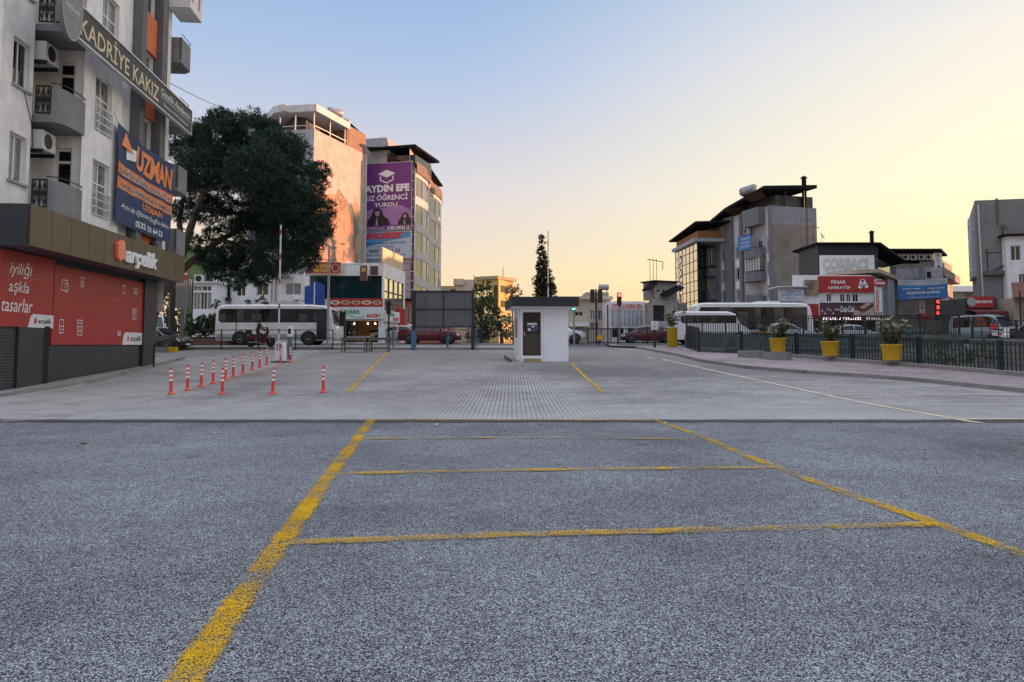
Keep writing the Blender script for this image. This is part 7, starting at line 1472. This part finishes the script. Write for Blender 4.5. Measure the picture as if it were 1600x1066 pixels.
m = MB(); m.tube(fB.P(ux(1533.5), 2, .2), fB.P(ux(1531), z1 - .4, .2), .07, n=6); m.build('downpipe', alu, t); m = MB(); m.stroke(fB, [(ux(1543), zz(432)), (ux(1543), zz(388))], .08, .05); m.stroke(fB, [(ux(1540), zz(395)), (ux(1568), zz(394))], .06, .05); m.stroke(fB, [(ux(1545), zz(427)), (ux(1570), zz(414))], .12, .3); m.build('cable', black, t)
MB().fb(fA, fA.L * .2, fA.L * .85, zz(430), zz(330), 0, .3).build('vertical_sign', W('pale_sign', (.42, .42, .44)), t)
for i, ch in enumerate("KOYUNCU"[:5]): let(fA, ch, fA.L * .3, fA.L * .75, zz(371 + i * 12), zz(362 + i * 12), lt_white, t, .32, bold=.04)
ac_unit(fA, fA.L * .4, z1 - 1.6, t, 1.0, .7, .3)
fW = fB.off(.9); m = MB(); u0_, u1_ = fW.hit(1573, 400)[0], fW.hit(1640, 400)[0]; zr0, zr1 = fW.hit(1573, 360)[1], fW.hit(1600, 370)[1]; hs = [fW.rect(1579, 384, 1596, 407), fW.rect(1592, 428, 1604, 447)]
t2 = thing('house', 'white lower house with small windows against the bare concrete building', 'house', fW.P(u0_, 1.6)); m.wall(fW, u0_, u1_, 1.5, zr0 - .5, hs); m.poly(fW, [(u0_, zr0 - .5), (u1_, zr0 - .5), (u1_, zr0 - 1.2), (u0_, zr0)], 0) if False else None; m.wall(fW.side(u0_) , 0, .1, 1.5, zr0); m.build('wall', wall_white, t2)
m = MB(); m.fb(fW, u0_ - .3, u1_, zr0 - .5, zr0 - .35, -.85, .4); m.build('roof', roof_dark, t2)
for h in hs: window(fW, h, t2)
MB().fb(fW, u0_ - .02, u0_ + .02, 1.5, zr0 - .5, -.85, -.005).build('side_wall', wall_white, t2)
fS = between(1508, 57.5, 1640, 57.5); r_ = fS.rect(1513, 463.5, 1551, 481); t = thing('kebab_shop', 'low shop with a red sign and maroon awnings under the bare concrete building', 'shop', fS.P(0, 1.67))
zf = lambda y: fS.hit(1540, y)[1]; us_ = lambda x: fS.hit(x, 470)[0]
MB().fb(fS, us_(1512), us_(1562), 1.5, zf(466), -3.8, -.3).build('wall', mk('dark_shop_interior', (.05, .045, .045), rough=.8), t)
s_ = MB().fb(fS, *r_, 0, .2).build('sign_board', red_sign, t); let(fS, "BÜŞEM APERATİF", *sub(r_, .12, .92, .35, .70), lt_white, s_, .21, bold=.04, shear=.1); m = MB(); m.poly(fS, [(r_[0] + .1 + .35 * math.cos(a), (r_[2] + r_[3]) / 2 + .35 * math.sin(a)) for a in [j * .5 for j in range(13)]], .21, .26); m.build('round_logo', lt_grey, s_)
for k, (y0, y1, x0, x1) in enumerate(((489, 484, 1511, 1560), (499, 492, 1511, 1556), (495, 488, 1553, 1592))):
    m = MB(); z0_, z1_ = zf(y0), zf(y1); P0 = [fS.P(us_(x0), z0_, 1.1 - k * .25), fS.P(us_(x1), z0_, 1.1 - k * .25), fS.P(us_(x1), z1_, -.2), fS.P(us_(x0), z1_, -.2)]; m.raw(P0 + [p + Vector((0, 0, .06)) for p in P0], [(0, 3, 2, 1), (4, 5, 6, 7), (0, 1, 5, 4), (1, 2, 6, 5), (2, 3, 7, 6), (3, 0, 4, 7)]); m.fb(fS, us_(x0), us_(x1), z0_ - .22, z0_, 1.06 - k * .25, 1.1 - k * .25)
    aw = m.build('awning', mk('maroon_awning', (.12, .02, .025), rough=.7, var=.2), t)
    if k == 1: let(fS, "BÜŞEM APERATİF", us_(1514), us_(1535), z0_ - .2, z0_ - .03, lt_white, aw, .86)
t, f, z1 = block('low_building', 'buff arched building with a red tiled roof edge at the right edge', 1588, 1650, 56.2, 466, 1.8, W('buff_render', (.40, .33, .25)), holes=[(1598, 484, 1610, 505)])
m = MB(); P0 = [f.P(-.6, z1 - .1, .7), f.P(f.L, z1 + .1, .7), f.P(f.L, z1 + 1.3, -1.6), f.P(.9, z1 + 1.2, -1.6)]; m.raw(P0 + [p + Vector((0, 0, .12)) for p in P0], [(0, 3, 2, 1), (4, 5, 6, 7), (0, 1, 5, 4), (1, 2, 6, 5), (2, 3, 7, 6), (3, 0, 4, 7)]); m.build('tiled_roof', tile_red, t)
p = at(1592, 430, 55); t = tag(MB().tube((p.x, p.y, 1.6), (p.x, p.y, at(1592, 455, 55).z), .06, n=8).build('street_pole', black, None, loc=(p.x, p.y, 1.6)), 'thin black pole at the right edge before the red tiled roof', 'street pole')
# unseen blocks added behind the camera to darken reflections in window glass
for x0_, x1_, h_, mt_, lb_ in ((-62, -20, 11, wall_grey, 'grey block behind the car park, left one'), (-19.5, 16, 9, cream, 'cream block behind the car park, middle one'), (16.5, 60, 12, wall_grey, 'grey block behind the car park, right one')):
    f = Fr((x1_, -42), (-1, 0)); t = thing('apartment_block', lb_, 'building', (x0_, -42, 0)); hs = [(u, u + 1.6, z, z + 1.5) for z in (1.2, 4.4, 7.4)[:2 if h_ < 10 else 3] for u in [2 + 4 * i for i in range(int((x1_ - x0_) / 4 - .6))]]
    m = MB(); m.wall(f, 0, x1_ - x0_, -1, h_, hs, rev=.2); m.prism([(x0_, -54), (x1_, -54), (x1_, -42), (x0_, -42)], -1, h_, skip=(2,)); m.build('wall', mt_, t)
    [MB().fb(f, a + .01, b - .01, c + .01, e - .01, -.18, -.14).build('window', glass, t) for a, b, c, e in hs]
# unseen blocks added beyond the right edge; they keep the square in shade
def shade_block(x0, x1, y0, y1, h, mat, label):
    t = thing('apartment_block', label, 'building', (x0, y0, gz(y0))); m = MB(); f = Fr((x0, y1), (0, -1)); L_ = y1 - y0; hs = []
    z = 4.2
    while z < h - 2:
        u = 1.5
        while u < L_ - 2: hs.append((u, u + 1.3, z, z + 1.5)); u += 3.2
        z += 3
    m.wall(f, 0, L_, -.5, h, hs, rev=.2); f2 = Fr((x0, y0), (1, 0)); m.wall(f2, 0, x1 - x0, -.5, h); m.prism([(x1, y0), (x1, y1), (x0, y1), (x0, y0)], -.5, h, skip=(2, 3)); m.build('wall', mat, t)
    [MB().fb(f, a + .01, b - .01, c + .01, e - .01, -.18, -.14).build('window', glass, t) for a, b, c, e in hs]
shade_block(56, 74, 68.4, 88, 11.5, cream, 'low cream block hidden beyond the right edge behind the bare concrete building'); shade_block(110, 124, 118, 146, 25, cream, 'lower cream apartment block far beyond the right edge of the square'); shade_block(58, 74, -14, 18, 24, cream, 'tall cream apartment block beyond the right edge of the square, nearer one'); shade_block(56, 74, 22, 44, 25, wall_white, 'tall white apartment block beyond the right edge of the square, middle one'); shade_block(56, 74, 44.4, 68, 24, wall_grey, 'tall grey apartment block beyond the right edge of the square, farther one')

# ------------------------------------------------------------------ trees and planting
import numpy as np
def scatter(name, lobes, per, ln, wd, mat, parent, seed=1, shell=.55, up=.3, cross=1, k=6):
    """lobes: (centre, rx, ry, rz). Tufts of k narrow blades spread through the lobes, denser towards their surface."""
    rg = np.random.default_rng(seed); Vs = []; 
    for c, rx, ry, rz in lobes:
        n = max(20, int(per * (rx * rz + rx * ry) / 2)); d = rg.normal(size=(n, 3)); d /= np.linalg.norm(d, axis=1)[:, None]
        rad = (shell + (1 - shell) * rg.random(n) ** .6) * (1 + .09 * rg.normal(size=n)); pos = np.array(c) + d * rad[:, None] * np.array([rx, ry, rz])
        pos = np.repeat(pos, k, 0); out = np.repeat(d, k, 0); m = len(pos)
        b = rg.normal(size=(m, 3)) * .75 + out * .8 + np.array([0, 0, up]); b /= np.linalg.norm(b, axis=1)[:, None]
        s = np.cross(b, rg.normal(size=(m, 3))); s /= np.linalg.norm(s, axis=1)[:, None]
        l_ = (ln * (.6 + .8 * rg.random(m)))[:, None]; w_ = (wd * (.6 + .8 * rg.random(m)))[:, None] / 2
        q = np.stack([pos - s * w_ * .4, pos + b * l_ * .55 - s * w_, pos + b * l_, pos + b * l_ * .55 + s * w_], 1); Vs.append(q.reshape(-1, 3))
    V = np.concatenate(Vs) - (np.array(WL.get(parent.name, Vector((0, 0, 0)))) if parent else 0); nq = len(V) // 4
    me = bpy.data.meshes.new(name); me.vertices.add(len(V)); me.vertices.foreach_set('co', V.ravel()); me.loops.add(nq * 4); me.loops.foreach_set('vertex_index', np.arange(nq * 4))
    me.polygons.add(nq); me.polygons.foreach_set('loop_start', np.arange(nq) * 4); me.polygons.foreach_set('loop_total', np.full(nq, 4)); me.update(calc_edges=True); me.materials.append(mat)
    o = bpy.data.objects.new(name, me); C.objects.link(o)
    if parent: o.parent = parent
    return o
def leafmat(name, c1, c2, sc=.9, tr=.25):
    m, n, l, b = nodes(name); tc = N(n, 'TexCoord').outputs['Object']
    c = mixc(n, l, mapr(n, l, noise(n, l, tc, sc, 3, .6), .35, .65, 0, 1), c1, c2); g = N(n, 'NewGeometry'); c = mixc(n, l, mapr(n, l, g.outputs['Random Per Island'], 0, 1, 0, .5), c, tuple(x * 1.7 for x in c2))
    l.new(c, b.inputs['Base Color']); b.inputs['Roughness'].default_value = .65
    t = N(n, 'BsdfTranslucent'); l.new(c, t.inputs[0]); mx = N(n, 'MixShader'); mx.inputs[0].default_value = tr; l.new(b.outputs[0], mx.inputs[1]); l.new(t.outputs[0], mx.inputs[2]); l.new(mx.outputs[0], n['Material Output'].inputs[0]); return m
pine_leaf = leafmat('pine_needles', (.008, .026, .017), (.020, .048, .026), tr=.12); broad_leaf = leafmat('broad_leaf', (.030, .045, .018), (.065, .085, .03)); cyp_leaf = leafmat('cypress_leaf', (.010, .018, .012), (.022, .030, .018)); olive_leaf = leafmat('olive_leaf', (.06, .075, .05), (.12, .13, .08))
def branch(mb, pts, r0, r1):
    n = len(pts) - 1
    for i in range(n):
        a, b = lerp(r0, r1, i / n), lerp(r0, r1, (i + 1) / n); mb.tube(pts[i], pts[i + 1], a, b, n=9, caps=False); mb.lathe([(.01, -b), (b * .9, -b * .4), (b, 0), (b * .9, b * .4), (.01, b)], tuple(pts[i + 1]), 9)
Y0 = 42.0
def pp_(x, y, Y=Y0): return at(x, y, Y)
g0 = at(226, HOR, 41.5); pine = thing('pine_tree', 'huge dark umbrella pine spreading behind the end of the apartment house', 'tree', (g0.x, 41.5, gz(41.5)))
m = MB(); base = Vector((g0.x, 41.5, gz(41.5) - .1)); fork = pp_(272, 432)
branch(m, [base, pp_(236, 492), pp_(250, 458), fork], .42, .34)
branch(m, [fork, pp_(285, 395), pp_(300, 350, 41), pp_(318, 300, 41), pp_(345, 250, 41)], .30, .10)
branch(m, [fork, pp_(300, 408, 42.5), pp_(345, 375, 43), pp_(400, 345, 43.5), pp_(455, 320, 44)], .24, .08)
branch(m, [pp_(285, 395), pp_(280, 345, 43), pp_(290, 290, 43.5), pp_(305, 240, 44)], .2, .07)
branch(m, [pp_(345, 375, 43), pp_(385, 385, 42), pp_(420, 400, 41.5), pp_(440, 420, 41)], .13, .05)
branch(m, [pp_(318, 300, 41), pp_(360, 285, 40.5), pp_(410, 270, 40.5)], .12, .05)
branch(m, [pp_(300, 408, 42.5), pp_(330, 415, 42), pp_(365, 425, 41.5)], .10, .04)
m.build('trunk', bark, pine)
lob = []
for x, y, r, dy in ((345, 222, 46, 0), (392, 212, 44, 1), (438, 240, 44, 0), (300, 236, 34, 1), (322, 265, 42, -1), (405, 268, 50, -2), (365, 262, 50, 2), (470, 288, 40, 0), (448, 318, 48, -1), (500, 330, 24, 0), (494, 358, 26, -1), (462, 370, 44, 0), (430, 400, 38, -1), (470, 402, 28, 1), (395, 362, 36, 1), (360, 400, 24, 0), (388, 412, 28, 1), (405, 432, 18, 0), (370, 440, 14, -1), (292, 282, 24, 0), (285, 330, 20, 1), (322, 338, 16, -1), (350, 318, 19, 0), (333, 322, 15, 1), (335, 368, 16, 1), (312, 312, 18, 0), (358, 345, 20, 1), (330, 405, 22, 1), (345, 422, 22, 0), (415, 330, 42, 2), (498, 268, 16, 0), (455, 235, 18, 1), (345, 190, 22, 0), (312, 212, 18, 0), (420, 205, 20, 1), (300, 380, 16, 1)):
    c = pp_(x, y, Y0 + dy); s = r * (Y0 + dy) / FPX; lob.append((tuple(c), s, s * 1.15, s * .82))
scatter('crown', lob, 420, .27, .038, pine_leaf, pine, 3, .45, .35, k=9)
def tree(name, label, px, Y, lobes, mat, ln, wd, per=60, trunk=.18, group=None, cat='tree', k=5, shell=.35, fork=None):
    b = at(px, HOR, Y); t = thing(name, label, cat, (b.x, Y, gz(Y)), 0, group); L_ = [(tuple(at(x, y, Y + dy)), r * Y / FPX, r * Y / FPX, r * Y / FPX * .95) for x, y, r, dy in lobes]
    m = MB(); top = Vector(L_[0][0]); base = Vector((b.x, Y, gz(Y) - .1)); mid = base.lerp(top, .45); branch(m, [base, mid, top], trunk, trunk * .3)
    for c, *_ in L_[1:]: branch(m, [mid.lerp(top, random.uniform(0, .4)), Vector(c)], trunk * .4, trunk * .12)
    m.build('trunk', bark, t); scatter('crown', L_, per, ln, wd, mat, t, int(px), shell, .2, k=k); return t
tree('round_tree', 'dark round topped tree directly right of the billboard', 752, 62, ((752, 466, 20, 0), (745, 490, 20, 1), (760, 492, 20, -1), (748, 515, 18, 0), (766, 512, 16, 0), (756, 448, 11, 0)), broad_leaf, .30, .16, 70)
tree('round_tree', 'lower grey green tree between the billboard tree and the booth', 784, 63, ((782, 500, 16, 0), (772, 515, 15, 0), (792, 514, 15, 1), (776, 490, 10, 0), (797, 525, 10, 0)), olive_leaf, .26, .12, 60)
tree('bare_tree', 'small reddish half bare tree in front of the yellow building, left of the booth', 802, 80, ((800, 452, 10, 0), (808, 458, 8, 0), (796, 462, 8, 1), (804, 468, 8, 0)), leafmat('rust_leaf', (.16, .07, .05), (.28, .12, .06)), .3, .12, 14, .12)
# cypress
b = at(851, HOR, 76); t = thing('cypress_tree', 'tall narrow dark cypress rising behind the booth', 'tree', (b.x, 76, 1.67)); m = MB(); branch(m, [Vector((b.x, 76, 1.5)), at(851, 440, 76), at(846, 372, 76)], .2, .03); m.build('trunk', bark, t)
lob = []
for x, y, r in ((846, 372, 3.2), (847, 382, 5), (846, 394, 6), (848, 407, 8), (847, 420, 10), (850, 434, 12), (852, 448, 15), (850, 462, 16), (852, 480, 17), (851, 500, 17), (864, 452, 6), (838, 440, 6)): s = r * 76 / FPX; lob.append((tuple(at(x, y, 76)), s, s, s * 1.25))
scatter('crown', lob, 210, .30, .10, cyp_leaf, t, 8, .3, .8, k=6)
tree('street_tree', 'leafy tree standing behind the striped hoarding at the shop corner', 262, 54, ((262, 478, 22, 0), (240, 490, 18, 1), (285, 495, 14, 0), (250, 462, 14, 0), (275, 505, 14, 0)), broad_leaf, .28, .14, 60)
tree('street_bush', 'dark rounded shrub left of the coach, below the glazed porch', 322, 55.5, ((318, 510, 16, 0), (334, 506, 15, 0), (302, 512, 12, 0), (346, 512, 10, 0)), broad_leaf, .22, .14, 260, .06, cat='shrub')
tree('street_bush', 'dark shrub whose top shows over the coach roof', 404, 61, ((404, 474, 14, 0), (392, 480, 11, 0), (416, 481, 11, 0)), broad_leaf, .24, .12, 70, .08, cat='shrub')
tree('street_bush', 'shrub by the near wheel of the coach behind the low railing', 372, 55.8, ((356, 488, 8, 0), (340, 478, 8, 0)), broad_leaf, .2, .12, 60, .05, cat='shrub')
tree('canal_bush', 'climbing bush growing against the canal wall, left of the right fence post', 1478, 31.5, ((1478, 548, 16, 0), (1462, 556, 14, 0), (1492, 562, 12, .5), (1470, 534, 10, 0)), broad_leaf, .16, .07, 60, .04, cat='shrub')
tree('canal_bush', 'bush hanging below the square panel railing near the right edge', 1530, 30, ((1525, 545, 13, 0), (1545, 552, 12, 0), (1510, 560, 9, 0)), broad_leaf, .16, .07, 60, .04, cat='shrub')
# brick planter and hedge beside the coach
f = between(285, 53.2, 352, 53.2); z0_, z1_ = f.hit(310, 537)[1], f.hit(310, 524)[1]
def brick_mat():
    m, n, l, b = nodes('red_brick'); tc = N(n, 'TexCoord').outputs['Object']; mp = N(n, 'Mapping'); mp.inputs['Rotation'].default_value = (R(90), 0, 0); l.new(tc, mp.inputs[0])
    br = N(n, 'TexBrick'); l.new(mp.outputs[0], br.inputs['Vector']); br.inputs['Scale'].default_value = 1; br.inputs['Brick Width'].default_value = .22; br.inputs['Row Height'].default_value = .075; br.inputs['Mortar Size'].default_value = .008
    br.inputs['Color1'].default_value = (.22, .075, .05, 1); br.inputs['Color2'].default_value = (.16, .055, .04, 1); br.inputs['Mortar'].default_value = (.2, .18, .16, 1); l.new(br.outputs['Color'], b.inputs['Base Color']); b.inputs['Roughness'].default_value = .9; return m
t = thing('brick_planter', 'low red brick planter with a clipped hedge left of the coach', 'planter', f.P(0, gz(53.2))); MB().fb(f, 0, f.L + 2.5, gz(53.2) - .1, gz(53.2) + .55, -1.2, 0).build('brick_wall', brick_mat(), t); MB().fb(f, .1, f.L + 2.4, gz(53.2) + .55, gz(53.2) + .6, -1.1, -.1).build('soil', mk('soil', (.05, .035, .025), rough=1), t)
h_ = [(tuple(f.P(.5 + i * .75, gz(53.2) + .85, -.6)), .55, .5, .4) for i in range(int((f.L + 2) / .75))]; scatter('hedge', h_, 180, .12, .07, broad_leaf, t, 5, .5, .3, k=5)
# yellow and grey kerb stone by the shop corner
for (x0, x1, yb, yt, mt, lab) in ((239, 262, 549, 540, kerb_mat, 'grey kerb stone block by the far shop corner, left of the yellow painted one'), (262.3, 274, 548, 540, yellow_pot, 'yellow painted kerb stone by the far shop corner')):
    f = between(x0, 43, x1, 43); tag(MB().fb(f, 0, f.L, gz(43) - .02, gz(43) + .33, -.4, 0).build('kerb_block', mt, None, loc=f.P(0, gz(43)), bevel=.02), lab, 'kerb stone')
# overhead cable
m = MB(); a, b = at(150, 40, 34), at(470, 196, 66); pts = [a.lerp(b, i / 24) - Vector((0, 0, 1.6 * math.sin(math.pi * i / 24))) for i in range(25)]; a0 = at(262, 128, 34); b0_ = at(392, 172, 70); pts = [a0.lerp(b0_, i / 16) - Vector((0, 0, .5 * math.sin(math.pi * i / 16))) for i in range(17)]; m.path(pts, .018, 4); tag(m.build('overhead_cable', black, None, loc=a0), 'thin overhead cable running from the apartment house into the sky over the pine', 'cable')
m = MB(); a0, b0_ = at(480, 401, 57), at(568, 412, 57); m.path([a0.lerp(b0_, i / 10) - Vector((0, 0, .35 * math.sin(math.pi * i / 10))) for i in range(11)], .02, 4); tag(m.build('overhead_cable', black, None, loc=a0), 'sagging cable above the red grill sign', 'cable')
# litter and drain on the asphalt
def litter(px, py, s, mat, label):
    g = G(px, py); m = MB(); rnd = random.Random(px); n = 7; vs = [(s * rnd.uniform(.5, 1) * math.cos(i * 6.28 / n), s * .6 * rnd.uniform(.5, 1) * math.sin(i * 6.28 / n), rnd.uniform(0, .25) * s) for i in range(n)]; m.raw(vs + [(0, 0, .35 * s)], [(i, (i + 1) % n, n) for i in range(n)]); o = tag(m.build('litter', mat), label, 'litter'); o.location = (g.x, g.y, g.z + .008)
litter(130, 695, .09, bark, 'crumpled brown leaf lying on the asphalt at the left'); litter(121, 699, .05, black, 'dark scrap beside the crumpled leaf on the left asphalt'); litter(1582, 751, .05, mk('blue_scrap', (.25, .45, .7)), 'small pale blue scrap on the asphalt near the right edge')
litter(683, 664, .05, white_sign, 'white scrap on the asphalt by the far parking line'); litter(845, 665, .07, mk('brown_scrap', (.12, .05, .04)), 'brown scrap on the asphalt in the middle of the far bay'); litter(1040, 661, .04, white_sign, 'tiny white scrap near the far right corner of the bays'); litter(1298, 662, .06, black, 'black scrap on the joint at the right'); litter(1155, 724, .04, black, 'dark pebble beside the right diagonal parking line')
